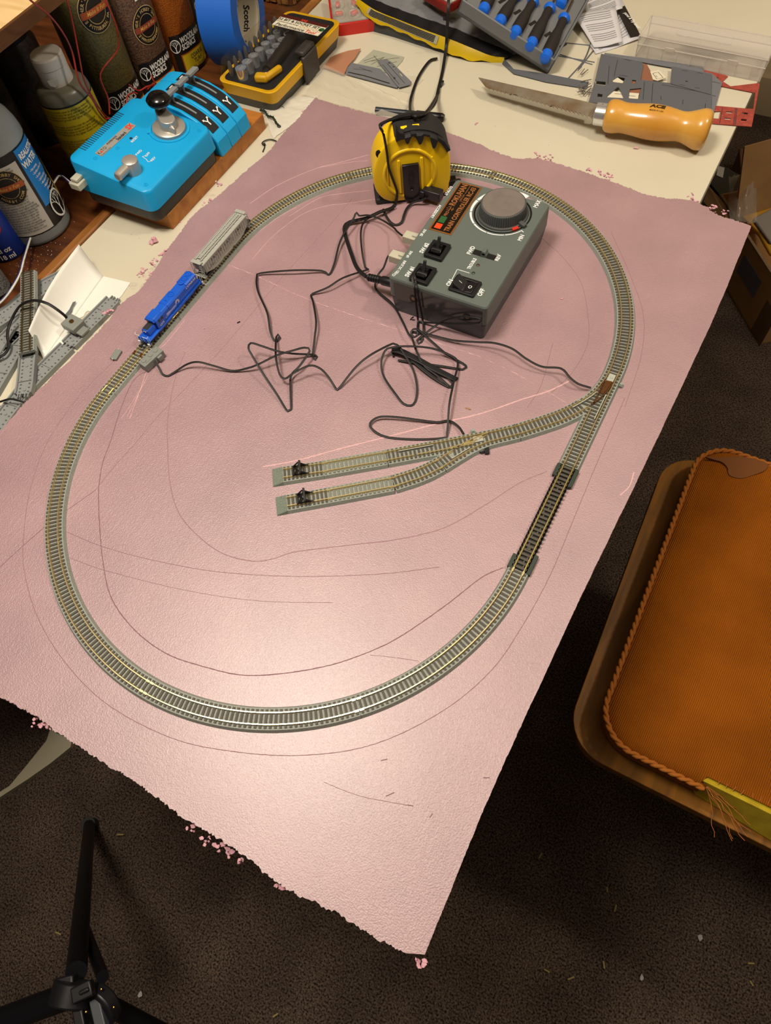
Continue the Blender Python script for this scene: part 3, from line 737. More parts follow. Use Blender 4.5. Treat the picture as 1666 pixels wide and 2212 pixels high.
def hopper():
    y0 = at(424, 610, ZR+.004).y+.004; Ln = .088; yc = y0+Ln/2+.006
    T = thing('hopper_wagon', 'light grey covered hopper wagon with black lettering behind the locomotive', 'model wagon', (xl, yc, ZR), -PI/2)
    F = TR((xl, yc, ZR)) @ Matrix.Rotation(-PI/2, 4, 'Z')
    m = MB(F); h = .0405; 
    body = [(-.0400, .0045), (.0400, .0045), (.0400, .0185), (-.0400, .0185)]
    side = [(-.0405, .0080), (-.0300, .0036), (.0300, .0036), (.0405, .0080), (.0405, .0190), (-.0405, .0190)]
    Mxz = Matrix(((1, 0, 0, 0), (0, 0, 1, 0), (0, 1, 0, 0), (0, 0, 0, 1)))
    m.prism(side, -.0074, .0074, M=Mxz)
    m.add([(-.0425, -.0074, .0190), (.0425, -.0074, .0190), (.0425, .0074, .0190), (-.0425, .0074, .0190), (-.0425, -.0050, .0206), (.0425, -.0050, .0206), (.0425, .0050, .0206), (-.0425, .0050, .0206)], [(0, 3, 2, 1), (4, 5, 6, 7), (0, 1, 5, 4), (1, 2, 6, 5), (2, 3, 7, 6), (3, 0, 4, 7)])
    m.build('body', lgrey, T, bevel=.0003)
    m = MB(F)
    for s in (-1, 1):
        for i in range(22): m.box((-.0385+i*.00367, s*.0076, .0132), (.0004, .0004, .0108))
        m.box((0, s*.0077, .0187), (.0845, .0006, .0012)).box((0, s*.0076, .0044), (.060, .0006, .0012))
    m.build('side_ribs', lgrey, T, smooth=0)
    m = MB(F)
    for s in (-1, 1): m.box((0, s*.0034, .0216), (.078, .0016, .0003))
    m.box((0, 0, .0214), (.074, .0034, .0010))
    for i in range(30): m.box((-.036+i*.0025, 0, .0220), (.0007, .0044, .0005))
    for i in range(12): m.box((-.037+i*.0067, 0, .0213), (.0006, .0098, .0006))
    for s in (-1, 1): m.box((s*.0422, 0, .0214), (.0044, .0130, .0005))
    m.build('roof_walkway', lgrey, T, smooth=0)
    m = MB(F)
    for e in (-1, 1):
        x = e*.0440
        for s in (-1, 1):
            for y in (.0072, .0040): m.rod((x, s*y, .0030), (x, s*y, .0200), .00032, 5)
            for k in range(6): m.rod((x, s*.0040, .0040+k*.0028), (x, s*.0072, .0040+k*.0028), .00028, 5)
            m.rod((e*.0405, s*.0068, .0185), (x, s*.0068, .0030), .0004, 5)
        m.box((e*.0430, 0, .0035), (.0040, .0146, .0012)).rod((x, -.0072, .0105), (x, .0072, .0105), .00032, 5)
    m.build('end_ladder', lgrey, T, smooth=0)
    m = MB(F)
    for x in (-.018, 0, .018):
        m.box((x, 0, .0022), (.011, .0120, .0040), taper=1.4)
    m.build('hopper_chute', lgrey, T, bevel=.0003)
    for x in (-.032, .032):
        m = MB(F)
        for s in (-1, 1): m.box((x, s*.0058, .0018), (.016, .0014, .0026))
        m.box((x, 0, .0030), (.012, .010, .002)); tr = m.build('truck', blk, T, bevel=.0003)
        for k in (-.006, .006):
            m = MB(F)
            for s in (-1, 1): m.cyl((x+k, s*.0049, .0020), .0030, .0009, 18, M=RX(90))
            m.build('wheelset', steel, tr)
    for s in (-1, 1):
        m = MB(F); m.box((s*.0475, 0, .0030), (.0070, .0016, .0016)).box((s*.0512, 0, .0030), (.0020, .0030, .0026)); m.build('coupler', blk, T, bevel=.0002)
    m = MB(F); bp = lambda s, x, z: frame((x, s*.00785, z), (-s, 0, 0), (0, 0, 1))
    for s in (-1, 1):
        tx = 'FRITO-LAY, INC'
        for i, ch in enumerate(tx):
            if ch != ' ': m.text(ch, .0042, bp(s, -s*(-.0270+i*.0042), .0148), bold=.03)
        for i in range(16):
            if i % 3 != 2: m.text('0001'[i % 4]*2, .0016, bp(s, -s*(-.030+i*.0041), .0105-.0012*(i % 2)), bold=.02)
        for i in range(3): m.text('8F'[i % 2], .0022, bp(s, -s*(-.034+i*.003), .0092), bold=.02)
    m.build('lettering', mat('dark print', '2b2b2e', .6), T, smooth=0)
hopper()
# ================================================================ ray helpers for traced outlines and cords
def ray(px, py): return CMT @ Vector(((px-833)/FPX, -(py-1106)/FPX, -1.0))
CAM = Vector((0, 0, CZ))
def onplane(px, py, M):
    n = Vector(M.col[2][:3]); o = M.translation; d = ray(px, py); t = (o-CAM).dot(n)/d.dot(n); return CAM+d*t
def loc2(px, py, M):
    p = M.inverted() @ onplane(px, py, M); return (p.x, p.y)
def atx(px, py, X):
    d = ray(px, py); t = X/d.x; return CAM+d*t
def cord(name, pts, r, m, parent=None, flat=1.0, n=6, step=.003):
    return MB().tube(catmull(pts, step), r, n, flat=flat).build(name, m, parent, smooth=60)
cableb = mat('black cable', '121011', .55)

# ================================================================ train controller
F = frame((-.176, .444, ZB), (0, 1, 0), (-1, 0, 0)); FI = F.inverted()
def cl(px, py, h=.045):
    p = FI @ at(px, py, ZB+h); return p.x, p.y
T = thing('train_controller', 'grey train controller box with a big round speed knob', 'controller', (-.2285, .522, ZB))
gc = mat('controller grey', '5d6661', .45, spec=.45, bump=(1500, .05)); gd = mat('controller dark grey', '45484a', .45); gk = mat('knob grey', '4a4c4c', .5)
prt = mat('white silk print', 'dfe3e4', .6)
W_, D_ = .156, .1056
m = MB(F); o = rrect(W_, D_, .004, 4, W_/2, D_/2); oi = rrect(W_-.003, D_-.003, .004, 4, W_/2, D_/2)
m.prism(o, .0215, .0435); m.prism(o, .0435, .045, top=rrect(W_-.002, D_-.002, .0035, 4, W_/2, D_/2)); m.build('upper_case', gc, T)
m = MB(F); m.prism(rrect(W_-.004, D_-.006, .004, 4, W_/2, D_/2), 0, .0205, top=rrect(W_-.0006, D_-.0006, .004, 4, W_/2, D_/2)); m.prism(oi, .0203, .0217); m.build('lower_case', gd, T)
m = MB(F)   # taped end face with two hexagon plugs
for y, z in ((.020, .027), (.078, .0275)):
    Mx = TR((-.0002, y, z)) @ RY(-90)
    m.lathe([(.0042, 0), (.0042, .0008), (.0032, .0008), (.0032, .0002)], 24, M=Mx)
plug = m.build('screw_plug', mat('screw hole black', '101010', .4), T)
m = MB(F)
for y, z in ((.020, .027), (.078, .0275)): m.prism(circ(.0026, 6), 0, .0008, M=TR((-.0002, y, z)) @ RY(-90))
m.build('hexagon_nut', mat('dull brass nut', '7a6650', .4, .8), plug)
MB(F).box((-.0003, .052, .030), (.0003, .095, .020)).build('clear_tape', mat('clear glossy tape', '3a3836', .12, spec=.6), T)
# scale ring, print
kc = (.1250, .0392)
m = MB(F); segs = 8; a0, a1 = -120, -384
for i in range(segs):
    b0 = a0+(a1-a0)*i/segs-.8; b1 = a0+(a1-a0)*(i+1)/segs+.8; t0 = (i)/segs; t1 = (i+1)/segs
    w0 = .0009+.0050*t0**1.8; w1 = .0009+.0050*t1**1.8; N = 8; r0 = .0312
    inn = [(kc[0]+r0*math.cos(math.radians(b0+(b1-b0)*j/N)), kc[1]+r0*math.sin(math.radians(b0+(b1-b0)*j/N))) for j in range(N+1)]
    out = [(kc[0]+(r0+w0+(w1-w0)*j/N)*math.cos(math.radians(b0+(b1-b0)*j/N)), kc[1]+(r0+w0+(w1-w0)*j/N)*math.sin(math.radians(b0+(b1-b0)*j/N))) for j in range(N+1)]
    m.prism(inn+out[::-1], .045, .0452)
m.box((kc[0]+.0330*math.cos(math.radians(-120)), kc[1]+.0330*math.sin(math.radians(-120)), .0451), (.0035, .0008, .0002), math.radians(-120))
def pt(s, px, py, size, rz=0, bold=.02, sx=1):
    x, y = cl(px, py); m.text(s, size, TR((x, y, .0452)) @ RZ(rz), bold=.07, sx=sx*.86)
pt('MAX', 1161, 441, .0062, bold=.02); pt('MIN', 1126, 514, .0058, bold=.02)
pt('FWD', 1018, 541, .0062, bold=.02); pt('REV', 1076, 557, .0062, bold=.02); pt('ON', 972, 611, .0064, bold=.02); pt('OFF', 1040, 632, .0064, bold=.02)
pt('TROUBLE', 1020, 570, .0050, bold=.02, sx=.85); pt('SW #2', 917, 536, .0060, bold=.02); pt('SW #1', 886, 587, .0060, bold=.02)
pt('OUTPUT', 969, 412, .0044, 180, bold=.02); pt('ACCESSORY', 942, 457, .0044, 180, bold=.02); pt('SW #2', 914, 503, .0042, 180, bold=.02); pt('SW #1', 884, 550, .0042, 180, bold=.02); pt('INPUT DC 12V', 866, 577, .0040, 180, bold=.02, sx=.85)
for px, py in ((851, 594), (856, 590)):
    x, y = cl(px, py); m.prism(circ(.0016, 12, x, y)+circ(.0010, 12, x, y)[::-1], .045, .0452)
pl_ = [cl(976, 605), cl(988, 582), cl(1014, 590)]
for a, b in zip(pl_, pl_[1:]):
    A, B = Vector((*a, 0)), Vector((*b, 0)); c = (A+B)/2; m.box((c.x, c.y, .0451), ((B-A).length+.0004, .0006, .0002), math.atan2((B-A).y, (B-A).x))
m.build('printed_markings', prt, T, smooth=0)
# name plate
pc = [cl(990, 393), cl(1040, 405), cl(978, 508), cl(928, 497)]; cx_ = sum(p[0] for p in pc)/4; cy_ = sum(p[1] for p in pc)/4
npM = F @ TR((cx_, cy_, .0451)) @ RZ(1.0)
npl = MB().box((0, 0, 0), (.0775, .0255, .0004), M=npM).build('name_plate', mat('copper tone plate', '8a5a30', .35, .3), T)
MB(npM).box((0, 0, .0002), (.0735, .0215, .0003)).build('plate_field', mat('plate dark field', '15100d', .25), npl)
m = MB(); cop = mat('copper print', 'a56a3c', .4, .3)
m.text('TRAIN CONTROLLER RC-03', .0074, npM @ TR((.000, -.0056, .00045)), bold=.07, sx=.76); m.text('ROKUHAN', .0088, npM @ TR((.0190, .0050, .00045)), bold=.07, sx=.80); m.text('JAPAN', .0034, npM @ TR((.016, -.0001, .00045)), bold=.02, spacing=1.2)
m.text('PRO', .0048, npM @ TR((-.0115, .0050, .00045)), bold=.06, sx=.8)
for a in ((-.0060, .0065), (-.0035, .0075), (-.0010, .0065)): m.box((0, 0, 0), (.0006, .0022, .0001), M=npM @ TR((a[0], a[1], .0004)))
m.box((0, 0, 0), (.0075, .0007, .0001), M=npM @ TR((-.0035, .0048, .0004))); m.box((0, 0, 0), (.0007, .0050, .0001), M=npM @ TR((-.0035, .0030, .0004))); m.box((0, 0, 0), (.0050, .0007, .0001), M=npM @ TR((-.0035, .0020, .0004)))
for i in range(7): m.box((0, 0, 0), (.0012, .0010, .0001), M=npM @ TR((.024+.0021*i, -.0003, .0004)))
m.build('plate_lettering', cop, npl, smooth=0)
MB(npM).box((-.0310, .0050, .0004), (.0075, .0070, .0002)).build('orange_square', mat('orange print', 'd8481c', .4), npl)
MB(npM).box((-.0210, .0050, .0004), (.0095, .0068, .0002)).build('green_square', mat('green print', '2c5a30', .4), npl)
# knob
m = MB(F); m.lathe([(.0295, .0448), (.0295, .0452), (.0280, .0452), (.0275, .0449), (.0240, .0449)], 40, M=TR((*kc, 0)), cap=False); m.build('knob_recess', mat('recess black', '111214', .4), T)
m = MB(F); ridges = 64; prof = []
vs = []; fs = []; n = ridges*4
for (r, z, rd) in ((.0262, .0450, 0), (.0258, .0466, 0), (.0240, .0470, .0006), (.0228, .0568, .0006), (.0225, .0576, 0), (.0212, .0580, 0)):
    for i in range(n):
        rr_ = r+(rd if (i % 4) < 2 else 0)-(rd*.5 if rd else 0); a = 2*PI*i/n; vs.append((kc[0]+rr_*math.cos(a), kc[1]+rr_*math.sin(a), z))
for j in range(5):
    for i in range(n): i2 = (i+1) % n; fs.append((j*n+i, j*n+i2, (j+1)*n+i2, (j+1)*n+i))
fs.append(tuple(5*n+i for i in range(n))); m.add(vs, fs)
kn = m.build('speed_knob', gk, T, smooth=25)
MB(F).cyl((*kc, .0579), .0211, .0004, 48).build('knob_top', mat('worn knob top', '7a716a', .42, n=(120, .3, '6a625d')), kn)
pa = Vector(cl(1132, 487, .047))-Vector(kc); ang = math.atan2(pa.y, pa.x)
MB(F @ TR((*kc, 0)) @ Matrix.Rotation(ang, 4, 'Z')).box((.0272, 0, .0472), (.0080, .0046, .0036)).build('knob_pointer', gk, kn, bevel=.0006)
MB(F @ TR((*kc, 0)) @ Matrix.Rotation(ang-math.radians(18), 4, 'Z')).box((.0268, 0, .0460), (.0036, .0066, .0022)).build('red_index', mat('red index', 'c8301c', .4), kn, bevel=.0003)
# accessory toggle switches
for i, (px, py) in enumerate(((945, 540), (915, 590))):
    x, y = cl(px, py, .048)
    if i == 1: x -= .001
    m = MB(F); fr = rrect(.0225, .0195, .0008, 2, x, y); ir = rrect(.0165, .0130, .0005, 2, x, y)
    m.sheet(fr, .0450, .0040, holes=(ir,)); sw = m.build('switch_frame', blackpl, T, bevel=.0004)
    m = MB(F); m.box((x, y, .0452), (.0165, .0130, .0006)); m.lathe([(.0062, 0), (.0062, .010)], 20, M=TR((x, y-.005, .0445)) @ RX(-90), ell=1)
    m.box((x+.0035, y, .0500), (.0040, .0090, .0040)).box((x-.0045, y, .0490), (.0040, .0090, .0030)); m.build('switch_drum', mat('switch black', '0d0d0e', .35), sw)
    MB(F).box((0, 0, .006), (.0032, .0040, .013), M=TR((x+.003, y, .0480)) @ RY(22), taper=.7).build('switch_lever', mat('switch lever', '26282a', .35), sw, bevel=.0004)
# slide switch, lamps, rocker
x, y = cl(1047, 549, .046)
sl0 = MB(F).box((x, y, .0451), (.0068, .0235, .0004)).build('slide_slot', mat('slot black', '0e0f10', .5), T)
m = MB(F); m.box((x, y-.0002, .0465), (.0066, .0062, .0030), taper=.9); m.lathe([(.0022, -.0033), (.0022, .0033)], 16, M=TR((x, y, .0490)) @ RY(90)); m.box((x, y, .0478), (.0066, .0045, .0030)); m.build('slide_button', gc, sl0, bevel=.0003)
for j, (px, py) in enumerate(((1033, 573), (1023, 590))):
    x, y = cl(px, py); m = MB(F); m.lathe([(.0017, .045), (.0017, .0453), (.0013, .0453), (.0013, .0448)], 16, M=TR((x, y, 0)), cap=False); lm = m.build('indicator_lamp', blackpl, T)
    MB(F).ball((x, y, .0449), .0012, 10, sc=(1, 1, .5)).build('lamp_lens', mat(('unlit red lens', 'unlit green lens')[j], ('6a3324', '27483a')[j], .2), lm)
x, y = cl(1005, 617, .047)
m = MB(F); m.sheet(rrect(.0205, .0265, .0012, 2, x, y), .0450, .0026, holes=(rrect(.0145, .0200, .0005, 2, x, y),)); rk = m.build('rocker_frame', blackpl, T, bevel=.0008)
m = MB(F); hx, hy = .0071, .0098
Mr = TR((x, y, 0))
v = [(-hx, -hy, .0440), (hx, -hy, .0440), (hx, hy, .0440), (-hx, hy, .0440), (-hx, -hy, .0482), (hx, -hy, .0482), (hx, 0, .0462), (-hx, 0, .0462), (hx, hy, .0530), (-hx, hy, .0530)]
v = [(a, -b if False else b, c) for a, b, c in v]
m.add([Mr @ Vector(q_) for q_ in v], [(0, 3, 2, 1), (4, 5, 6, 7), (7, 6, 8, 9), (0, 1, 5, 4), (2, 3, 9, 8), (1, 2, 8, 6, 5), (3, 0, 4, 7, 9)]); m.build('rocker', blackpl, rk, bevel=.0005)
m = MB(F); m.prism(circ(.0019, 20)+circ(.0013, 20)[::-1], 0, .0001, M=Mr @ TR((0, -.0052, .04735)) @ RX(-11)); m.box((0, 0, 0), (.0005, .0036, .0001), M=Mr @ TR((0, .0048, .0500)) @ RX(34)); m.build('rocker_marks', prt, rk, smooth=0)

# plugs on the left side
milky = mat('milky nylon', 'cfcdb8', .4, trans=.25, sss=.2)
for i, (Y, lb) in enumerate(((.524, 'milky two pin plug on the controller side, nearer the tape measure'), (.493, 'milky two pin plug on the controller side, nearer the black barrel plug'))):
    T2 = thing('connector_plug', lb, 'plug', (-.296, Y, ZB+.020), 0)
    m = MB(); m.box((-.2945, Y, ZB+.022), (.023, .0105, .0085)).box((-.290, Y, ZB+.027), (.012, .004, .0025)); m.build('housing', milky, T2, bevel=.0006)
    m = MB()
    for s in (-1, 1): m.box((-.3062, Y+s*.0024, ZB+.022), (.0006, .0028, .0042))
    m.build('wire_entry', mat('plug cavity', '8f8d7c', .6), T2, smooth=0)
pA, pB = at(792, 598, ZB+.019), at(850, 611, ZB+.021); pB = pA+(pB-pA).normalized()*.044
T2 = thing('power_cable', 'black power cord looping over the yellow tape measure into the controller', 'cord', tuple(pA))
d = pB-pA; q_ = d.to_track_quat('Z', 'Y').to_matrix().to_4x4(); Mx = TR(pA) @ q_
prof = [(.0018, 0), (.0028, .001)]
for k in range(5): prof += [(.0032, .002+k*.0028), (.0040, .0026+k*.0028), (.0040, .0038+k*.0028), (.0032, .0044+k*.0028)]
prof += [(.0048, .019), (.0050, .032), (.0046, .034), (.0046, .044)]
MB().lathe(prof, 24, M=Mx).build('barrel_plug', blackpl, T2)
def hp(l): return [at(x, y, ZB+h) for x, y, h in l]
pc_ = hp([(792, 598, .019), (781, 589, .017), (769, 574, .014), (758, 545, .010), (748, 515, .006), (744, 495, .004), (748, 484, .004), (757, 479, .004), (775, 475, .005), (797, 469, .006), (823, 457, .006)])
tp = Vector((.831, .557, 0)); tn = Vector((.557, -.831, 0)); tb = Vector((-.336, .601, ZB)); TM = Matrix((tp, (0, 0, 1), tn)).transposed().to_4x4(); TM.translation = tb
TMf = TM.copy(); TMf.translation = tb+tn*.0022
pc_ += [at(840, 452, ZB+.004)]+[onplane(x, y, TMf) for x, y in ((853, 443), (858, 417), (850, 391), (840, 362), (836, 331), (829, 291), (822, 271))]
pc_ += [at(x, y, z) for x, y, z in ((843, 259, ZB+.0830), (881, 249, ZB+.0875), (908, 246, ZB+.086), (925, 240, ZB+.070), (940, 222, ZT+.02), (948, 190, ZT+.004), (957, 150, ZT+.003), (964, 100, ZT+.012), (967, 50, ZT+.04), (969, 8, ZT+.06), (969, -30, ZT+.065))]
cord('cable', pc_, .00135, cableb, T2, flat=1.7)
pc2 = [at(x, y, z) for x, y, z in ((945, 214, ZT+.006), (962, 205, ZT+.003), (955, 130, ZT+.003), (945, 126, ZT+.003), (928, 132, ZT+.003), (905, 165, ZT+.003), (890, 205, ZT+.004), (886, 228, ZT+.02), (889, 246, ZB+.082), (905, 250, ZB+.0885), (925, 238, ZB+.075), (945, 205, ZT+.006), (957, 175, ZT+.004))]
cord('cable_loop', pc2[3:], .0013, cableb, T2, flat=1.5)
MB().box(at(961, 40, ZT+.052), (.004, .002, .004)).build('cable_tie', blackpl, T2)

# ================================================================ thin wires on the board
def wire(name, label, pts, grp='black twin wires'):
    P = [p if isinstance(p, Vector) else at(p[0], p[1], ZB+p[2]) for p in pts]
    o = MB().tube(catmull(P, .0025), .00072, 6, flat=1.6).build(name, cableb, None, smooth=60); props(o, label, 'wire')
    return o
wire('feeder_wire', 'black twin wire from the grey feeder zigzagging to the tape measure', [(332, 777, .006), (343, 794, .004), (351, 808, .0015), (363, 812, .001), (380, 802, .002), (404, 787, .006), (428, 782, .009), (464, 791, .006), (502, 801, .002), (536, 795, .005), (560, 786, .008), (597, 768, .012), (630, 758, .014), (658, 751, .013), (669, 758, .011), (648, 790, .008), (629, 812, .005), (628, 850, .003), (629, 884, .001), (621, 888, .001), (597, 850, .004), (567, 805, .010), (543, 765, .016), (537, 752, .018), (542, 741, .018), (567, 748, .016), (601, 759, .012), (634, 764, .008), (674, 766, .003), (685, 770, .001), (681, 777, .001), (676, 770, .002), (680, 729, .006), (683, 695, .008), (677, 655, .006), (672, 638, .001), (676, 634, .002), (708, 621, .006), (742, 600, .008), (790, 584, .004), (796, 582, .003), (789, 578, .003), (782, 541, .008), (780, 500, .008), (789, 477, .006), (816, 462, .005), (842, 452, .004), (855, 446, .003)])
wire('turnout_wire', 'black twin wire zigzagging from the right-hand white plug near the tape to the second turnout', [Vector((-.3058, .524, ZB+.022)), Vector((-.309, .5245, ZB+.0215)), (857, 499, .014), (850, 491, .010), (823, 474, .008), (796, 465, .010), (776, 466, .012), (770, 459, .014), (766, 468, .012), (759, 480, .010), (742, 507, .008), (732, 531, .006), (722, 571, .003), (711, 593, .001), (695, 585, .003), (634, 584, .006), (564, 590, .003), (555, 598, .003), (557, 628, .005), (577, 675, .007), (584, 716, .004), (592, 735, .001), (600, 737, .001), (605, 729, .002), (601, 722, .003), (597, 728, .004), (596, 769, .012), (604, 808, .010), (616, 818, .009), (634, 806, .012), (668, 790, .014), (690, 795, .012), (708, 812, .007), (728, 842, .001), (735, 836, .002), (769, 793, .008), (802, 766, .012), (849, 742, .010), (858, 745, .010), (870, 759, .009), (893, 800, .006), (901, 840, .003), (897, 868, .001), (887, 876, .001), (872, 872, .001), (856, 853, .002), (829, 813, .003), (824, 783, .006), (832, 758, .009), (845, 751, .011), (880, 748, .012), (930, 752, .010), (970, 766, .006), (989, 783, .005), (981, 823, .008), (971, 873, .010), (966, 935, .003), (958, 946, .001), (897, 949, .001), (836, 944, .001), (805, 928, .002), (800, 914, .003), (819, 901, .004), (856, 901, .004), (903, 907, .003), (944, 912, .002), (970, 909, .002), (990, 921, .003), (1002, 938, .004)])
wire('turnout_wire', 'black twin wire from the left-hand white plug ending in the folded wire bundle', [Vector((-.3058, .493, ZB+.022)), Vector((-.309, .492, ZB+.021)), (829, 578, .013), (818, 592, .008), (811, 611, .004), (815, 628, .004), (849, 658, .006), (870, 695, .008), (883, 722, .008), (890, 729, .008), (900, 759, .008), (917, 790, .006), (947, 813, .004), (970, 834, .002)])
wire('turnout_wire', 'black twin wire running from under the controller front to the first turnout', [(888, 716, .001), (925, 722, .003), (978, 735, .004), (1030, 739, .007), (1068, 741, .010), (1106, 753, .011), (1137, 775, .010), (1171, 792, .008), (1212, 796, .010), (1231, 815, .009), (1249, 829, .007), (1277, 838, .004)])
# the wire hanging over the controller front
FF = frame((-.176, .4405, ZB), (-1, 0, 0), (0, 0, 1))
FF2 = frame((0, .4405, ZB), (1, 0, 0), (0, 0, 1))
P = [at(893, 588, ZB+.049), at(897, 600, ZB+.049), at(899, 612, ZB+.0465), onplane(900, 622, FF2), onplane(906, 650, FF2), onplane(913, 690, FF2), at(915, 712, ZB+.004), at(911, 738, ZB+.001), at(904, 742, ZB+.001), at(901, 735, ZB+.002), at(930, 712, ZB+.005)]+[onplane(x, y, FF2) for x, y in ((950, 698), (970, 689), (997, 684), (1025, 685), (1038, 689), (1036, 697), (1000, 699), (970, 699), (925, 697), (892, 695), (887, 690), (893, 685))]
props(MB().tube(catmull(P, .0025), .00072, 6, flat=1.6).build('loose_wire', cableb, smooth=60), 'black twin wire draped from the SW #1 switch down over the controller front', 'wire')
P = [at(895, 588, ZB+.049), at(891, 600, ZB+.049), at(893, 612, ZB+.0465), onplane(896, 625, FF2), onplane(899, 655, FF2), onplane(903, 690, FF2), at(902, 712, ZB+.004), at(903, 722, ZB+.001), at(895, 728, ZB+.001), at(888, 722, ZB+.002), at(892, 712, ZB+.004), at(905, 713, ZB+.005), at(930, 735, ZB+.004), at(965, 765, ZB+.003), at(1000, 785, ZB+.001), at(1008, 793, ZB+.001), at(1000, 798, ZB+.001), at(955, 791, ZB+.002), at(900, 784, ZB+.003), at(860, 778, ZB+.002)]
props(MB().tube(catmull(P, .0025), .00072, 6, flat=1.6).build('loose_wire', cableb, smooth=60), 'black twin wire from the SW #1 switch that turns back to the folded wire bundle', 'wire')
T2 = thing('wire_bundle', 'folded bundle of black twin wire lying in front of the controller', 'wire bundle', tuple(at(915, 788, ZB)))
rw = random.Random(4)
for k in range(5):
    o = (k-2)*2.2
    P = [at(848+rw.uniform(-2, 2), 757+o*.5, ZB+.003+k*.0008), at(862, 757+o, ZB+.004+k*.001), at(900, 775+o, ZB+.004+k*.0008), at(940, 797+o, ZB+.003+k*.0006), at(990-k*2, 820+o*.4, ZB+.002)]
    MB().tube(catmull(P, .003), .00072, 6, flat=1.6).build('wire_strand', cableb, T2, smooth=60)
for k in range(2):
    P = [at(*q_) for q_ in ((850, 770-k*3, ZB+.002), (848, 758, ZB+.003), (858, 752-k*2, ZB+.004), (880, 770, ZB+.005), (920, 800+k*4, ZB+.004), (958, 830, ZB+.002), (975, 837-k*2, ZB+.001), (978, 828, ZB+.001), (950, 800, ZB+.003))]
    MB().tube(catmull(P, .003), .00072, 6, flat=1.6).build('wire_strand', cableb, T2, smooth=60)
T2 = thing('output_cord', 'black cord with a flat plug between the controller output and the tape measure', 'cord', tuple(at(930, 425, ZB)))
MB().box(at(935, 424, ZB+.012)+Vector((-.002, .004, 0)), (.022, .011, .011)).box(at(928, 424, ZB+.012)+Vector((-.009, .002, 0)), (.006, .008, .008)).build('plug_body', blackpl, T2, bevel=.001)
cord('cable', hp([(922, 428, .010), (908, 433, .007), (893, 437, .004), (880, 449, .003), (873, 465, .003), (868, 480, .002), (856, 486, .001), (845, 481, .002), (835, 468, .003), (828, 452, .003)]), .0010, cableb, T2, flat=1.5)

# ================================================================ tape measure
T = thing('tape_measure', 'yellow tape measure with black rubber grip standing upright on the board', 'tape measure', tuple(tb), 0)
yel = mat('yellow plastic', 'f2c80e', .35, spec=.5); rub = mat('black rubber grip', '201f20', .65)
def fp(px, py, off=0): 
    M2 = TM.copy(); M2.translation = tb+tn*off; p = TM.inverted() @ onplane(px, py, M2); return (p.x, p.y)
TH = .036
oc = [fp(*p) for p in ((818, 436), (803, 405), (798, 365), (801, 325), (812, 292), (832, 266), (862, 252), (893, 247))]
oc = [(-.0370, .0095), (-.0415, .019), (-.0430, .034), (-.0410, .048), (-.0345, .063), (-.0240, .074), (-.0100, .0805), (.0050, .0825), (.0190, .0800), (.0310, .0730), (.0395, .0610), (.0425, .0470), (.0430, .030), (.0425, .014), (.0405, .006), (.030, .0025), (.000, .0015), (-.022, .0015), (-.031, .0045)]
ocs = [(p.x, p.y) for p in catmull([(x, y, 0) for x, y in oc], .003, closed=True)]
sc_ = lambda pts, s, c=(0, .04): [(c[0]+(x-c[0])*s, c[1]+(y-c[1])*s) for x, y in pts]
m = MB(TM); m.prism(ocs, -TH+.004, -.005); m.prism(ocs, -.005, -.0012, top=sc_(ocs, .965)); m.prism(sc_(ocs, .965), -.0012, 0, top=sc_(ocs, .91)); m.prism(sc_(ocs, .91), -TH, -TH+.004, top=ocs)
shell = m.build('shell', yel, T, smooth=50)
c0 = (-.0025, .036)
m = MB(TM); m.lathe([(.0300, -.0005), (.0295, .0010), (.0278, .0014), (.0262, .0010), (.0255, -.0004)], 48, M=TR((*c0, 0)), cap=False); m.build('raised_ring', yel, T, smooth=60)
m = MB(TM); m.box((-.014, .034, .0006), (.003, .040, .0026)).box((.011, .034, .0006), (.003, .040, .0026)); m.box((.0225, .036, .0004), (.0018, .034, .0016)).box((-.0265, .036, .0004), (.0012, .026, .0016)); m.build('clip_rails', yel, T, bevel=.0006)
m = MB(TM); m.prism([(-.0105, .010), (-.0095, .0045), (-.006, .0025), (.003, .0025), (.0065, .0045), (.0075, .010), (.0075, .0470), (-.0105, .0470)], .0016, .0030); m.box((-.0015, .0475, .0018), (.018, .0018, .0034)); cp = m.build('belt_clip', mat('black enamel', '141316', .25, spec=.6), T, bevel=.0005)
m = MB(TM); m.sheet([(-.0045, .024), (-.0045, .036), (-.003, .040), (.0005, .040), (.002, .036), (.002, .024)], .0029, .0005, holes=(circ(.0022, 12, -.0013, .032),)); m.lathe([(.0026, .0030), (.0026, .0036), (.0016, .0036), (.0012, .0030)], 14, M=TR((-.0013, .019, 0))); m.build('clip_screw', mat('clip screw', '2a2624', .3, .5), cp)
for (x, y) in ((.0335, .0610), (-.0355, .0105), (.0335, .0140), (-.034, .062)):
    m = MB(TM); m.lathe([(.0034, -.0026), (.0034, .0004), (.0024, .0004), (.0022, -.002)], 16, M=TR((x, y, -.0022))); m.cyl((x, y, -.0038), .0022, .0012, 12); m.build('screw_hole', mat('screw hole black', '101010', .4), T)
grip_px = ((855, 270), (857, 279), (864, 285), (872, 286), (874, 299), (877, 307), (880, 309), (883, 307), (886, 299), (888, 287), (899, 286), (901, 300), (904, 308), (907, 310), (910, 308), (914, 300), (916, 287), (928, 289), (931, 306), (934, 316), (937, 319), (941, 315), (945, 304), (947, 295), (960, 303), (973, 322))
gp = [fp(*p) for p in grip_px]
top_arc = [p for p in ocs if p[1] > gp[-1][1]-.001 and p[0] > gp[0][0]-.004]
top_arc = sorted(top_arc, key=lambda p: math.atan2(p[1]-.03, p[0]))       # right to left
top_s = sc_(top_arc, .985)
m = MB(TM); out = gp+top_s
m.prism(out, -.006, .0000); m.prism(out, .0, .0022, top=gp+sc_(top_arc, .935))
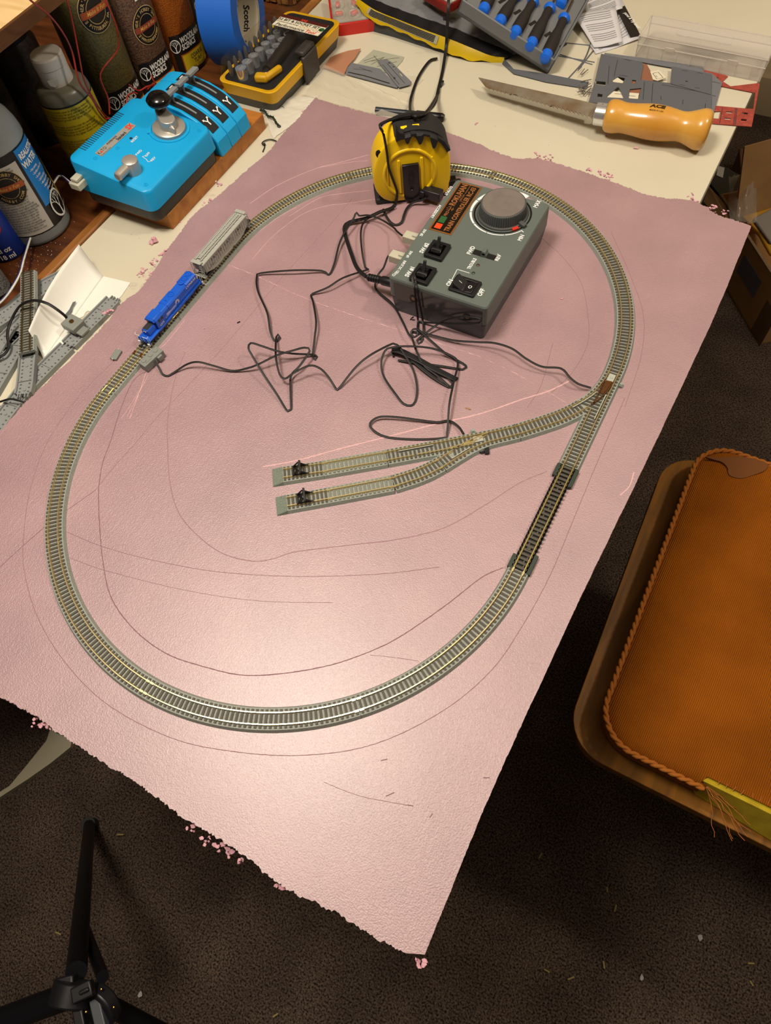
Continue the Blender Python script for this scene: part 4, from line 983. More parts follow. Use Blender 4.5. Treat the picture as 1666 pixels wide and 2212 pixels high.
band = [p for p in top_arc if p[0] < .0425]
o2 = sc_(band, 1.022); i2 = sc_(band, .97)
m.prism(o2+i2[::-1], -TH+.001, -.0032)
for k in range(5): 
    a = .25+k*.35; x, y = .05*math.cos(a+.3)*.8, .04+.043*math.sin(a+.3)
m.build('rubber_grip', rub, T, bevel=.0006, smooth=40)
m = MB(TM)
for (xa, xb) in ((-.0085, -.0020), (.0040, .0110)):
    yy = lambda x: .0835-abs(x-.004)**1.6*.55
    m.add([(xa, yy(xa)-.0018, -.004), (xb, yy(xb)-.0018, -.004), (xb, yy(xb)+.0002, -.012), (xa, yy(xa)+.0002, -.012), (xa, yy(xa)-.0060, .0012), (xb, yy(xb)-.0060, .0012)], [(0, 1, 2, 3), (4, 5, 1, 0)])
m.build('yellow_window', yel, T, smooth=0)
m = MB(TM); m.box((-.001, .0035, -.018), (.084, .007, .032)).box((.047, .0040, -.012), (.020, .0075, .016)); m.build('base_bumper', rub, T, bevel=.002)
MB(TM).box((.0445, .0125, -.006), (.010, .012, .010)).build('blade_hook', mat('hook steel black', '2c2a28', .3, .8), T, bevel=.0008)
# ================================================================ plank and power pack
T = thing('wooden_plank', 'short orange brown wooden plank under the bright blue power pack', 'plank', (-.66, .578, ZT))
pw = wood('orange stained pine', 'b9772f', '96581f', .45, (14, 60, 60))
MB().box((-.6615, .5785, ZT+.010), (.125, .211, .020)).build('board', pw, T, bevel=.001)
ZP = ZT+.020
K = frame((-.5975, .4565, ZP), (0, 1, 0), (-1, 0, 0))
kb = mat('bright blue plastic', '129fdc', .38, spec=.5, bump=(1400, .05)); kd = mat('charcoal base plastic', '3a3634', .45); ks = mat('satin silver plastic', 'b8b4ac', .36, .55)
T = thing('power_pack', 'bright blue train power pack with silver throttle lever and black ball knob', 'power pack', (-.656, .522, ZP))
w_, d_ = .132, .116
def slope(m, n0, f):
    for i in range(n0, len(m.v)):
        pass
m = MB(K); m.prism(rrect(w_-.006, d_-.006, .010, 6, w_/2, d_/2), 0, .0165); m.build('base', kd, T, bevel=.001)
zt = lambda y: .040+.13*y
m = MB(K); o = rrect(w_, d_, .011, 7, w_/2, d_/2); n = len(o); o2 = rrect(w_-.005, d_-.005, .009, 7, w_/2, d_/2); o3 = rrect(w_-.009, d_-.009, .007, 7, w_/2, d_/2)
vs = [(x, y, .0160) for x, y in o]+[(x, y, zt(y)-.0035) for x, y in rrect(w_-.0030, d_-.0030, .010, 7, w_/2, d_/2)]+[(x, y, zt(y)-.0010) for x, y in rrect(w_-.0045, d_-.0045, .0095, 7, w_/2, d_/2)]+[(x, y, zt(y)) for x, y in rrect(w_-.0080, d_-.0080, .008, 7, w_/2, d_/2)]
fs = []
for j in range(3):
    for i in range(n): fs.append((j*n+i, j*n+(i+1) % n, (j+1)*n+(i+1) % n, (j+1)*n+i))
fs += [tuple(3*n+i for i in range(n)), tuple(reversed(range(n)))]
m.add(vs, fs); m.build('upper_case', kb, T, smooth=40)
KT = K @ TR((0, 0, .040)) @ Matrix.Rotation(math.atan(.13), 4, 'X')       # top face frame
def kl(px, py, h=0):
    M2 = KT @ TR((0, 0, h)); return loc2(px, py, M2)
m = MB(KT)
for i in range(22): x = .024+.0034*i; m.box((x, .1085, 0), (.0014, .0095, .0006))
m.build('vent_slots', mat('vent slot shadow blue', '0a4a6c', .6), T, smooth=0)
ca = kl(366, 279)
m = MB(KT); m.lathe([(.0245, 0), (.0240, .0012), (.0215, .0012), (.0205, 0)], 48, M=TR((*ca, 0)), cap=False); m.box((ca[0]-.017, ca[1]+.0165, .0008), (.0050, .0050, .0016), .8); m.build('throttle_surround', kb, T, smooth=50)
m = MB(KT @ TR((*ca, 0))); m.lathe([(.0195, 0), (.0195, .0035), (.0185, .0044), (.006, .0050)], 48); thr = m.build('throttle_dial', ks, T, smooth=40)
kt_top = onplane(341, 214, KT @ TR((0, 0, .030))); hv = KT.inverted() @ kt_top; la = math.atan2(hv.y-ca[1], hv.x-ca[0]); ll = math.hypot(hv.y-ca[1], hv.x-ca[0])
TD = KT @ TR((*ca, 0)) @ Matrix.Rotation(la, 4, 'Z')
m = MB(TD); rr0 = .0105; arm0 = [(-.0192, 0), (-.007, .0100), (.004, .0106), (ll-.002, .0086), (ll+.004, .0056), (ll+.006, 0), (ll+.004, -.0056), (ll-.002, -.0086), (.004, -.0106), (-.007, -.0100)]
arm = [(rr0*math.cos(math.radians(90+180*k/10))-.001, rr0*math.sin(math.radians(90+180*k/10))) for k in range(11)]+[(ll+.0078*math.cos(math.radians(-90+180*k/10)), .0078*math.sin(math.radians(-90+180*k/10))) for k in range(11)]
v = [(x, y, .004) for x, y in arm]+[(x, y*.88, .0150+max(0, x)*.16) for x, y in arm]; n = len(arm)
m.prism([(-.006, .0075), (-.0190, 0), (-.006, -.0075)], .004, .011, top=[(-.006, .005), (-.0182, 0), (-.006, -.005)])
m.add(v, [(i, (i+1) % n, n+(i+1) % n, n+i) for i in range(n)]+[tuple(n+i for i in range(n)), tuple(reversed(range(n)))]); m.build('throttle_lever', ks, thr, bevel=.0012, seg=3)
MB(TD).box((-.0130, 0, .0112), (.0100, .0010, .0004)).build('pointer_line', mat('white paint', 'f0f0ec', .4), thr)
m = MB(TD @ TR((ll-.001, 0, 0))); m.cyl((0, 0, .0185), .0042, .008, 20); m.lathe([(.0001, .0225), (.0090, .0240), (.0135, .0275), (.0142, .0305), (.0110, .0345), (.005, .0365), (.0001, .0369)], 32, cap=False); m.build('ball_knob', mat('glossy black', '0c0b0c', .12, spec=.7), thr, smooth=60)
cs = kl(288, 370, 0); cs2 = kl(287, 348, .017)
m = MB(KT @ TR((*cs, 0))); m.lathe([(.0098, 0), (.0092, .0130), (.0088, .0150), (.0075, .0160)], 32); ds = m.build('direction_switch', ks, T, smooth=40)
hp_ = KT.inverted() @ onplane(253, 383, KT @ TR((0, 0, .010)))
a = Vector((cs[0], cs[1], .010)); b = Vector((hp_.x, hp_.y, .010)); dd = (b-a).normalized()
m = MB(KT); m.rod(a, b-dd*.0015, .0052, 20).rod(b-dd*.0015, b, .0052, 20, r2=.0038); m.build('switch_handle', ks, ds, smooth=40)
# badge and print
bc = [kl(x, y) for x, y in ((205, 329), (219, 341), (293, 274), (282, 264))]; bx = sum(p[0] for p in bc)/4; by = sum(p[1] for p in bc)/4
BM = KT @ TR((bx, by, .0002)); Lb = math.hypot(bc[2][0]-bc[1][0], bc[2][1]-bc[1][1]); ab = math.atan2(bc[2][1]-bc[1][1], bc[2][0]-bc[1][0]); BM = BM @ Matrix.Rotation(ab, 4, 'Z')
bd = MB(BM).box((0, 0, .0002), (Lb, .0105, .0004)).build('badge', mat('silver badge', 'b4b2ac', .35, .4), T, bevel=.0001)
bt = mat('black print', '1c1a1a', .5); rd = mat('red print', 'd23a26', .5)
m = MB(BM); m.text('K', .0070, TR((-Lb*.455, .0008, .0005)), bold=.0, sx=.8); m.text('TO', .0070, TR((-Lb*.325, .0008, .0005)), bold=.0, sx=.8); m.text('Model No.22-018', .0026, TR((-Lb*.36, -.0042, .0005)), sx=.9)
m.text('POWER PACK', .0038, TR((-Lb*.06, .0026, .0005)), bold=.06, sx=.72); m.text('Standard', .0060, TR((Lb*.12, -.0022, .0005)), bold=.07, sx=.72); m.build('badge_lettering', bt, bd, smooth=0)
m = MB(BM); m.text('SX', .0100, TR((Lb*.40, 0, .0005)), bold=.10, shear=.15, sx=.75); m.prism([(-Lb*.430, -.0014), (-Lb*.380, -.0014), (-Lb*.405, .0032)], .0004, .0005); m.build('red_lettering', rd, bd, smooth=0)
m = MB(KT)
def ktx(s, px, py, size, **kw): x, y = kl(px, py); m.text(s, size, TR((x, y, .0002)), **kw)
ktx('RESET', 291, 301, .0046, bold=.02); ktx('FWD', 300, 330, .0046, bold=.02); ktx('OFF', 319, 334, .0046, bold=.02); ktx('REV', 331, 344, .0046, bold=.02)
for pa_, pb_ in (((308, 338), (317, 337)), ((308, 339), (316, 344)), ((316, 344), (320, 350)), ((320, 350), (326, 349))):
    A, B = Vector((*kl(*pa_), 0)), Vector((*kl(*pb_), 0)); c = (A+B)/2; m.box((c.x, c.y, .0002), ((B-A).length+.0003, .0005, .0001), math.atan2((B-A).y, (B-A).x))
m.build('printed_legend', wht, T, smooth=0)
for (px, py) in ((206, 342), (315, 399), (430, 282), (254, 320)):
    x, y = kl(px, py); m = MB(KT @ TR((x, y, 0))); m.lathe([(.0028, .0001), (.0026, .0005), (.0022, .0005), (.0020, .0001)], 18, cap=False); m.box((0, 0, .0002), (.0026, .0006, .0003)).box((0, 0, .0002), (.0006, .0026, .0003)); m.build('screw', kb, T)
x, y = kl(283, 299); MB(KT).lathe([(.0018, .0001), (.0018, .0004), (.0014, .0004)], 16, M=TR((x, y, 0))).build('reset_button', mat('reset hole', '0b2f45', .5), T)
# white cable plug on the left end
m = MB(K); m.box((-.006, .104, .030), (.014, .015, .008)).box((-.004, .104, .0365), (.012, .010, .004)); m.build('white_plug', milky, T, bevel=.001)
# three turnout switches clipped on
def tswitch(i, label):
    x0 = w_+.0004+i*.0216
    S = thing('turnout_control', label, 'turnout control', tuple(K @ Vector((x0+.0108, d_/2, 0))), 0, 'turnout controls beside the power pack')
    side = [(0, 0), (.002, .018), (.012, .030), (.028, .0405), (.048, .0475), (.070, .0510), (.090, .0515), (.104, .0500), (.112, .0470), (.116, .040), (.116, 0)]
    M = K @ TR((x0, 0, 0)) @ Matrix(((0, 0, 1, 0), (1, 0, 0, 0), (0, 1, 0, 0), (0, 0, 0, 1)))
    m = MB(M); m.prism(side, .0002, .0214); m.build('housing', kb, S, bevel=.0012, smooth=30)
    cv = catmull([(y, z, 0) for y, z in side[1:9]], .002); top = [(p.x, p.y) for p in cv if .007 < p.x < .092]
    def strip(m, ya, yb, xa, xb, h, h0=0):
        ps = [p for p in top if ya <= p[0] <= yb]
        vs = []; 
        for y, z in ps: vs += [(x0+xa, y, z+h0), (x0+xb, y, z+h0), (x0+xa, y, z+h), (x0+xb, y, z+h)]
        fs = []
        for k in range(len(ps)-1):
            a = k*4; b = a+4; fs += [(a+2, a+3, b+3, b+2), (a, a+2, b+2, b), (a+1, b+1, b+3, a+3)]
        fs += [(0, 1, 3, 2), tuple(len(ps)*4-4+q_ for q_ in (0, 2, 3, 1))]
        return m.add(vs, fs)
    m = MB(K); strip(m, .008, .088, .0040, .0174, .0006); pan = m.build('black_panel', mat('sparkle black panel', '101113', .5, n=(2500, .10, '1c1d20')), S, smooth=40)
    m = MB(K); strip(m, .030, .066, .0094, .0116, .0011, .0004); m.build('slot_track', mat('mid grey plastic', '7f8385', .45), pan, smooth=40)
    zz = lambda y: next(z for yy, z in [(p[0], p[1]) for p in top] if yy >= y)
    y1 = .063; m = MB(K); m.rod((x0+.0105, y1, zz(y1)), (x0+.0105, y1-.001, zz(y1)+.011), .0014, 8, r2=.0020)
    m.box((x0+.0107, y1-.001, zz(y1)+.0125), (.0178, .0082, .0036), M=RX(-6)); m.build('lever', mat('mid grey plastic', '7f8385', .45), S, bevel=.0005)
    m = MB(K); y2 = .0175; z2 = zz(y2)+.0009; an = math.degrees(math.atan2(zz(y2+.006)-zz(y2-.006), .012)); Q = TR((x0+.0108, y2, z2)) @ RX(an)
    m.box((0, 0, 0), (.0016, .0055, .0002), M=Q @ TR((0, -.002, 0))); m.box((0, 0, 0), (.0014, .0050, .0002), M=Q @ TR((-.0018, .0020, 0)) @ RZ(40)); m.box((0, 0, 0), (.0014, .0050, .0002), M=Q @ TR((.0018, .0020, 0)) @ RZ(-40))
    for s in (-1, 1): m.prism([(-.0018, 0), (.0018, 0), (0, .0022)], 0, .0002, M=Q @ TR((s*.0034, .0036, 0)) @ RZ(-40*s))
    y3 = .080; m.box((x0+.0105, y3+.003, zz(y3)+.0009), (.0060, .0012, .0003)); m.box((x0+.0075, y3-.002, zz(y3)+.0009), (.0012, .0050, .0003))
    m.build('panel_marks', wht, pan, smooth=0)
for i, lb in enumerate(('blue turnout control with grey lever clipped right against the power pack', 'blue turnout control with grey lever, middle one of the three', 'blue turnout control with grey lever at the far end next to the bit set')): tswitch(i, lb)

# ================================================================ cords around the power pack
T = thing('throttle_cable', 'white and blue twin wire from the white plug down to the spare track', 'wire', tuple(at(60, 500, ZT)))
P = [K @ Vector((-.012, .104, .030)), at(133, 380, ZP+.026), at(120, 390, ZP+.022), at(101, 424, ZT+.036), at(87, 458, ZT+.030), at(75, 486, ZT+.024), at(64, 520, ZT+.016), at(52, 560, ZT+.018), at(44, 590, ZT+.020), at(28, 620, ZT+.020), at(10, 645, ZT+.016), at(-15, 668, ZT+.012)]
MB().tube(catmull(P, .003), .0011, 6).build('white_wire', mat('white insulation', 'd8d6cc', .4), T, smooth=60)
MB().tube(catmull([p+Vector((-.0019, .0004, -.0003)) for p in P], .003), .0011, 6).build('blue_wire', mat('navy insulation', '26306e', .4), T, smooth=60)
redw = mat('red insulation', 'a8301e', .4); blw = mat('dark insulation', '1a0f10', .4)
def pair(name, label, pts, X0=-.722, dz=0):
    S = thing(name, label, 'wire', tuple(atx(*pts[0][:2], X0)))
    P = [atx(p[0], p[1], p[2] if len(p) > 2 else X0) for p in pts]
    MB().tube(catmull(P, .004), .0009, 6).build('red_wire', redw, S, smooth=60)
    MB().tube(catmull([p+Vector((-.0012, .0012, -.0008)) for p in P], .004), .0009, 6).build('black_wire', blw, S, smooth=60)
pair('hanging_wire', 'leftmost red and black twin wire hanging down across the yellow labelled bottle', [(52, -20, -.66), (65, 0, -.665), (106, 33, -.68), (136, 71, -.69), (156, 113, -.70), (171, 176, -.705), (199, 214, -.71), (212, 238, -.715), (226, 256, -.72), (236, 256, -.722)])
pair('hanging_wire', 'middle red and black twin wire hanging in front of the olive jar', [(142, -20, -.70), (145, 0, -.70), (156, 45, -.705), (171, 121, -.71), (181, 171, -.715), (202, 214, -.72), (219, 240, -.722), (232, 254, -.724), (240, 256, -.724)])
pair('hanging_wire', 'rightmost red and black twin wire kinked in front of the olive jar', [(222, -20, -.72), (228, 0, -.72), (247, 45, -.72), (256, 83, -.722), (252, 111, -.724), (222, 149, -.726), (217, 171, -.726), (234, 214, -.724), (237, 247, -.722)])
pair('control_wire', 'red and orange wires curling behind the turnout controls', [(279, 183, -.722), (290, 192, -.722), (302, 196, -.721), (315, 188, -.72), (330, 185, -.722), (345, 192, -.721), (350, 196, -.722)])
pair('control_wire', 'red wire arching from the power pack back to the control terminals', [(273, 226, -.720), (276, 206, -.722), (290, 200, -.722), (297, 203, -.72)])
pair('control_wire', 'orange and red wires looping up beside the black ball knob', [(318, 193, -.720), (330, 182, -.722), (341, 186, -.722), (346, 196, -.721)])
pair('control_wire', 'red wires rising in front of the ballast label', [(327, 163, -.724), (334, 178, -.722), (352, 190, -.721), (362, 197, -.720)])

# ================================================================ bottles and jars on the desk
ZD = ZT+.0026
def bent(fn_r, cx, cy, z0, a0, tilt=None):
    """map label coords (u along the girth, v up) to the bottle surface; a0 = facing angle"""
    def f(v): 
        a = a0+v[0]/fn_r; p = Vector((cx+(fn_r+.0003+v[2])*math.cos(a), cy+(fn_r+.0003+v[2])*math.sin(a), z0+v[1]))
        return tilt @ p if tilt else p
    return f
def wrap(m, u0, u1, v0, v1, f, n=24, th=0.0, vfun=None):
    vs = []; 
    for i in range(n+1):
        u = u0+(u1-u0)*i/n
        b, t = (vfun(u) if vfun else (v0, v1)); vs += [f((u, b, th)), f((u, t, th))]
    return m.add(vs, [(2*i, 2*i+2, 2*i+3, 2*i+1) for i in range(n)])
def wrap_poly(m, pts, f, th=0.0):
    tri = tessellate_polygon([[Vector((p[0], p[1], 0)) for p in pts]]); n = len(pts)
    fs = []
    for a, b, c in tri:
        A, B, Cc = (Vector(pts[i][:2]) for i in (a, b, c))
        if (B-A).x*(Cc-A).y-(B-A).y*(Cc-A).x < 0: b, c = c, b
        fs.append((a, b, c))
    return m.add([f((p[0], p[1], th)) for p in pts], fs)
def wrap_disc(m, r, f, u=0.0, v=0.0, e=1.0, th=0.0, n=40, rings=8):
    vs = [f((u, v, th))]; fs = []
    for k in range(1, rings+1):
        for i in range(n): a = 2*PI*i/n; vs.append(f((u+r*k/rings*math.cos(a), v+e*r*k/rings*math.sin(a), th)))
    for i in range(n): fs.append((0, 1+i, 1+(i+1) % n))
    for k in range(rings-1):
        for i in range(n): a = 1+k*n; fs.append((a+i, a+n+i, a+n+(i+1) % n, a+(i+1) % n))
    return m.add(vs, fs)
def tree_logo(m, u, v, r, f, th=.0004):
    ring = circ(r, 28, u, v, e=1.15); inn = circ(r*.86, 28, u, v, e=1.15); n = len(ring)
    vs = [f((p[0], p[1], th)) for p in ring+inn]; m.add(vs, [(i, (i+1) % n, n+(i+1) % n, n+i) for i in range(n)])
    def br(x, y, a, l, w_, d):
        x2, y2 = x+l*math.cos(a), y+l*math.sin(a); nx, ny = -math.sin(a)*w_/2, math.cos(a)*w_/2
        m.add([f((u+q_[0]*r, v+q_[1]*r, th)) for q_ in ((x+nx, y+ny), (x-nx, y-ny), (x2-nx*.6, y2-ny*.6), (x2+nx*.6, y2+ny*.6))], [(0, 1, 2, 3)])
        if d:
            for da in (-.42, .38): br(x2, y2, a+da, l*.74, w_*.66, d-1)
    br(0, -1.0, PI/2, .62, .20, 4)
def shop_sticker(T, u, v, r, f, e=1.0, rot=0.0, ring='c9b27a', band='9a4a22', strings=("ESTHER'S HOBBY SHOP", 'PITTSBURGH, PA')):
    g = lambda q_: f((u+q_[0]*math.cos(rot)-q_[1]*math.sin(rot), v+(q_[0]*math.sin(rot)+q_[1]*math.cos(rot)), q_[2] if len(q_) > 2 else .0005))
    m = MB(); wrap_disc(m, r, g, e=e, th=.0005); st = m.build('shop_sticker', mat('sticker rim tan', ring, .4), T, smooth=0)
    m = MB(); wrap_disc(m, r*.965, g, e=e, th=.0007); m.build('sticker_field', mat('sticker black', '14100e', .35), st, smooth=0)
    m = MB(); c = circ(r*.60, 32, e=e); n = 32; inn = circ(r*.57, 32, e=e); m.add([g((p[0], p[1], .0009)) for p in c+inn], [(i, (i+1) % n, n+(i+1) % n, n+i) for i in range(n)]); 
    def ringtext(s, rad, a0, a1, size, flip):
        for i, ch in enumerate(s):
            a = a0+(a1-a0)*(i+.5)/len(s)
            if ch == ' ': continue
            rt = a-PI/2 if not flip else a+PI/2
            m.text(ch, size, None, bold=.04, fn=lambda q_: g((rad*math.cos(a)+q_[0]*math.cos(rt)-q_[1]*math.sin(rt), e*(rad*math.sin(a))+q_[0]*math.sin(rt)+q_[1]*math.cos(rt), .0010)))
    ringtext(strings[0], r*.78, math.radians(205), math.radians(-5), r*.24, False)
    ringtext(strings[1], r*.78, math.radians(212), math.radians(330), r*.22, True)
    m.build('sticker_lettering', mat('tan print', 'b59a62', .5), st, smooth=0)
    m = MB(); n = 16; xs = [-r*.93+2*r*.93*i/n for i in range(n+1)]
    m.add([g((x, y*r, .0011)) for x in xs for y in (-.16, .16)], [(2*i, 2*i+2, 2*i+3, 2*i+1) for i in range(n)]); bn = m.build('sticker_band', mat('rust band '+band, band, .35), st, smooth=0)
    m = MB(); m.text("Make It Fun", r*.26, None, bold=.02, shear=.3, fn=lambda q_: g((q_[0], q_[1], .0013))); m.build('band_lettering', mat('gold print', 'd0a058', .5), st, smooth=0)

# flip cap bottle with the yellow text label
T = thing('flip_cap_bottle', 'cloudy bottle with white flip cap and yellow small print label behind the power pack', 'bottle', (-.757, .527, ZD))
bx, by, br_ = -.760, .530, .0315
cloudy = mat('cloudy grey plastic', '7d7a6c', .3, trans=.15, sss=.2)
m = MB(TR((bx, by, ZD))); m.lathe([(br_-.003, 0), (br_, .003), (br_, .100), (br_-.0015, .106), (br_-.006, .111), (.018, .1125), (.016, .113)], 48); m.build('body', cloudy, T, smooth=60)
m = MB(TR((bx, by, ZD+.003))); m.lathe([(.0180, .1095), (.0180, .1270), (.0176, .1272), (.0184, .1276), (.0184, .1375), (.0172, .1395), (.010, .1400)], 40); cap = m.build('cap', mat('white cap plastic', 'cfc9c0', .45), T, smooth=30)
f = bent(.0184, bx, by, ZD, math.radians(-55)); m = MB(); m.prism([(x, y) for x, y in ((-.006, .122), (.006, .122), (.0045, .1165), (0, .1145), (-.0045, .1165))], 0, .0004, M=None); m.v = [f(v) for v in m.v]; m.build('thumb_notch', mat('white cap plastic', 'cfc9c0', .45), cap)
f = bent(br_, bx, by, ZD, math.radians(-58))
m = MB(); wrap(m, -.060, .060, .004, .0985, f); lab = m.build('label', mat('yellow label', 'c9b21c', .45), T, smooth=60)
m = MB(); wrap(m, -.060, .060, .0965, .0985, f, th=.0002); blab = m.build('label_edge', bt, lab, smooth=60)
m = MB(); rt = random.Random(8); words = 'to fix ground cover on terrain models before applying landscape materials dilute with water spray let dry for a lighter color add water blend'.split()
v = .093
blocks = [4, 4, 4, 4, 3]
for b_ in blocks:
    for k in range(b_):
        s = ' '.join(rt.choice(words) for _ in range(11))
        m.text(s, .0036, None, bold=.01, sx=.8, fn=lambda q_, v=v: f((q_[0], v+q_[1], .0003))); v -= .0032
    v -= .0052
m.build('label_lettering', mat('brown print', '5a4a10', .6), lab, smooth=0)

# large water bottle
bx, by, br_ = -.760, .4105, .0395
T = thing('water_effect_bottle', 'large translucent bottle with blue REALISTIC WATER label standing on the desk', 'bottle', (bx, by, ZD))
m = MB(TR((bx, by, ZD))); m.lathe([(br_-.004, 0), (br_-.001, .002), (br_, .006), (br_, .116), (br_-.001, .124), (br_-.004, .134), (br_-.011, .146), (.017, .155), (.013, .158), (.013, .168)], 56)
m.build('body', mat('translucent pale plastic', 'a4adb0', .3, trans=.3, sss=.25), T, smooth=70)
MB(TR((bx, by, ZD))).lathe([(.0145, .168), (.0145, .184), (.012, .186)], 32).build('cap', mat('white cap plastic', 'cfc9c0', .45), T)
SV = 1.15
f_ = bent(br_, bx, by, ZD, math.radians(10))
f = lambda v: f_((v[0]*1.05, v[1]*SV, v[2]))
def patch(m, u0, u1, v0, v1, th): return wrap(m, u0, u1, v0, v1, f, 16, th)
m = MB(); patch(m, -.075, .075, .0135, .098, .0001); lab = m.build('label', mat('black label', '141416', .4), T, smooth=60)
m = MB(); patch(m, -.060, -.012, .0150, .089, .0003); m.build('text_panel', mat('white label panel', 'b8b4ae', .5), lab, smooth=60)
m = MB(); 
wrap(m, -.0085, .022, .03, .095, f, 16, .0003, vfun=lambda u: (.020+(.0 if u < .0 else (u)*1.2)+.016, .0965)); m.build('blue_panel', mat('blue label panel', '1f7ac8', .4), lab, smooth=60)
m = MB(); wrap(m, .0225, .036, 0, 0, f, 16, .0004, vfun=lambda u: (.026, .030+(.0225-u)*-.2+max(0,(u-.0225))*4.6)); m.build('yellow_panel', mat('yellow label', 'c9b21c', .45), lab, smooth=60)
m = MB(); wrap_disc(m, .0132, f, .0095, .0290, 1.05, .0006); m.build('logo_disc', mat('black label', '141416', .4), lab, smooth=0)
m = MB(); tree_logo(m, .0095, .0290, .0125, f, .0009)
T_ = lambda s, u, v, sz, **kw: m.text(s, sz, None, fn=lambda q_: f((u+q_[0], v+q_[1], .0009)), **kw)
T_('REALISTIC', .0075, .0885, .0078, bold=.08, sx=.78); T_('WATER', .0045, .0800, .0088, bold=.08, sx=.80)
for i, s in enumerate(('No mixing', 'Surface dries dry', '& clear', 'Self-leveling', 'Models calm', 'Make pools', 'Water-based', 'Easy cleanup', 'Pours')): T_('• '+s, -.0035+.0012*i, .0725-.0042*i, .0034, bold=.03, sx=.8, align='LEFT')
T_('WOODLAND', .0260, .0195, .0042, bold=.05, sx=.8)
m.build('white_lettering', wht, lab, smooth=0)
m = MB(); v = .086
while v > .018:
    s = ' '.join(rt.choice(words) for _ in range(6)); T_(s, -.0365, v, .0028, sx=.86, bold=.02); v -= .00275
m.build('small_print', mat('dark print', '2b2b2e', .6), lab, smooth=0)
f0 = f
shop_sticker(T, -.0330, .0690, .0180, f, strings=("ESTHER'S HOBBY SHOP", 'HOBBY.COM'))
m = MB(TR((bx+.012, by+.036, ZD+.080)) @ RZ(30)); m.box((0, 0, 0), (.004, .0015, .030)); m.build('label_flap', mat('peeling white label', 'c8c4bc', .5), T)

# blue squeeze bottle, part in view
gx, gy = at(18, 540, ZD).x, at(18, 540, ZD).y
T = thing('squeeze_bottle', 'blue and red labelled squeeze bottle marked 4 fl oz at the left edge', 'bottle', (gx, gy, ZD))
m = MB(TR((gx, gy, ZD))); m.lathe([(.020, 0), (.0225, .002), (.0225, .072), (.018, .085), (.009, .093), (.007, .100), (.007, .112), (.003, .125)], 40); m.build('body', mat('blue label plastic', '10369a', .4), T, smooth=60)
f = bent(.0225, gx, gy, ZD, math.radians(-48)); m = MB(); wrap_disc(m, .0175, f, 0, .050, 1, .0004); rc = m.build('red_roundel', mat('red orange label', 'c8321a', .4), T, smooth=0)
m = MB(); m.text('4 fl oz', .0088, None, bold=.04, sx=.95, fn=lambda q_: f((.002+q_[0], .0165+q_[1], .0005))); m.text('118 ml', .0088, None, bold=.04, sx=.95, fn=lambda q_: f((.002+q_[0], .0072+q_[1], .0005))); m.text('venture', .0052, None, bold=.02, fn=lambda q_: f((q_[0], .043+q_[1], .0007))); m.text('fine &', .0052, None, bold=.02, fn=lambda q_: f((q_[0], .054+q_[1], .0007)))
m.build('white_lettering', wht, T, smooth=0)
gx, gy = at(-6, 628, ZD).x, at(-6, 628, ZD).y
T = thing('small_tin', 'small grey tin of fine print at the left edge below the blue bottle', 'tin', (gx, gy, ZD))
m = MB(TR((gx, gy, ZD))); m.lathe([(.0165, 0), (.0175, .001), (.0175, .052), (.0165, .053)], 36); m.build('body', mat('grey print label', '8a8a88', .5, n=(900, .05, '3a3a3a')), T)
m = MB(TR((gx, gy, ZD))); m.lathe([(.0178, 0), (.0178, .004)], 36); m.lathe([(.0165, .053), (.0165, .060)], 36); m.build('rim', mat('dark metal rim', '2a2624', .4, .6), T)

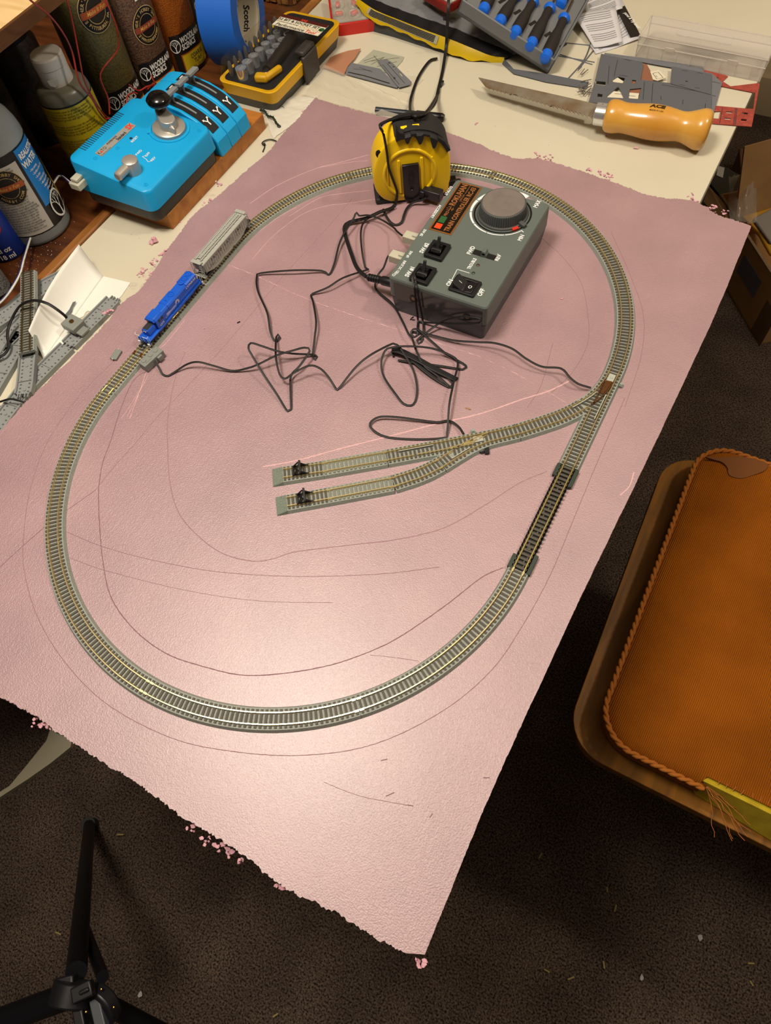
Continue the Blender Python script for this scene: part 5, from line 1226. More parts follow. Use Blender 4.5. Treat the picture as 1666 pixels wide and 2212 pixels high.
# jars of scatter behind the power pack
clearp = mat('clear jar plastic', 'd8dcd8', .12, trans=1.0, alpha=.22, spec=.6)
def jar(x, y, rz, tilt, label, c1, c2, s, words_, sticker, w_=.0655, d_=.0655, hh=.205, scale=260, lv=.027):
    T = thing('scatter_jar', label, 'jar', (x, y, ZD), 0, 'jars of scatter material behind the power pack')
    B = TR((x, y, ZD)) @ Matrix.Rotation(tilt, 4, Vector((1, .25, 0)).normalized()) @ Matrix.Rotation(rz, 4, 'Z')
    # local: front faces -y, x to the right
    m = MB(B); pr = []
    rr = lambda w0, d0, z: (rrect(w0, d0, min(w0, d0)*.38, 6), z)
    secs = [rr(w_-.008, d_-.008, 0), rr(w_, d_, .006), rr(w_, d_, hh-.03), rr(w_-.006, d_-.006, hh-.016), rr(w_-.03, d_-.02, hh-.004), rr(.045, .036, hh)]
    n = len(secs[0][0]); vs = [(px, py, z) for pts, z in secs for px, py in pts]; fs = []
    for j in range(len(secs)-1):
        for i in range(n): fs.append((j*n+i, j*n+(i+1) % n, (j+1)*n+(i+1) % n, (j+1)*n+i))
    fs += [tuple(reversed(range(n))), tuple((len(secs)-1)*n+i for i in range(n))]
    m.add(vs, fs); m.build('jar_body', mat('scatter '+s, c1, .38, n=(scale, .2, c2), bump=(scale, .5, .002), spec=.5), T, smooth=50)
    MB(B).cyl((0, 0, hh), .024, .018, 32).build('lid', blackpl, T, bevel=.001)
    # wrap function around the rounded rectangle's front
    per = rrect(w_+.0008, d_+.0008, min(w_, d_)*.38, 8); 
    fr = sorted([p for p in per], key=lambda p: math.atan2(p[1], p[0]))
    ang0 = -PI/2
    def f(v):
        u = v[0]; half = w_/2-min(w_, d_)*.38; r_ = min(w_, d_)*.38+.0004+v[2]
        if abs(u) <= half: p = (u, -(d_/2+.0004+v[2]))
        else:
            s_ = 1 if u > 0 else -1; a = (abs(u)-half)/(r_); a = min(a, 1.6); p = (s_*(half+r_*math.sin(a)), -(d_/2-min(w_, d_)*.38)-r_*math.cos(a))
        return B @ Vector((p[0], p[1], v[1]))
    m = MB(); wrap(m, -.031, .036, .004, lv+.028, f, 20, 0, vfun=lambda u: (.004, lv+.028)); lb_ = m.build('label', mat('black label', '141416', .4), T, smooth=60)
    m = MB(); wrap(m, -.022, .030, .006, lv+.002, f, 20, .0003, vfun=lambda u: (.006, lv+.003)); m.build('label_border', mat('rust label border', 'a04a18', .4), lb_, smooth=60)
    m = MB(); wrap(m, -.0205, .0285, .008, lv, f, 20, .0005, vfun=lambda u: (.007, lv+.0015)); m.build('yellow_panel', mat('yellow label', 'c9b21c', .45), lb_, smooth=60)
    m = MB(); tree_logo(m, -.0260, lv+.0150, .0074, f, .0006)
    m.text('WOODLAND', .0100, None, bold=.08, sx=.66, align='LEFT', shear=.1, fn=lambda q_: f((-.0175+q_[0], lv+.0195+q_[1], .0006))); m.text('SCENICS', .0100, None, bold=.08, sx=.66, align='LEFT', shear=.1, fn=lambda q_: f((-.0175+q_[0], lv+.0110+q_[1], .0006)))
    m.build('white_lettering', wht, lb_, smooth=0)
    m = MB()
    for i, (wd, sz) in enumerate(words_): m.text(wd, sz, None, bold=.02, sx=.82, fn=lambda q_: f((.004+q_[0], lv-.0045-[0, .0075, .0135, .018, .022][i]+q_[1], .0008)))
    m.build('panel_lettering', mat('dark print', '2b2b2e', .6), lb_, smooth=0)
    if sticker: shop_sticker(T, sticker[0], sticker[1], sticker[2], f, band=sticker[3], strings=sticker[4])
    return T, B, f
RZJ = math.radians(86)
jar(-.794, .624, RZJ, -.02, 'leftmost scatter jar, olive green turf with a round hobby shop sticker', '6b5e34', '4f4a2c', 'olive', (('COARSE', .0078), ('TURF', .0078)), (-.002, .142, .0235, '9a4a22', ("ESTHER'S HOBBY SHOP", 'PITTSBURGH, PA')), scale=420)
T3, B3, f3 = jar(-.794, .6915, RZJ, -.02, 'scatter jar of mixed brown ballast with an oval hobby shop sticker', '7a5a44', '40302a', 'ballast', (('COARSE', .0078), ('BALLAST', .0078), ('B1386', .0045)), (.000, .092, .0215, '8a3c2a', ("ESTHER'S HOBBY SHOP", 'WWW.ESTHERSHOBBY')), scale=520)
m = MB(); m.add([f3(v) for v in ((-.006, .121, .0004), (-.001, .121, .0004), (-.001, .131, .0004), (-.006, .131, .0004))], [(0, 1, 2, 3)]); m.build('tape_scrap', wht, T3, smooth=0)
jar(-.794, .759, RZJ, -.02, 'orange scatter jar with a COARSE TURF label beside the blue tape roll', 'b0601a', '7c3f12', 'orange', (('COARSE', .0078), ('TURF', .0078), ('FALL ORANGE', .0050), ('57.7 cu in', .0045)), (-.004, .150, .0215, '8a3c2a', ("ESTHER'S HOBBY SHOP", 'WWW.ESTHERS')), scale=700)
jar(-.794, .8265, RZJ, -.02, 'grey ballast jar mostly hidden behind the blue tape roll', '8d8c86', '5f5f5c', 'grey', (('FINE', .0078), ('BALLAST', .0078)), None, scale=900, lv=.045)
# dark jars in the shadow behind the bottles
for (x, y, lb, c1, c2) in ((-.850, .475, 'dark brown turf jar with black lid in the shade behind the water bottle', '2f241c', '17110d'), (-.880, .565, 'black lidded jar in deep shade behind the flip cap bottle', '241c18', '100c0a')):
    T = thing('shaded_jar', lb, 'jar', (x, y, ZD))
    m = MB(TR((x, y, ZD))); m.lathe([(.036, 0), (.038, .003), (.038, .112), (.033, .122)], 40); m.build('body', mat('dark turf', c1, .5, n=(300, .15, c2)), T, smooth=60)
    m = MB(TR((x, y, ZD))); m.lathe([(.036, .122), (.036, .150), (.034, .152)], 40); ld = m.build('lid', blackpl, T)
    if y < .5:
        f = bent(.036, x, y, ZD, math.radians(-45)); m = MB(); wrap(m, -.012, .012, .128, .138, f); st = m.build('price_sticker', mat('grey sticker', '6e6864', .5), ld, smooth=60)
        m = MB(); m.text('CA 9095', .0048, None, bold=.03, fn=lambda q_: f((q_[0], .1335+q_[1], .0004))); m.build('sticker_print', bt, st, smooth=0)

# ================================================================ blue tape roll
ax = Vector((1, .30, 0)).normalized(); rr_ = .062; wd = .048
c = Vector((-.7155, .7350, ZT+rr_))+Vector((0, 0, 0))
c = Vector((-.7145, .803, ZD+rr_))
T = thing('masking_tape_roll', 'blue masking tape roll standing upright between the jars and the bit set', 'tape roll', (c.x, c.y, ZT))
M = Matrix((Vector((-ax.y, ax.x, 0)), Vector((0, 0, 1)), ax)).transposed().to_4x4(); M.translation = c
bl = mat('blue crepe tape', '1e62c4', .55, spec=.35, bump=(600, .15))
m = MB(M); m.lathe([(.040, -wd/2), (rr_, -wd/2), (rr_, wd/2), (.040, wd/2)], 72, cap=False); m.add([], []); m.build('tape', bl, T)
m = MB(M); m.lathe([(.0401, wd/2-.0002), (.0401, -wd/2+.0002)], 72, cap=False); m.lathe([(.0380, -wd/2+.001), (.0380, wd/2-.001)], 72, cap=False); m.lathe([(.0402, wd/2-.0006), (.0380, wd/2-.0006)], 72, cap=False); m.lathe([(.0380, -wd/2+.0006), (.0402, -wd/2+.0006)], 72, cap=False)
core = m.build('core', mat('pale cardboard core', 'c4bda8', .6), T)
m = MB(M); cf = lambda v: ( -(.0378)*math.sin(v[0]/.038), .0378*math.cos(v[0]/.038), v[1])
for k in range(5):
    m.text('#2090', .010, None, bold=.05, fn=lambda q_, k=k: (lambda a: ((.0376)*math.cos(a), (.0376)*math.sin(a), -.010+q_[1]))(k*1.25-q_[0]/.038)); m.text('Scotch', .012, None, bold=.05, fn=lambda q_, k=k: (lambda a: ((.0376)*math.cos(a), (.0376)*math.sin(a), .006+q_[1]))(.6+k*1.25-q_[0]/.038))
m.build('core_print', bt, core, smooth=0)
m = MB(M); a = 2.0
vs = [((rr_+.0006)*math.cos(1.75+.02*i), (rr_+.0006+.0008*math.sin(i*1.9))*math.sin(1.75+.02*i), z) for i in range(12) for z in (-wd/2, -wd/6+.004*math.sin(i), wd/2)]
m.add(vs, [(3*i+j, 3*i+j+1, 3*i+j+4, 3*i+j+3) for i in range(11) for j in (0, 1)]); m.build('torn_end', bl, T, smooth=0)
# ================================================================ bit and socket set
def quad(m, P, k=None): return m.add(P, [(0, 1, 2, 3)], k)
T = thing('bit_set', 'yellow and black bit and socket set under a clear lid with a printed card', 'tool case', (-.645, .80, ZT))
tealy = mat('case yellow', 'dba80c', .4); clearl = mat('clear lid plastic', '3a3836', .06, alpha=.13, spec=1.0); chrome = mat('chrome', 'dfe2e4', .16, .8); dkin = mat('dark tray lining', '141214', .7)
bx0, bx1, by0, by1 = -.685, -.5995, .7120, .888
cxm, cym = (bx0+bx1)/2, (by0+by1)/2; bw, bl_ = bx1-bx0, by1-by0
m = MB(); m.prism(rrect(bw-.008, bl_-.008, .008, 5, cxm, cym), ZT, ZT+.014, top=rrect(bw, bl_, .010, 5, cxm, cym)); m.build('base', kd, T, bevel=.001)
m = MB(); m.prism(rrect(bw, bl_, .010, 5, cxm, cym), ZT+.0135, ZT+.030, top=rrect(bw+.006, bl_+.006, .012, 5, cxm, cym)); cb = m.build('case_body', tealy, T, bevel=.001)
MB().prism(rrect(bw-.006, bl_-.006, .009, 5, cxm, cym), ZT+.0300, ZT+.0306).build('tray_lining', dkin, cb)
m = MB(); # side latch
m.box((bx1+.0035, .800, ZT+.020), (.006, .034, .034)); m.box((bx1-.002, .800, ZT+.040), (.014, .030, .006)); m.build('latch', kd, T, bevel=.002)
m = MB(); o = rrect(bw+.004, bl_+.004, .012, 5, cxm, cym); o2 = rrect(bw-.008, bl_-.012, .012, 5, cxm, cym); n = len(o)
vs = [(x, y, ZT+.0308) for x, y in o]+[(x, y, ZT+.050) for x, y in rrect(bw-.002, bl_-.004, .012, 5, cxm, cym)]+[(x, y, ZT+.0535) for x, y in o2]
fs = [(j*n+i, j*n+(i+1) % n, (j+1)*n+(i+1) % n, (j+1)*n+i) for j in (0, 1) for i in range(n)]+[tuple(2*n+i for i in range(n))]
m.add(vs, fs); m.build('lid', clearl, T, smooth=50)
for i in range(10):
    y = by0+.014+i*.0125
    m = MB(); m.cyl((bx0+.012, y, ZT+.0300), .0032, .010, 6); m.lathe([(.0030, .010), (.0028, .0150), (.0014, .0185)], 8, M=TR((bx0+.012, y, ZT+.0300))); m.build('driver_bit', mat('dark steel bit', '8a8782', .3, .7), T, smooth=30)
for i in range(9):
    y = by0+.014+i*.0150; r_ = (.0075, .0070, .0068, .0062, .0060, .0056, .0054, .005, .005)[i]
    m = MB(); m.lathe([(r_, 0), (r_, .014), (r_*.72, .014), (r_*.62, .0125), (r_*.62, .004)], 24, M=TR((bx0+.030, y, ZT+.0300))); m.build('socket', chrome, T, smooth=35)
for i in range(6):
    y = by0+.060+i*.0150; m = MB(); m.lathe([(.0058, 0), (.0058, .014), (.0042, .014), (.0036, .0125), (.0036, .004)], 24, M=TR((bx0+.047, y, ZT+.0300))); m.build('socket', chrome, T, smooth=35)
m = MB(); m.rod((bx0+.060, by0+.030, ZT+.0370), (bx0+.050, by0+.110, ZT+.0370), .0070, 20, r2=.0085); m.rod((bx0+.061, by0+.020, ZT+.0370), (bx0+.060, by0+.030, ZT+.0370), .0045, 16); m.build('driver_handle', mat('black tool handle', '221d1a', .35), T, smooth=35)
m = MB(); m.box((bx0+.060, by0+.016, ZT+.0360), (.018, .012, .010), .3).box((bx0+.069, by0+.030, ZT+.0360), (.008, .030, .009), -.2); m.build('yellow_holder', mat('case yellow', 'dba80c', .4), T, bevel=.003)
# printed card on the lid
CP = [at(x, y, ZT+.0545) for x, y in ((588, 53), (687, 78), (711, 53), (616, 32))]
CM_ = frame(CP[0], CP[1]-CP[0], CP[3]-CP[0]); lw = (CP[1]-CP[0]).length; lh = (CM_.inverted() @ CP[3]).y
cd_ = MB(CM_).box((lw/2, lh/2, 0), (lw, lh, .0004)).build('card', mat('card white', 'd6d0bc', .5), T)
MB(CM_).box((lw/2, lh*.88, .0003), (lw, lh*.24, .0003)).build('card_stripe', mat('maroon stripe', '4a1a14', .4), cd_)
m = MB(CM_); m.text('32 BIT & SOCKET SET', .0072, TR((lw*.45, lh*.60, .0004)), bold=.05, sx=.98); m.text('Performance', .0085, TR((lw*.36, lh*.13, .0004)), bold=.02, sx=1.05, shear=.2); m.text('Convenient Durable Storage', .0030, TR((lw*.25, lh*.40, .0004)), bold=.02)
m.build('card_lettering', bt, cd_, smooth=0)
m = MB(CM_); m.text('Tool', .0085, TR((lw*.80, lh*.13, .0004)), bold=.05, shear=.2); m.text('SAE', .0060, TR((lw*.50, lh*.88, .0005)), bold=.06); m.build('card_red_print', rd, cd_, smooth=0)
m = MB(CM_)
for i in range(5): m.prism(circ(.0030, 16, lw*(.56+.095*i), lh*.37)+circ(.0021, 16, lw*(.56+.095*i), lh*.37)[::-1], .0002, .0004)
m.build('card_rings', mat('tan ring print', 'b59a70', .5), cd_, smooth=0)
MB(CM_).prism(circ(.0040, 20, lw*.955, lh*.52), .0002, .0004).build('green_seal', mat('green print', '2c5a30', .4), cd_)

# wicker box behind
T = thing('wicker_box', 'brown woven wicker box standing at the back of the desk', 'basket', (-.77, 1.02, ZD))
m = MB(); m.box((-.775, 1.03, ZD+.045), (.11, .17, .09)); m.build('frame', wood('red brown wood', '6a3a1a', '45240f', .4, (10, 10, 60)), T, bevel=.003)
m = MB()
for i in range(16):
    for j in range(10):
        m.box((-.719+(.0008 if (i+j) % 2 else 0), .952+i*.0103, ZD+.006+j*.0088), (.0022, .0098 if (i+j) % 2 else .006, .0046 if (i+j) % 2 else .0080), 0)
        if i < 10: m.box((-.828+i*.0108, .944-(.0008 if (i+j) % 2 else 0), ZD+.006+j*.0088), (.0100 if (i+j) % 2 else .006, .0022, .0046 if (i+j) % 2 else .0080), 0)
m.build('weave', mat('wicker cane', '9a6a32', .55, n=(200, .2, '6e4418')), T, smooth=0)

# ================================================================ papers and plastic near the top
T = thing('red_tin', 'red tray with clear blister of red parts behind the bit set', 'tray', tuple(at(775, 20, ZT)), 0)
rt_ = mat('glossy red', 'c01c10', .25, spec=.6)
a_, b_ = at(728, 80, ZT), at(850, 62, ZT); ang = math.atan2((b_-a_).y, (b_-a_).x)
RF = TR(((a_+b_)/2)) @ Matrix.Rotation(ang, 4, 'Z')
L_ = .092
m = MB(RF); m.prism(rrect(L_, .10, .014, 7, 0, .050), 0, .016, top=rrect(L_+.002, .102, .015, 7, 0, .050)); m.build('tray', rt_, T, bevel=.001)
MB(RF).prism(rrect(L_-.004, .096, .012, 7, 0, .050), .0155, .0168).build('grey_insert', mat('grey insert', '8b8680', .5), T)
clr = mat('clear crinkled plastic', 'd8d2c4', .1, alpha=.25, spec=.9, bump=(120, .9, .003))
m = MB(RF)
for i, (x, y) in enumerate(((-.034, .020), (-.012, .016), (.012, .020), (-.034, .045), (-.010, .042), (.014, .046), (-.030, .072), (-.006, .070), (.020, .072))): m.ball((x, y, .0175), .0105, 14, sc=(1.0, 1.1, .75))
m.prism(rrect(L_-.006, .094, .012, 6, 0, .050), .0170, .0176); m.build('blister', clr, T, smooth=60)
for i, (x, y) in enumerate(((-.034, .020), (-.012, .016), (.012, .020), (-.034, .045), (-.010, .042), (.014, .046), (-.030, .072))):
    m = MB(RF); m.box((x, y, .0205), (.011, .006, .005), .5*i); m.build('red_part', rt_, T, bevel=.0015)

T = thing('blister_package', 'clear blister pack with yellow and black card edge lying under the screwdriver tray', 'package', tuple(at(900, 40, ZT)), 0)
def zline(px, h): return [at(x, y, ZT+h_) for (x, y), h_ in zip(px, h)]
low = [(768, 8), (800, 42), (850, 62), (910, 88), (960, 110), (1010, 128), (1050, 132), (1088, 134)]
lm1 = [(772, -4), (812, 22), (866, 44), (922, 66), (966, 82), (1020, 104), (1060, 120), (1090, 124)]
lm2 = [(780, -14), (830, 8), (884, 28), (936, 46), (984, 62), (1040, 86), (1084, 104), (1110, 118)]
lm3 = [(800, -40), (850, -20), (900, -2), (950, 12), (1000, 34), (1060, 62), (1110, 88), (1140, 112)]
A = zline(low, [.024, .018, .014, .010, .006, .003, .002, .001]); B_ = zline(lm1, [.030, .028, .026, .022, .018, .013, .008, .004]); C_ = zline(lm2, [.033, .031, .029, .026, .022, .017, .011, .006]); D_2 = zline(lm3, [.036, .035, .033, .030, .026, .020, .014, .008])
def strip2(a, b, name, mt, parent):
    a = catmull(a, .006); nb_ = len(a); b = catmull(b, .006); 
    k = min(len(a), len(b)); a = [a[int(i*(len(a)-1)/(k-1))] for i in range(k)]; b = [b[int(i*(len(b)-1)/(k-1))] for i in range(k)]
    a = [p+Vector((0, 0, .0012*math.sin(i*1.3))) for i, p in enumerate(a)]
    m = MB(); vs = []
    for p, q_ in zip(a, b): vs += [p, q_, p-Vector((0, 0, .0006)), q_-Vector((0, 0, .0006))]
    fs = []
    for i in range(k-1): x = 4*i; fs += [(x, x+4, x+5, x+1), (x+2, x+3, x+7, x+6), (x, x+2, x+6, x+4), (x+1, x+5, x+7, x+3)]
    m.add(vs, fs); return m.build(name, mt, parent, smooth=60)
yc = mat('yellow card', 'cfae10', .4); strip2(A, B_, 'yellow_card', yc, T); strip2(B_, C_, 'black_band', blackpl, T)
gcl = mat('grey clear plastic', '85878a', .15, alpha=.75, spec=.9, bump=(60, .7, .004))
strip2(C_, D_2, 'clear_edge', gcl, T)
far = [p+Vector((.02, .10, .004)) for p in D_2]; strip2(D_2, far, 'clear_blister', gcl, T)
m = MB(); base_ = [Vector((p.x, p.y+.004, ZT+.0002)) for p in A]; fb = [Vector((p.x, p.y, ZT+.0002)) for p in far]
vs = base_+[Vector((p.x, p.y, max(p.z-.004, ZT+.001))) for p in B_]+[Vector((p.x, p.y, p.z-.004)) for p in far]+fb; n = len(base_); fs = []
for r_ in range(3):
    for i in range(n-1): fs.append((r_*n+i, r_*n+i+1, (r_+1)*n+i+1, (r_+1)*n+i))
fs += [(0, n, 2*n, 3*n), (n-1, 4*n-1, 3*n-1, 2*n-1)]
m.add(vs, fs); m.build('inner_tray', mat('dark grey insert', '3e4042', .5), T, smooth=0)
# printed lines on the card edge
m = MB(); pl2 = [(p+q_)/2 for p, q_ in zip(A, B_)]
def lerpstrip(t, f0, f1, wv):
    out = []
    for i in range(24):
        s = f0+(f1-f0)*i/23*1.0; k = s*(len(A)-1); j = min(int(k), len(A)-2); fr = k-j
        a = A[j].lerp(A[j+1], fr); b = B_[j].lerp(B_[j+1], fr); out.append(a.lerp(b, t)+Vector((0, 0, .0022)))
    return out
m.build('x', blackpl) if False else None
vsm = MB()
for t in (.2, .32, .44, .56, .68): vsm.tube(lerpstrip(t, .12, .50, 0), .0005, 4)
vsm.build('small_print', bt, T, smooth=0)
vsm = MB()
for i in range(24): pass
a0_ = lerpstrip(.12, .10, .52, 0); a1_ = lerpstrip(.80, .10, .52, 0); vs = []
for p, q_ in zip(a0_, a1_): vs += [p-Vector((0, 0, .0007)), q_-Vector((0, 0, .0007))]
vsm.add(vs, [(2*i, 2*i+2, 2*i+3, 2*i+1) for i in range(23)]); vsm.build('print_panel', mat('pale print panel', 'a59f88', .5), T, smooth=0)
T = thing('red_case', 'small dark red case with a white strip on the blister pack at the top edge', 'case', tuple(at(950, 0, ZT+.04)))
c = at(952, -4, ZT+.046); MB().box(c, (.06, .026, .012), -.42).build('case_body', mat('dark red plastic', '7c2018', .3), T, bevel=.002); MB().box(c+Vector((.004, -.004, .0068)), (.048, .012, .0015), -.42).build('white_strip', mat('white strip', 'd8d2c8', .4), T)

# ================================================================ precision screwdriver tray
P0 = at(1184, 160, ZT+.002); P1 = at(986, 30, ZT+.058); P2_ = at(1262, -8, ZT+.010)
ex = (P0-P1).normalized(); ey = (P2_-P0); ey = (ey-ex*ey.dot(ex)).normalized(); TW = (P0-P1).length; TFM = frame(P1, ex, ey)
T = thing('screwdriver_tray', 'grey tray of precision screwdrivers propped up on the blister pack', 'tool tray', tuple(P0))
gt = mat('grey tray plastic', '6d7073', .5); TLn = .150; TH_ = .020
m = MB(TFM); m.box((TW/2, TLn/2, .003), (TW, TLn, .006)); m.box((TW/2, .0015, .010), (TW, .003, TH_)).box((TW/2, TLn-.0015, .010), (TW, .003, TH_)).box((.0015, TLn/2, .010), (.003, TLn, TH_)).box((TW-.0015, TLn/2, .010), (.003, TLn, TH_))
m.box((TW/2, TLn/2, .0125), (TW-.006, TLn-.006, .005)); m.build('tray', gt, T, bevel=.0012)
def tl(px, py, h=.020): M2 = TFM @ TR((0, 0, h)); return loc2(px, py, M2)
dblue = mat('driver blue', '1565d8', .35); grip_m = mat('driver black grip', '231f1e', .6); stl = mat('driver shaft', '8a7c6a', .25, 1)
drivers = [((1045, 22), (1075, -40)), ((1080, 48), (1113, -5)), ((1113, 72), (1150, 8)), ((1148, 96), (1186, 22)), ((1180, 122), (1217, 44)), ((1212, 8), (1240, -60))]
lab_ = ('first from the left', 'second from the left', 'third from the left', 'third from the right in the near row', 'at the right end of the near row', 'in the back row at the top')
for i, ((ax_, ay_), (bx_, by_)) in enumerate(drivers):
    a = Vector((*tl(ax_, ay_, .0165), .0165)); b = Vector((*tl(bx_, by_, .0165), .0165)); d = (b-a).normalized(); flip = i == 5
    S = thing('precision_screwdriver', 'precision screwdriver with blue end cap, '+lab_[i], 'screwdriver', tuple(TFM @ a), 0, 'precision screwdrivers in the tray')
    M_ = TFM @ TR(a) @ d.to_track_quat('Z', 'Y').to_matrix().to_4x4(); L = (b-a).length
    MB(M_).lathe([(.0042, -.007), (.0066, -.006), (.0076, .001), (.0076, .005)], 20).build('end_cap', dblue, S, smooth=40)
    pr = [(.0070, .005), (.0082, .010), (.0080, L*.45), (.0056, L*.75), (.0062, L-.002)]
    g_ = MB(M_).lathe(pr, 20).build('grip', grip_m, S, smooth=60)
    MB(M_).lathe([(.0060, L-.002), (.0080, L+.001), (.0080, L+.005), (.0048, L+.008)], 20).build('blue_collar', dblue, S, smooth=40)
    MB(M_).cyl((0, 0, L+.008), .0014, .040, 12).build('shaft', stl, S)
m = MB(TFM)
for i in range(5):
    x1, y1 = tl(1062+33*i, 8+24*i, .0152); a1 = tl(1075+33*i, -16+24*i, .0152); ang = math.atan2(a1[1]-y1, a1[0]-x1)
    m.text('0.15x50 PH', .0042, TR((x1, y1, .0154)) @ Matrix.Rotation(ang, 4, 'Z'), bold=.03)
    m.prism(circ(.0014, 12, x1-.015*math.cos(ang), y1-.015*math.sin(ang)), .0151, .0154)
m.build('size_marks', wht, T, smooth=0)
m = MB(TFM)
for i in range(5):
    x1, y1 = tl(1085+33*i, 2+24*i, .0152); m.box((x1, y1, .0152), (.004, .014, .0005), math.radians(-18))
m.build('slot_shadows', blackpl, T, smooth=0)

# instruction leaflets
pap = mat('white paper', 'c9c8cc', .6)
def leaf(name, label, px, hs, lines=True, band=False):
    S = thing(name, label, 'paper', tuple(at(*px[0], ZT+hs[0])), 0)
    P = [at(x, y, ZT+h) for (x, y), h in zip(px, hs)]
    m = MB(); n = 8; vs = []
    for i in range(n+1):
        for j in range(n+1):
            u_, v_ = i/n, j/n; p = P[0].lerp(P[1], u_).lerp(P[3].lerp(P[2], u_), v_); p = p+Vector((0, 0, .0010*math.sin(u_*5+v_*3))); vs.append(p)
    m.add(vs, [(i*(n+1)+j, (i+1)*(n+1)+j, (i+1)*(n+1)+j+1, i*(n+1)+j+1) for i in range(n) for j in range(n)]); o = m.build('sheet', pap, S, smooth=60)
    sm_ = o.modifiers.new('solid', 'SOLIDIFY'); sm_.thickness = .0004
    if lines:
        m = MB()
        for k in range(14):
            v_ = .1+.8*k/14
            if k % 5 == 4: continue
            pts = [P[0].lerp(P[1], .1+.75*t/8).lerp(P[3].lerp(P[2], .1+.75*t/8), v_)+Vector((0, 0, .0012+.0010*math.sin((.1+.75*t/8)*5+v_*3))) for t in range(9)]
            m.tube(pts, .00022, 4)
        m.build('printed_lines', mat('grey print', '6a6a70', .6), S, smooth=0)
    return S, P
leaf('instruction_leaflet', 'upper white instruction leaflet leaning open right of the screwdriver tray', [(1240, 35), (1330, 12), (1345, 92), (1283, 103)], [.012, .016, .006, .004])
S, P = leaf('instruction_leaflet', 'lower white instruction leaflet with a black printed band along its right side', [(1275, 100), (1330, -30), (1385, 84), (1287, 117)], [.001, .004, .002, .001])
m = MB(); q4 = [at(1333, 20, ZT+.0065), at(1350, 12, ZT+.0065), at(1384, 76, ZT+.0045), at(1362, 80, ZT+.0045)]; quad(m, q4); m.build('black_band', blackpl, S, smooth=0)
FM_ = frame(q4[0], q4[2]-q4[0], q4[1]-q4[0]); MB(FM_).text('panel & Tip lenad', .0072, TR((.034, .005, .0012)), bold=.03, sx=.8).build('band_lettering', wht, S, smooth=0)
leaf('instruction_leaflet', 'back white instruction leaflet at the top edge beside the tray', [(1262, 0), (1330, -40), (1345, 20), (1268, 40)], [.010, .012, .010, .008])

# clear hinged box
T = thing('clear_box', 'clear hinged plastic box lying empty at the far right of the table', 'plastic box', (-.126, 1.02, ZT))
cbx = mat('clear box plastic', 'e4dcd4', .06, alpha=.20, spec=1.0); cbe = mat('clear box edge', 'ddd2c6', .1, alpha=.55, spec=1.0)
X0, X1, Y0, Y1, Z1 = -.207, -.046, .996, 1.046, ZT+.027
m = MB()
def openbox(m, x0, x1, y0, y1, z0, z1, t=.0012, topclosed=False):
    m.box(((x0+x1)/2, (y0+y1)/2, z0+t/2 if not topclosed else z1-t/2), (x1-x0, y1-y0, t))
    for y in (y0+t/2, y1-t/2): m.box(((x0+x1)/2, y, (z0+z1)/2), (x1-x0, t, z1-z0))
    for x in (x0+t/2, x1-t/2): m.box((x, (y0+y1)/2, (z0+z1)/2), (t, y1-y0-2*t, z1-z0))
openbox(m, X0, X1, Y0, Y1, ZT+.0003, ZT+.017); m.build('tray', cbx, T)
m = MB(); openbox(m, X0-.0008, X1+.0008, Y0-.0008, Y1+.0008, ZT+.0175, Z1, topclosed=True); m.prism(rrect(.07, .018, .003, 4, -.13, 1.021), Z1, Z1+.0012); m.build('lid', cbx, T, bevel=.0005)
m = MB()
for z in (ZT+.0172, Z1): 
    o = [(X0-.001, Y0-.001, z), (X1+.001, Y0-.001, z), (X1+.001, Y1+.001, z), (X0-.001, Y1+.001, z)]; m.tube([Vector(p) for p in o], .0007, 5, closed=True)
for x in (X0, X1):
    for y in (Y0, Y1): m.rod((x, y, ZT), (x, y, Z1), .0006, 5)
for i in range(8): m.box((X0+.015+i*.0188, Y0-.0010, ZT+.010), (.0008, .0006, .013))
for x in (-.165, -.085): m.box((x, Y0-.0018, ZT+.018), (.012, .002, .004))
m.build('rims', cbe, T, smooth=40)

# laser cut grey sheets, red frame, white and brown pieces
gsh = mat('dark grey card', '5d5f64', .7, spec=.3); gsh2 = mat('mid grey card', '6e7075', .7, spec=.3)
def sh(name, label, px, z, mt, holes=(), cat='cut sheet', th=.0006, group=None, lines=()):
    pts = [tuple(at(x, y, z)[:2]) for x, y in px]; hs = [[tuple(at(x, y, z)[:2]) for x, y in h] for h in holes]
    ar = sum(pts[i][0]*pts[(i+1) % len(pts)][1]-pts[(i+1) % len(pts)][0]*pts[i][1] for i in range(len(pts)))
    if ar < 0: pts = pts[::-1]
    o = MB().sheet(pts, z, th, holes=hs).build(name, mt, None, smooth=0); props(o, label, cat, group)
    if lines:
        m = MB()
        for l in lines:
            v, f = ribbon([at(x, y, z+th) for x, y in l], .0007, z+th+.0001, .00005); m.add(v, f)
        q_ = m.build('score_lines', mat('card score line', '2c2d30', .8), o, smooth=0)
    return o
def zc(*l): return [(1230+x/3.82, 90+y/3.82) for x, y in l]
red_ = mat('brick red card', 'a4473a', .65, n=(260, .12, '8f3a30'))
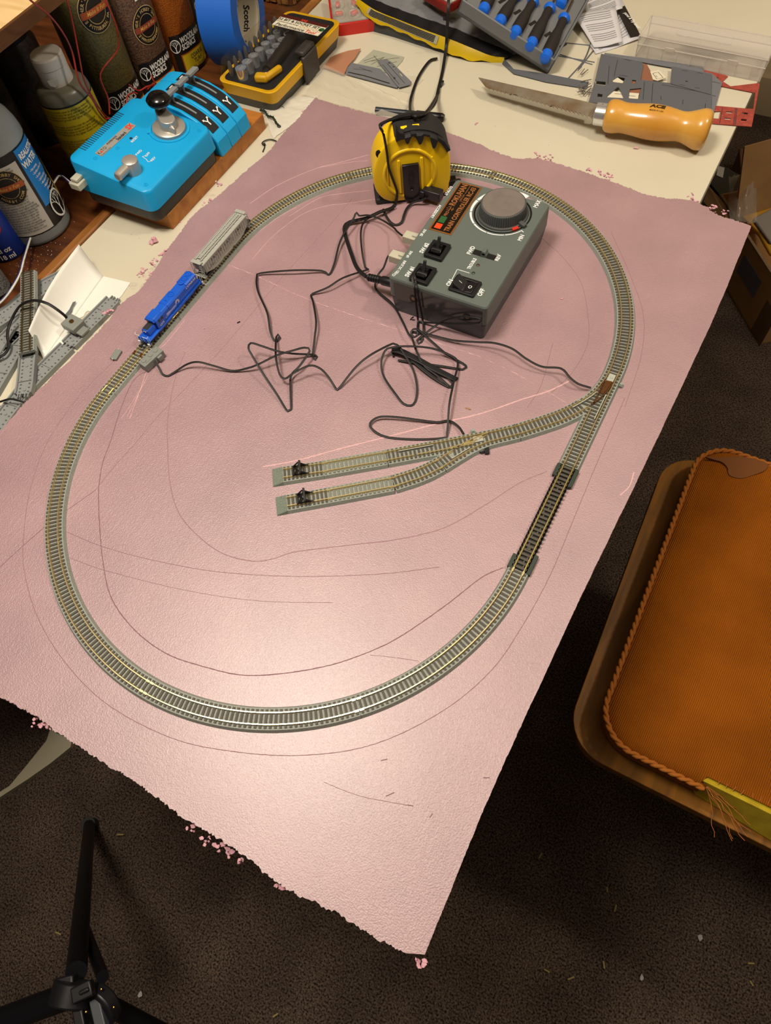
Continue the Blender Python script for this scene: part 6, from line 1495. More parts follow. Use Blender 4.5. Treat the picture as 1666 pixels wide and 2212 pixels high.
sh('red_cut_frame', 'brick red laser cut frame poking out right of the grey sheets', zc((1100, 235), (1290, 280), (1310, 290), (1265, 330), (1330, 372), (1560, 345), (1572, 352), (1505, 705), (1180, 678), (1185, 530), (1518, 560), (1535, 425), (1230, 365), (1100, 300)), ZT+.0010, red_, holes=[zc((1175, 290), (1232, 300), (1222, 322), (1170, 312)), zc((1190, 580), (1248, 575), (1235, 640), (1185, 635)), zc((1295, 578), (1345, 582), (1340, 596), (1292, 592)), zc((1282, 630), (1332, 634), (1327, 648), (1280, 644)), zc((1428, 585), (1475, 590), (1470, 604), (1425, 600)), zc((1418, 640), (1465, 644), (1460, 658), (1415, 655))], lines=[zc((1375, 550), (1355, 690)), zc((1385, 552), (1368, 690)), zc((1265, 545), (1242, 672))])
sh('grey_cut_sheet', 'lowest grey laser cut sheet, its back strip showing behind the others', zc((290, 95), (620, 140), (800, 165), (1112, 210), (1108, 262), (700, 190), (290, 112)), ZT+.0018, gsh2, group='grey laser cut card sheets')
sh('grey_cut_sheet', 'grey laser cut sheet with ruled notches showing at the right of the stack', zc((900, 215), (1175, 265), (1262, 342), (1188, 605), (1130, 640), (900, 600)), ZT+.0026, gsh2, group='grey laser cut card sheets', lines=[zc((1165, 440), (1210, 450)), zc((1180, 330), (1250, 345)), zc((1160, 470), (1150, 560))])
brn = mat('brown card', '8a5c44', .7); crm = mat('cream card', 'd9d2bc', .6)
sh('brown_cut_piece', 'brown card pieces lying between the grey sheets', zc((600, 180), (640, 190), (700, 300), (690, 330), (480, 330), (440, 470), (600, 440), (590, 380)), ZT+.0034, brn, cat='cut piece')
sh('cream_cut_piece', 'square cream card frame with a small window inside the sheet opening', zc((668, 250), (740, 238), (800, 300), (730, 325), (690, 315)), ZT+.0042, crm, cat='cut piece', lines=[zc((690, 262), (735, 252), (775, 298), (722, 308), (690, 262)), zc((712, 280), (728, 290))])
sh('cream_cut_piece', 'long cream card strip under the triangular cut-out', zc((335, 410), (575, 430), (568, 475), (300, 465)), ZT+.0042, crm, cat='cut piece', lines=[zc((375, 430), (450, 434)), zc((480, 445), (545, 450))])
sh('cream_cut_piece', 'small cream card chips in the gable shaped opening', zc((355, 320), (400, 300), (445, 330), (440, 345), (360, 335)), ZT+.0046, crm, cat='cut piece')
sh('grey_cut_sheet', 'large dark grey laser cut sheet with triangular openings on top of the stack', zc((262, 103), (600, 175), (612, 195), (590, 315), (620, 322), (840, 345), (1175, 440), (1170, 600), (1100, 640), (160, 500), (215, 310)), ZT+.0052, gsh,
   holes=[zc((355, 325), (405, 292), (460, 305), (440, 350), (365, 338)), zc((305, 462), (405, 372), (450, 470)), zc((490, 470), (500, 395), (595, 385), (570, 478)), zc((520, 318), (552, 322), (548, 352), (516, 348)), zc((212, 325), (300, 335), (298, 368), (215, 355)), zc((235, 430), (275, 437), (270, 465), (232, 458))], group='grey laser cut card sheets', lines=[zc((410, 275), (485, 288)), zc((455, 145), (512, 158)), zc((620, 330), (610, 480)), zc((765, 355), (1140, 425)), zc((755, 450), (760, 480)), zc((690, 345), (680, 500)), zc((940, 480), (935, 515)), zc((1125, 510), (1120, 570)), zc((400, 150), (370, 290)), zc((330, 200), (320, 350))])
sh('grey_cut_sheet', 'dark grey laser cut sheet with slots, right-hand half of the top layer', zc((845, 208), (1175, 270), (1170, 440), (840, 350), (835, 335), (845, 215)), ZT+.0060, gsh, holes=[zc((958, 326), (978, 328), (976, 335), (957, 333))], group='grey laser cut card sheets', lines=[zc((930, 235), (975, 243)), zc((1055, 255), (1100, 263)), zc((910, 355), (955, 362)), zc((1035, 378), (1080, 385))])
sh('grey_sprue', 'thin curved grey sprue strip running from under the tray to the grey sheets', [(1090, 128), (1110, 150), (1180, 160), (1240, 172), (1272, 178), (1268, 192), (1180, 178), (1110, 160), (1085, 138)], ZT+.0010, gsh, cat='sprue')
T = thing('grey_lattice', 'grey card lattice of thin crossing strips right of the screwdriver tray', 'sprue', tuple(at(1250, 120, ZT)))
m = MB()
for l in (((1212, 92), (1290, 100)), ((1210, 118), (1280, 140)), ((1200, 120), (1285, 135)), ((1280, 85), (1262, 130), (1228, 170)), ((1290, 100), (1250, 150))):
    v, f = ribbon(catmull([at(x, y, ZT) for x, y in l], .003), .0022, ZT+.0002, .0008); m.add(v, f)
m.build('strips', gsh, T, smooth=0)
m = MB(); rl = random.Random(2)
for i in range(14):
    x, y = 1262+rl.uniform(-10, 10), 172+rl.uniform(-25, 30); a = rl.uniform(0, 3); p = at(x, y, ZT+.003+rl.uniform(0, .002)); m.box(p, (rl.uniform(.006, .018), .0008, .0008), a)
m.build('offcuts', mat('offcut grey', '6a625c', .6), T, smooth=0)['kind'] = 'stuff'
def z6(*l): return [(560+x/4.165, 60+y/4.165) for x, y in l]
sh('tan_card_scrap', 'torn tan card scrap with a curved edge beside the bit set', z6((570, 355), (590, 340), (640, 270), (720, 235), (800, 210), (915, 190), (860, 280), (800, 345), (762, 428), (690, 400)), ZT+.0030, mat('tan card', 'a8775c', .6), cat='card scrap')
sh('pale_card_square', 'pale clear-edged square card under small grey offcuts', z6((880, 330), (1030, 200), (1170, 235), (1305, 265), (1290, 300), (1180, 420), (1060, 380)), ZT+.0006, mat('pale grey green card', 'a9ab98', .3, spec=.7), cat='card scrap', lines=[z6((940, 300), (1060, 255)), z6((945, 315), (1130, 265)), z6((1000, 300), (1260, 270)), z6((1010, 330), (1120, 270)), z6((1060, 350), (1240, 305)), z6((1030, 250), (1090, 320))])
sh('grey_strip_sheet', 'long grey slotted card strip running right from the tan scrap', z6((830, 318), (1090, 372), (1180, 460), (1250, 530), (1240, 545), (1000, 480), (775, 420), (790, 370)), ZT+.0018, gsh2, cat='card strip', holes=[z6((800, 398), (930, 425), (1000, 445), (1180, 500), (1170, 508), (990, 455), (920, 436), (798, 406))], lines=[z6((850, 370), (1010, 385)), z6((900, 355), (1020, 400))])
sh('grey_strip_sheet', 'short light grey card strip with a row of windows crossing the long strip', z6((1065, 300), (1150, 288), (1190, 310), (1372, 490), (1360, 515), (1262, 542), (1230, 510)), ZT+.0030, gsh2, cat='card strip', holes=[z6((1160, 315), (1175, 312), (1190, 335), (1178, 338)), z6((1200, 350), (1215, 347), (1232, 375), (1220, 378)), z6((1250, 400), (1265, 397), (1300, 440), (1285, 442)), z6((1205, 450), (1220, 447), (1228, 462), (1214, 466))], lines=[z6((1110, 330), (1260, 510)), z6((1150, 320), (1310, 500))])
sh('clear_film', 'square of clear film lying at the right end of the grey strips', z6((1260, 440), (1400, 430), (1480, 470), (1350, 590), (1250, 570)), ZT+.0004, mat('clear film', 'e6dfcf', .15, alpha=.25, spec=.9), cat='film')

# crumpled clear bag and white film near the far left corner of the board
def crumple(name, label, px, hs, mt, cat, n=26, amp=.003, seed=1):
    P = [at(x, y, ZT+h) for (x, y), h in zip(px, hs)]; rr = random.Random(seed); m = MB(); vs = []
    ph = [(rr.uniform(0, 6), rr.uniform(4, 22), rr.uniform(4, 22), rr.uniform(.3, 1)) for _ in range(7)]
    for i in range(n+1):
        for j in range(n+1):
            u_, v_ = i/n, j/n; p = P[0].lerp(P[1], u_).lerp(P[3].lerp(P[2], u_), v_); h = sum(a*abs(math.sin(f+g*u_+k*v_)) for f, g, k, a in ph)/3
            e_ = min(1, 6*min(u_, 1-u_, v_, 1-v_)+.15)
            vs.append(p+Vector((rr.gauss(0, .0004), rr.gauss(0, .0004), amp*h*e_)))
    m.add(vs, [(i*(n+1)+j, (i+1)*(n+1)+j, (i+1)*(n+1)+j+1, i*(n+1)+j+1) for i in range(n) for j in range(n)]); o = m.build(name, mt, None, smooth=50)
    return props(o, label, cat)
clearbag = mat('clear bag film', 'e4dccb', .12, alpha=.34, spec=1.0, bump=(90, .5, .002))
crumple('plastic_bag', 'crumpled clear plastic bag lying behind the far left corner of the board', [(652, 205), (700, 140), (885, 225), (862, 262)], [.003, .004, .004, .003], clearbag, 'plastic bag', amp=.006)
crumple('white_film', 'milky white plastic film tucked under the far left board corner', [(590, 300), (560, 215), (690, 205), (680, 235)], [.0006, .0006, .0006, .0006], mat('milky film', 'dcd8ca', .4, alpha=.85), 'film', amp=.002, seed=5)
T = thing('marker_pen', 'black marker pen lying behind the tape measure', 'pen', tuple(at(900, 245, ZT)))
a, b = at(812, 238, ZT+.005), at(960, 254, ZT+.005); d = (b-a).normalized(); L = (b-a).length
MB().rod(a, a+d*L*.62, .0042, 16).build('barrel', mat('pen barrel', '2b3138', .35), T, smooth=40); MB().rod(a+d*L*.60, b-d*.003, .0050, 16).rod(b-d*.003, b, .0050, 16, r2=.0035).build('cap', blackpl, T, smooth=40)
T = thing('tree_armature', 'small dark green twisted tree armature beside the wooden plank end', 'model tree', tuple(at(585, 255, ZT)))
dg = mat('dark green plastic', '1d2b20', .5); P = catmull([at(x, y, ZT+h) for x, y, h in ((562, 238, .004), (572, 240, .007), (578, 250, .005), (590, 254, .007), (596, 264, .005), (603, 273, .003))], .002)
m = MB(); m.tube(P, [.0011+.0007*math.sin(i*1.4)**2 for i in range(len(P))], 7); m.build('trunk', dg, T, smooth=50)
m = MB(); rl = random.Random(6)
for i in range(3, len(P)-1, 3): m.rod(P[i], P[i]+Vector((rl.uniform(-.006, .006), rl.uniform(-.006, .006), rl.uniform(.001, .006))), .0008, 5, r2=.0003)
m.ball(P[-1], .0026, 10, sc=(1, 1, .7)); m.build('branch_stubs', dg, T, smooth=40)
props(MB().tube(catmull([at(x, y, ZT+h) for x, y, h in ((568, 328, .001), (572, 316, .001), (566, 310, .002), (572, 304, .002), (584, 301, .002), (597, 305, .002), (600, 312, .001))], .002), .0008, 6).ball(at(571, 312, ZT+.002), .002, 8).build('wire_hook', blackpl, smooth=50), 'small black bent wire hook on the table near the far plank end', 'hook')
props(MB().rod(at(612, 232, ZT+.002), at(620, 240, ZT+.002), .0008, 6).ball(at(611, 231, ZT+.002), .0018, 8, sc=(1, 1, .6)).build('small_nail', chrome, smooth=40), 'tiny bright nail in front of the bit set', 'nail')

# ================================================================ hand saw
T = thing('hand_saw', 'small pointed hand saw with varnished wooden handle lying across the table', 'saw', tuple(at(1300, 240, ZT)))
ha = Vector((*at(1296, 247, ZT+.023)[:2], ZT+.023)); hb = Vector((*at(1534, 283, ZT+.023)[:2], ZT+.023)); d = (hb-ha).normalized(); L = (hb-ha).length
HM = TR(ha) @ d.to_track_quat('Z', 'Y').to_matrix().to_4x4()
pr = [(.0001, .006), (.0120, .0065), (.0165, .009), (.0180, .014), (.0180, .020), (.0165, .028), (.0170, .040), (.0188, .056), (.0190, .070), (.0176, .083), (.0160, L-.036), (.0164, L-.029), (.0188, L-.021), (.0214, L-.014), (.0220, L-.009), (.0206, L-.004), (.0150, L-.0010), (.0001, L)]
prc = [(max(p.x, .0001), p.y) for p in catmull([(r_, z, 0) for r_, z in pr], .0025)]
hw = wood('varnished yellow wood', 'd6a045', 'c2842e', .25, (14, 14, 5), coat=.5)
hd = MB(HM).lathe(prc, 40, ell=1.0).build('handle', hw, T, smooth=70)
MB(HM).lathe([(.0110, -.006), (.0122, -.005), (.0128, .010), (.0120, .0105)], 28).build('ferrule', chrome, T, smooth=40)
MB(HM @ TR((0, 0, 0)) @ RZ(0)).ball((0, .0125, .002), .0012, 8).build('rivet', chrome, T)
up_ = Vector((0, 0, 1)); sidev = d.cross(up_).normalized()
tp_ = lambda px, py, h: at(px, py, ZT+h)
top_edge = [tp_(1034, 168, .016), tp_(1292, 226, .023)]; bot = [tp_(1052, 191, .016), tp_(1290, 258, .023)]
m = MB(); nt_ = 27; vs = []; A_, B2 = top_edge; C2, D2 = bot
teeth = []
for i in range(nt_):
    t0, t1 = i/nt_, (i+.92)/nt_; base = (C2.lerp(D2, t0)); v2 = C2.lerp(D2, t1); inn = lambda p, t: p.lerp(A_.lerp(B2, t), .16)
    teeth += [inn(C2.lerp(D2, t0), t0), v2]
poly = [A_]+teeth+[D2, B2]
BMf = frame(A_, B2-A_, A_-C2); bi = BMf.inverted(); pl_ = [(bi @ p) for p in poly]
m.prism([(p.x, p.y) for p in pl_], -.0006, .0006, M=BMf); m.build('blade', mat('rusty steel blade', 'b0aca0', .4, .6, n=(28, .18, '8a6c46')), T, smooth=0)
m = MB(); ob = d*-1
Mt = frame(ha+d*.062+Vector((0, 0, .0193))-sidev*0, d, -sidev.cross(Vector((0, 0, 1))).cross(d)); 
Mt = frame(ha+d*.060, d, Vector((0, 0, 1)).cross(d)); pr_r = .0190
def onh(v):  # wrap on the handle's upper far side
    a = math.radians(2)+v[1]/pr_r; return ha+d*(.064+v[0])+(Vector((0, 0, 1)).cross(d)*math.sin(a)+Vector((0, 0, 1))*math.cos(a))*(pr_r+.0004)
m.text('ACE', .0080, None, bold=.12, sx=1.1, shear=.1, fn=onh); m.text('MADE IN USA', .0026, None, bold=.02, fn=lambda v: onh((v[0], v[1]-.0068))); m.build('branding', mat('burnt print', '3c2408', .5), T, smooth=0)

# ================================================================ spare track pieces, folded card and terminal at the left
gtr = mat('spare track grey', '868a8a', .55); gmk = mat('moulded pit', '4f5354', .7)
def under(label, path, z, hw=.0092, tilt=0, h=.006):
    c = path[len(path)//2]; S = thing('spare_track_piece', label, 'track piece', (c[0], c[1], z), 0, 'spare track pieces turned upside down')
    m = MB(); sweep(m, path, [(-hw, 0), (hw, 0), (hw, h), (hw-.0016, h), (hw-.0020, h-.002), (-hw+.0020, h-.002), (-hw+.0016, h), (-hw, h)], z=z); mbody = m
    m = MB(); i = 0
    for p, a in sample(path, .0052):
        for s in (-1, 1): m.box((p.x-math.sin(a)*s*hw*.50, p.y+math.cos(a)*s*hw*.50, z+h-.0019), (.0016, .0018, .0004), a)
        i += 1
    m.build('pits', gmk, S, smooth=0)
    m = mbody; sp = sample(path, .042)
    for p, a in sp: m.box((p.x, p.y, z+h-.0014), (.0008, hw*1.6, .0012), a); m.lathe([(.0016, 0), (.0016, .0010), (.0010, .0010)], 10, M=TR((p.x+.012*math.cos(a), p.y+.012*math.sin(a), z+h-.0022)))
    for e_, s in ((0, 1), (-1, -1)):
        q_ = Vector(path[e_][:2]); q2 = Vector(path[e_+s][:2]); dd = (q_-q2).normalized(); a = math.atan2(dd.y, dd.x)
        for k in (-.0055, -.003, .002, .0055): m.box((q_.x+dd.x*(.002)-dd.y*k, q_.y+dd.y*.002+dd.x*k, z+.003), (.0055, .0011, .0026), a)
    m.build('body', gtr, S, smooth=0)
    return S
def pth(px, z): return [(p.x, p.y) for p in catmull([at(x, y, z) for x, y in px], .004)]
z1 = ZT+.006
def shift_under(px, z, dx=0): return pth(px, z)
under('upside down grey track strip along the board edge, piece nearest the folded card', pth([(243, 645), (192, 696), (147, 742)], z1), ZT, hw=.0100)
under('upside down grey track strip along the board edge, middle piece', pth([(143, 746), (102, 787), (55, 834)], z1), ZT, hw=.0100)
under('upside down grey track strip at the lower left beside the small black wire', pth([(51, 840), (15, 886), (-26, 940), (-120, 1050)], z1), ZT, hw=.0100)
under('upside down curved spare piece sticking out below the ribbed upright track', pth([(60, 745), (56, 790), (52, 830), (48, 848)], ZT+.012), ZT+.006)
under('long upside down curved piece reaching up to the folded card', pth([(-120, 752), (-50, 716), (20, 672), (70, 632), (140, 594)], ZT+.008), ZT+.002, hw=.0125)
under('upside down curved piece crossing below the long curve', pth([(-120, 850), (-60, 805), (10, 735), (45, 700), (85, 655)], ZT+.006), ZT, hw=.0125)
under('upside down piece partly hidden at the far left', pth([(-110, 960), (-50, 880), (5, 790), (25, 755), (50, 715)], ZT+.006), ZT, hw=.0125)
# ribbed piece the right way up
zz_ = ZT+.0155
pthu = pth([(57, 583), (57, 640), (55, 700), (54, 756)], zz_+.006)
T = track('straight ribbed track piece lying across the pile of spare pieces', pthu, 'spare track pieces turned upside down', name='spare_track_piece', z=zz_, rail=mat('dull rail', '8a7a58', .35, .9)); del T['group']
T = thing('folded_card', 'folded white card with cut slots standing on the table at the left', 'card', tuple(at(150, 690, ZT)))
wc = mat('glossy white card', 'e6e2da', .35, sss=.1)
ca_, cb_ = at(223, 597, ZT+.0006), at(94, 777, ZT+.0006)
m = MB(); fl = [at(x, y, ZT+.0005) for x, y in ((223, 597), (282, 611), (262, 640), (112, 784), (94, 777))]
pf = [(p.x, p.y) for p in fl][::-1]
hole = [tuple(at(x, y, ZT+.0005)[:2]) for x, y in ((170, 688), (180, 684), (186, 674), (190, 672), (196, 673), (194, 678), (188, 684), (180, 696), (176, 702))]
m.sheet(pf, ZT+.0003, .0005, holes=(hole,)); m.build('flat_flap', wc, T, smooth=0)
ta, tbb = at(170, 528, ZT+.030), at(61, 714, ZT+.026); m = MB(); n = 14; vs = []
for i in range(n+1):
    for j in range(n+1):
        u_, v_ = i/n, j/n; p = ca_.lerp(cb_, u_).lerp(ta.lerp(tbb, u_), v_); p = p+Vector((0, 0, -.006*math.sin(v_*PI)))+Vector((-.006, 0, 0))*math.sin(u_*PI)*v_; vs.append(p)
m.add(vs, [(i*(n+1)+j, (i+1)*(n+1)+j, (i+1)*(n+1)+j+1, i*(n+1)+j+1) for i in range(n) for j in range(n)]); o = m.build('raised_flap', wc, T, smooth=60); s_ = o.modifiers.new('solid', 'SOLIDIFY'); s_.thickness = .0005
m = MB(); q5 = [(165, 650), (163, 655), (158, 664), (156, 674), (144, 684), (140, 680), (150, 668), (158, 652)]
FL = frame(ca_.lerp(cb_, .5), cb_-ca_, ta-ca_)
p3 = [loc2(x, y, FL @ TR((0, 0, .0))) for x, y in q5]
m.prism(p3, .0008, .0011, M=FL) ; m.v = [v+Vector((0, 0, .0)) for v in m.v]; m.build('slot_opening', mat('grey seen through slot', '63686a', .6), T, smooth=0)
T = thing('terminal_feeder', 'grey square terminal with brass screw on a black wire in front of the folded card', 'feeder', tuple(at(157, 697, ZT+.012)))
c = at(157, 698, ZT+.014); MB().box((c.x, c.y, ZT+.012), (.0200, .0175, .0085), math.radians(-5)).build('housing', gpl, T, bevel=.0012)
m = MB(); m.lathe([(.0026, 0), (.0026, .0012), (.0012, .0012)], 14, M=TR((c.x, c.y, ZT+.0162))); m.build('brass_screw', mat('brass', '8a6a38', .35, .9), T)
MB().box((c.x+.013, c.y-.002, ZT+.009), (.010, .012, .003), math.radians(-5)).build('tongue', gpl, T, bevel=.0006)
cord('cable', [at(x, y, ZT+h) for x, y, h in ((146, 690, .014), (142, 684, .018), (128, 672, .026), (103, 656, .034), (77, 649, .034), (58, 652, .030), (43, 661, .026), (30, 680, .020), (19, 706, .014), (16, 726, .012), (19, 746, .010), (14, 760, .010), (0, 771, .010), (-30, 776, .008), (-90, 790, .006))], .0012, cableb, T, flat=1.4)
wv = MB().tube(catmull([at(x, y, ZT+h) for x, y, h in ((-90, 900, .002), (-30, 877, .004), (0, 868, .008), (22, 862, .012), (43, 866, .012), (62, 872, .009))], .003), .0011, 6).build('short_wire', cableb, smooth=60); props(wv, 'short black wire end crossing the grey strip at the lower left', 'wire')

# ================================================================ chair with the corduroy cushion
T = thing('wooden_chair', 'wooden chair with brown seat board beside the table', 'chair', (.28, .44, 0))
cw = wood('chair wood', '8f5c16', '64400e', .5, (60, 9, 60), spec=.25)
def lerp_rect(x0, x1, y0, y1, r, n=8): return rrect(x1-x0, y1-y0, r, n, (x0+x1)/2, (y0+y1)/2)
so = lerp_rect(.044, .52, .197, .650, .050); m = MB(); m.prism(so, .415, .436, top=so); st_ = m.build('seat_board', cw, T, bevel=.006, seg=4)
for v in st_.data.vertices: v.co.x += -.014*((v.co.y)/.43)
for x, y in ((.15, .33), (.46, .33), (.15, .55), (.46, .55)): MB().rod((x, y, .415), (x+(.015 if x > .3 else -.015), y+(.015 if y > .4 else -.015), 0), .019, 12, r2=.014).build('leg', cw, T)
MB().box((.30, .33, .385), (.33, .022, .06)).build('apron', cw, T); MB().box((.30, .55, .385), (.33, .022, .06)).build('apron', cw, T); MB().box((.15, .44, .385), (.022, .20, .06)).build('apron', cw, T)
for y in (.325, .555): MB().rod((.14, y, .16), (.47, y, .16), .012, 12).build('stretcher', cw, T)
cord_m = mat('corduroy', 'a8620f', .85, spec=.15)
def _cord():
    nt = cord_m.node_tree; b = nt.nodes['Principled BSDF']; L = nt.links.new
    b.inputs['Sheen Weight'].default_value = .3; b.inputs['Sheen Tint'].default_value = (*lin('d08a3a'), 1)
    tc = nt.nodes.new('ShaderNodeTexCoord'); wv_ = nt.nodes.new('ShaderNodeTexWave'); wv_.wave_type = 'BANDS'; wv_.bands_direction = 'X'; wv_.inputs['Scale'].default_value = 145; wv_.inputs['Distortion'].default_value = .25; wv_.inputs['Detail Scale'].default_value = 2
    mp = nt.nodes.new('ShaderNodeMapping'); mp.inputs['Rotation'].default_value = (0, 0, math.radians(2)); L(tc.outputs['Object'], mp.inputs[0]); L(mp.outputs[0], wv_.inputs[0])
    n1 = nt.nodes.new('ShaderNodeTexNoise'); n1.inputs['Scale'].default_value = 12; n1.inputs['Detail'].default_value = 6; L(tc.outputs['Object'], n1.inputs[0])
    r = nt.nodes.new('ShaderNodeValToRGB'); r.color_ramp.elements[0].color = (*lin('7c4206'), 1); r.color_ramp.elements[1].color = (*lin('a05a0c'), 1); L(wv_.outputs['Fac'], r.inputs[0])
    r2 = nt.nodes.new('ShaderNodeValToRGB'); r2.color_ramp.elements[0].position = .35; r2.color_ramp.elements[1].position = .65; r2.color_ramp.elements[0].color = (.78, .74, .68, 1); r2.color_ramp.elements[1].color = (1.06, 1.04, 1, 1); L(n1.outputs['Fac'], r2.inputs[0])
    mx = nt.nodes.new('ShaderNodeMix'); mx.data_type = 'RGBA'; mx.blend_type = 'MULTIPLY'; mx.inputs[0].default_value = 1; L(r.outputs[0], mx.inputs[6]); L(r2.outputs[0], mx.inputs[7])
    L(mx.outputs[2], b.inputs['Base Color'])
    k = nt.nodes.new('ShaderNodeBump'); k.inputs['Strength'].default_value = .6; k.inputs['Distance'].default_value = .0012; L(wv_.outputs['Fac'], k.inputs['Height']); L(k.outputs[0], b.inputs['Normal'])
_cord()
ZC = .4372
T = thing('seat_cushion', 'orange brown corduroy seat cushion with torn front edge showing yellow foam', 'cushion', (.30, .44, ZC))
co = lerp_rect(.079, .515, .214, .650, .046, 10); co = [(x-.006*(y-.22)/.43, y) for x, y in co]; cen = (.29, .44); co = [(a[0]+(b[0]-a[0])*k/q_, a[1]+(b[1]-a[1])*k/q_) for a, b in zip(co, co[1:]+co[:1]) for q_ in [max(1, int(math.hypot(b[0]-a[0], b[1]-a[1])/.007))] for k in range(q_)]; n = len(co)
def ring(s, z): return [(cen[0]+(x-cen[0])*s, cen[1]+(y-cen[1])*s, z) for x, y in co]
R_ = [ring(.985, ZC+.002), ring(1.0, ZC+.012), ring(1.0, ZC+.038), ring(.985, ZC+.045), ring(.95, ZC+.049), ring(.85, ZC+.0515), ring(.6, ZC+.053), ring(.3, ZC+.0535)]
m = MB(); vs = [v for r_ in R_ for v in r_]+[(cen[0], cen[1], ZC+.0535)]; fs = [(j*n+i, j*n+(i+1) % n, (j+1)*n+(i+1) % n, (j+1)*n+i) for j in range(len(R_)-1) for i in range(n)]+[((len(R_)-1)*n+i, (len(R_)-1)*n+(i+1) % n, len(R_)*n) for i in range(n)]
# keep the cover off the torn part of the near edge
fx = []
for f in fs:
    c = [sum(vs[i][k] for i in f)/len(f) for k in range(3)]
    if c[0] > .200 and c[1] < .222+.12*(c[0]-.200): continue
    fx.append(f)
m.add(vs, fx); m.build('cover', cord_m, T, smooth=60)
m = MB(); fo = [(x, y) for x, y in co]; m.prism([(cen[0]+(x-cen[0])*.97, cen[1]+(y-cen[1])*.975-(min(.022, .006+.10*(x-.20)) if (y < .3 and x > .20) else 0)) for x, y in fo], ZC+.001, ZC+.0455, top=[(cen[0]+(x-cen[0])*.975, cen[1]+(y-cen[1])*.975) for x, y in fo]); m.build('foam_core', mat('yellow foam', 'bfa61c', .9, n=(60, .2, 'a88d12')), T, bevel=.006, seg=3)
pip = [Vector((cen[0]+(x-cen[0])*1.004, cen[1]+(y-cen[1])*1.004, ZC+.043)) for x, y in co]
pip = [p for p in pip if not (p.y < .231 and p.x > .205)]
st0 = max(range(len(pip)), key=lambda i: (pip[i]-pip[i-1]).length); pip = pip[st0:]+pip[:st0]
pc = catmull(pip, .003); m = MB(); 
for ph in (0, PI):
    tw = []
    for i, p in enumerate(pc):
        a = pc[max(i-1, 0)]; b = pc[min(i+1, len(pc)-1)]; t = (b-a).normalized(); s_ = t.cross(Vector((0, 0, 1))); w_ = i*1.1+ph; tw.append(p+s_*.0016*math.cos(w_)+Vector((0, 0, .0016*math.sin(w_))))
    m.tube(tw, .0023, 7)
m.build('rope_piping', mat('twisted piping', 'a05c14', .8, bump=(700, .4)), T, smooth=70)
m = MB(); rl = random.Random(9); b0 = Vector((.203, .217, ZC+.042))
for k in range(9):
    pts = [b0+Vector((rl.gauss(0, .001), 0, 0))]; dr = Vector((rl.uniform(.2, 1.0), -rl.uniform(.0, .35), -.25)).normalized()
    for i in range(9): pts.append(pts[-1]+dr*.007+Vector((rl.gauss(0, .0014), rl.gauss(0, .0010), -.0003+rl.gauss(0, .0006))))
    m.tube(catmull(pts, .003), .00035, 4)
pts = [at(1525, 1733, .40)+Vector((.004*math.cos(i*.8)*(1-i/20), .004*math.sin(i*.8)*(1-i/20), .0004*i)) for i in range(16)]; m.tube([b0+Vector((.06, -.018, -.02))]+pts, .00035, 4)
for k in range(34):
    x = .20+k*.0085; m.tube([Vector((x+.012, .2250+.12*(x-.19), ZC+.0510)), Vector((x+.012+rl.uniform(-.003, .003), .2215-rl.uniform(0, .003)+.12*(x-.19), ZC+.0490))], .0004, 4)
m.build('loose_threads', mat('frayed thread', 'b86c34', .8), T, smooth=0)['kind'] = 'stuff'
m = MB(); qs = [(p_.x, p_.y) for p_ in catmull([(x, y, 0) for x, y in ((1525, 986), (1555, 988), (1590, 986), (1630, 991), (1658, 1002), (1652, 1016), (1628, 1026), (1600, 1033), (1576, 1026), (1572, 1010), (1560, 998), (1540, 992))], 4, closed=True)]
m.prism([tuple(at(x, y, ZC+.053)[:2]) for x, y in qs][::-1], ZC+.0500, ZC+.0530); m.build('dark_stain', mat('dark stain', '6e4016', .85), T, smooth=0)

# ================================================================ tripod, floor things
blk_al = mat('black anodised tube', '0c0c10', .4, spec=.4); joint = mat('black tripod joint', '16161a', .4)
T = thing('tripod', 'black folded-out tripod standing on the carpet at the bottom left corner', 'tripod', (-.33, -.30, 0))
J = at(185, 2150, .50); foot1 = at(193, 1782, .012)
a1_ = at(165, 2100, .50)
lg = MB().rod(a1_, foot1, .0105, 18, r2=.0095).build('leg', blk_al, T, smooth=40)
MB().rod(foot1+Vector((0, 0, .006)), foot1-Vector((0, 0, .010)), .013, 14).build('rubber_foot', rub, lg)
a2_ = at(222, 2110, .50); b2_ = at(177, 1990, .335)
MB().rod(a2_, b2_, .0062, 14).build('brace', blk_al, T, smooth=40)
l2 = MB().rod(at(150, 2150, .50), at(0, 2205, .47), .0125, 18).rod(at(0, 2205, .47), at(-420, 2350, .012), .0115, 16).build('leg', blk_al, T, smooth=40)
l3 = MB().rod(at(235, 2172, .50), at(340, 2226, .44), .009, 18).rod(at(340, 2226, .44), at(900, 2500, .012), .009, 16).build('leg', blk_al, T, smooth=40)
m = MB(); m.rod(at(150, 2175, .515), at(165, 2120, .515), .021, 20); m.build('hub_collar', joint, T, bevel=.002)
m = MB(); m.rod(at(205, 2185, .515), at(228, 2160, .505), .021, 24); m.build('hub_barrel', joint, T, bevel=.002)
m = MB(); m.box(at(143, 2128, .515), (.020, .016, .014), .7); m.build('clamp_block', joint, T, bevel=.002)
m = MB(); m.box(at(180, 2142, .535), (.020, .014, .010), .9); m.box(at(182, 2141, .5405), (.010, .004, .004), .9); m.build('lock_lever', joint, T, bevel=.0015)
MB().box(at(176, 2205, .52), (.010, .030, .012), .9).build('bracket', joint, T, bevel=.0015)
MB().box(at(220, 2212, .52), (.045, .010, .010), -.62).build('bubble_plate', mat('grey plate', '4a4d52', .35), T, bevel=.001)
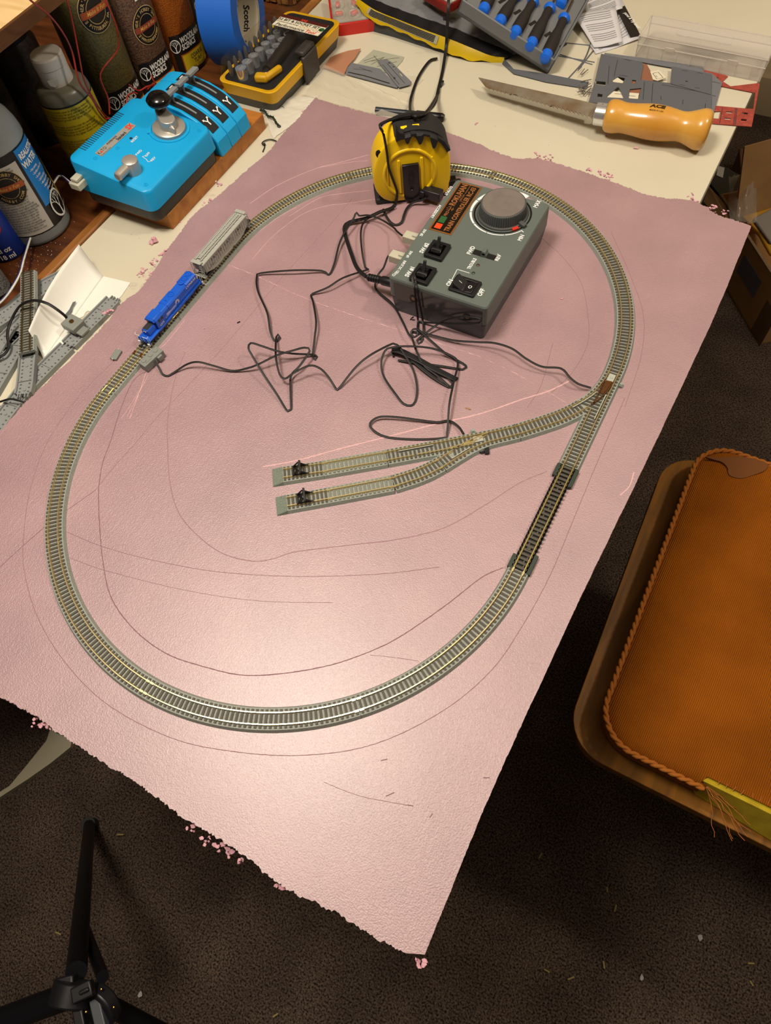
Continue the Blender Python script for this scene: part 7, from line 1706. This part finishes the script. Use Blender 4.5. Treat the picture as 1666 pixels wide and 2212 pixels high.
for q_ in ((162, 2150), (219, 2137), (246, 2176), (186, 2186), (180, 1962)):
    MB().ball(at(*q_, .528 if q_[1] > 2000 else .33), .0016, 10).build('brass_rivet', mat('brass rivet', 'a8843a', .25, 1), T)
T = thing('pale_board', 'pale board lying on the carpet in shade under the near left corner', 'board', tuple(at(80, 1660, 0)))
pp = [tuple(at(x, y, .012)[:2]) for x, y in ((-40, 1748), (0, 1722), (60, 1683), (110, 1648), (152, 1614), (165, 1560), (120, 1540), (100, 1600), (60, 1650), (20, 1698), (-40, 1735))]
MB().prism(pp, .0, .012).build('sheet', mat('pale plastic panel', 'a8a088', .6), T)
rl = random.Random(12)
sh_m = mat('straw', '94834a', .8); wh_m = mat('white fleck', 'a9a4a0', .8)
for (x, y, w_) in ((1168, 1848, 'nearest the right board edge'), (1312, 1922, 'pale one, uppermost of the lower right group'), (1182, 2097, 'leftmost of the lower right group'), (1234, 2113, 'just right of the leftmost of the lower right group'), (1305, 2084, 'in the middle of the lower right group'), (1330, 1962, 'below the pale uppermost one'), (1623, 2081, 'long one near the right picture edge'), (260, 1803, 'in the shade just below the board, right of the tripod foot'), (126, 2016, 'left of the tripod leg'), (210, 2057, 'between the tripod leg and its brace'), (595, 2193, 'at the bottom edge left of centre'), (1624, 2124, 'greenish one below the long one at the right')):
    c = at(x, y, .006); a = rl.uniform(0, 3); m = MB(); m.box(c, (rl.uniform(.007, .012), .0022, .0014), a); o = m.build('straw_chip', sh_m, smooth=0)
    props(o, 'straw chip, '+w_, 'straw chip', 'straw chips on the carpet')
for (x, y, lb) in ((1387, 2113, 'largest white fleck on the carpet near the lower right'), (1513, 2025, 'white fleck on the carpet under the chair side, above the largest one'), (302, 2148, 'white fleck on the carpet right of the tripod')):
    c = at(x, y, .006); m = MB(); m.prism([(c.x+.004*math.cos(a)*rl.uniform(.6, 1.2), c.y+.005*math.sin(a)*rl.uniform(.6, 1.2)) for a in (0, 1, 2, 3, 4, 5)], .004, .006); props(m.build('white_fleck', wh_m, smooth=0), lb, 'fleck')

# cardboard boxes on the floor at the right
cbm = mat('brown cardboard', 'b58a58', .85, n=(20, .3, 'a0784a')); cbi = mat('cardboard inside', 'a17c50', .85); cbe_ = mat('corrugated edge', '9a8466', .9, n=(900, .1, '5a4630'))
C0 = Vector((.149, 1.3376, 0)); BF = frame(C0, (-.63, .776, 0), (-.776, -.63, 0)); BF = frame(C0, (.776, .63, 0), (-.63, .776, 0))
T = thing('open_cardboard_box', 'open brown cardboard box of mail on the carpet right of the table', 'cardboard box', tuple(C0))
W2, D2_, H2 = .40, .34, .15; t_ = .004
m = MB(BF); m.box((W2/2, t_/2, H2/2), (W2, t_, H2)).box((t_/2, D2_/2, H2/2), (t_, D2_, H2)).box((W2/2, D2_, H2/2), (W2, t_, H2)).box((W2, D2_/2, H2/2), (t_, D2_, H2)).box((W2/2, D2_/2, .002), (W2, D2_, .004)); m.build('carton', cbm, T)
m = MB(BF); m.box((.002, D2_/2, H2+.001), (.006, D2_, .002)); m.build('corrugated_rim', cbe_, T)
m = MB(); q4 = [at(1588, 470, H2), at(1607, 316, .30), at(1720, 285, .30), at(1720, 430, H2)]; quad(m, q4); o = m.build('raised_flap', cbm, T, smooth=0); s_ = o.modifiers.new('s', 'SOLIDIFY'); s_.thickness = .004
m = MB(); q4 = [at(1532, 402, H2), at(1592, 470, H2-.01), at(1600, 520, H2-.03), at(1512, 425, H2-.03)]; quad(m, q4); o = m.build('inner_flap', cbi, T, smooth=0); s_ = o.modifiers.new('s', 'SOLIDIFY'); s_.thickness = .004
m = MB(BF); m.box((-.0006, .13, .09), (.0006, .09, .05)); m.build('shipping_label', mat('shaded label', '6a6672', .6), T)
m = MB(BF); m.box((-.0006, .02, .05), (.0006, .05, .10)); m.build('packing_tape', mat('brown packing tape', '6a5030', .25, spec=.7), T)
def mailer(name, label, px, h, mt, cat, th=.012, sheetname=None):
    P = [at(x, y, h) for x, y in px]; m = MB(); n = len(P)
    m.prism([(p.x, p.y) for p in P][::-1] if sum(P[i].x*P[(i+1) % n].y-P[(i+1) % n].x*P[i].y for i in range(n)) < 0 else [(p.x, p.y) for p in P], h-th, h); o = m.build(name, mt, None, bevel=.004, seg=3); return props(o, label, cat)
mailer('padded_mailer', 'yellow padded mailer with a clear window in the cardboard box', ((1600, 462), (1700, 395), (1720, 560), (1665, 545), (1640, 500)), .150, mat('mailer yellow', 'c9962a', .5), 'envelope')
mailer('padded_mailer', 'grey printed mailer lying over the yellow one', ((1628, 470), (1700, 430), (1720, 520), (1665, 522)), .160, mat('grey mailer', '98938c', .4), 'envelope', .008)
mailer('dark_package', 'black package with a white barcode label beside the table edge', ((1530, 392), (1556, 352), (1598, 376), (1580, 425), (1556, 425)), .130, mat('black glossy film', '14171a', .25), 'package', .02)
mailer('white_label', 'small white barcode label on the black package', ((1548, 378), (1552, 358), (1566, 362), (1562, 384)), .1312, mat('white barcode label', 'a6a49c', .5), 'label', .001)
m = MB(); rb2 = random.Random(4)
c0 = at(1612, 440, .17)
m = MB(); vs = []; nn = 16
for i in range(nn+1):
    for j in range(nn+1):
        u_, v_ = i/nn, j/nn; p = at(1575+60*u_, 380+100*v_, .17); vs.append(p+Vector((0, 0, .05*math.sin(u_*PI)*math.sin(v_*PI)+rb2.gauss(0, .003))))
m.add(vs, [(i*(nn+1)+j, (i+1)*(nn+1)+j, (i+1)*(nn+1)+j+1, i*(nn+1)+j+1) for i in range(nn) for j in range(nn)]); props(m.build('plastic_wrap', mat('clear wrap', 'd8d0c4', .12, alpha=.30, spec=1.0), smooth=50), 'bulge of clear plastic wrap sticking out of the cardboard box', 'plastic wrap')
T = thing('storage_carton', 'dark carton standing on the carpet under the right table edge', 'carton', (.10, 1.72, 0))
MB().box((.02, 1.86, .04), (.16, .12, .08), .3).build('carton', mat('dark carton', '5a3a24', .8), T, bevel=.002)
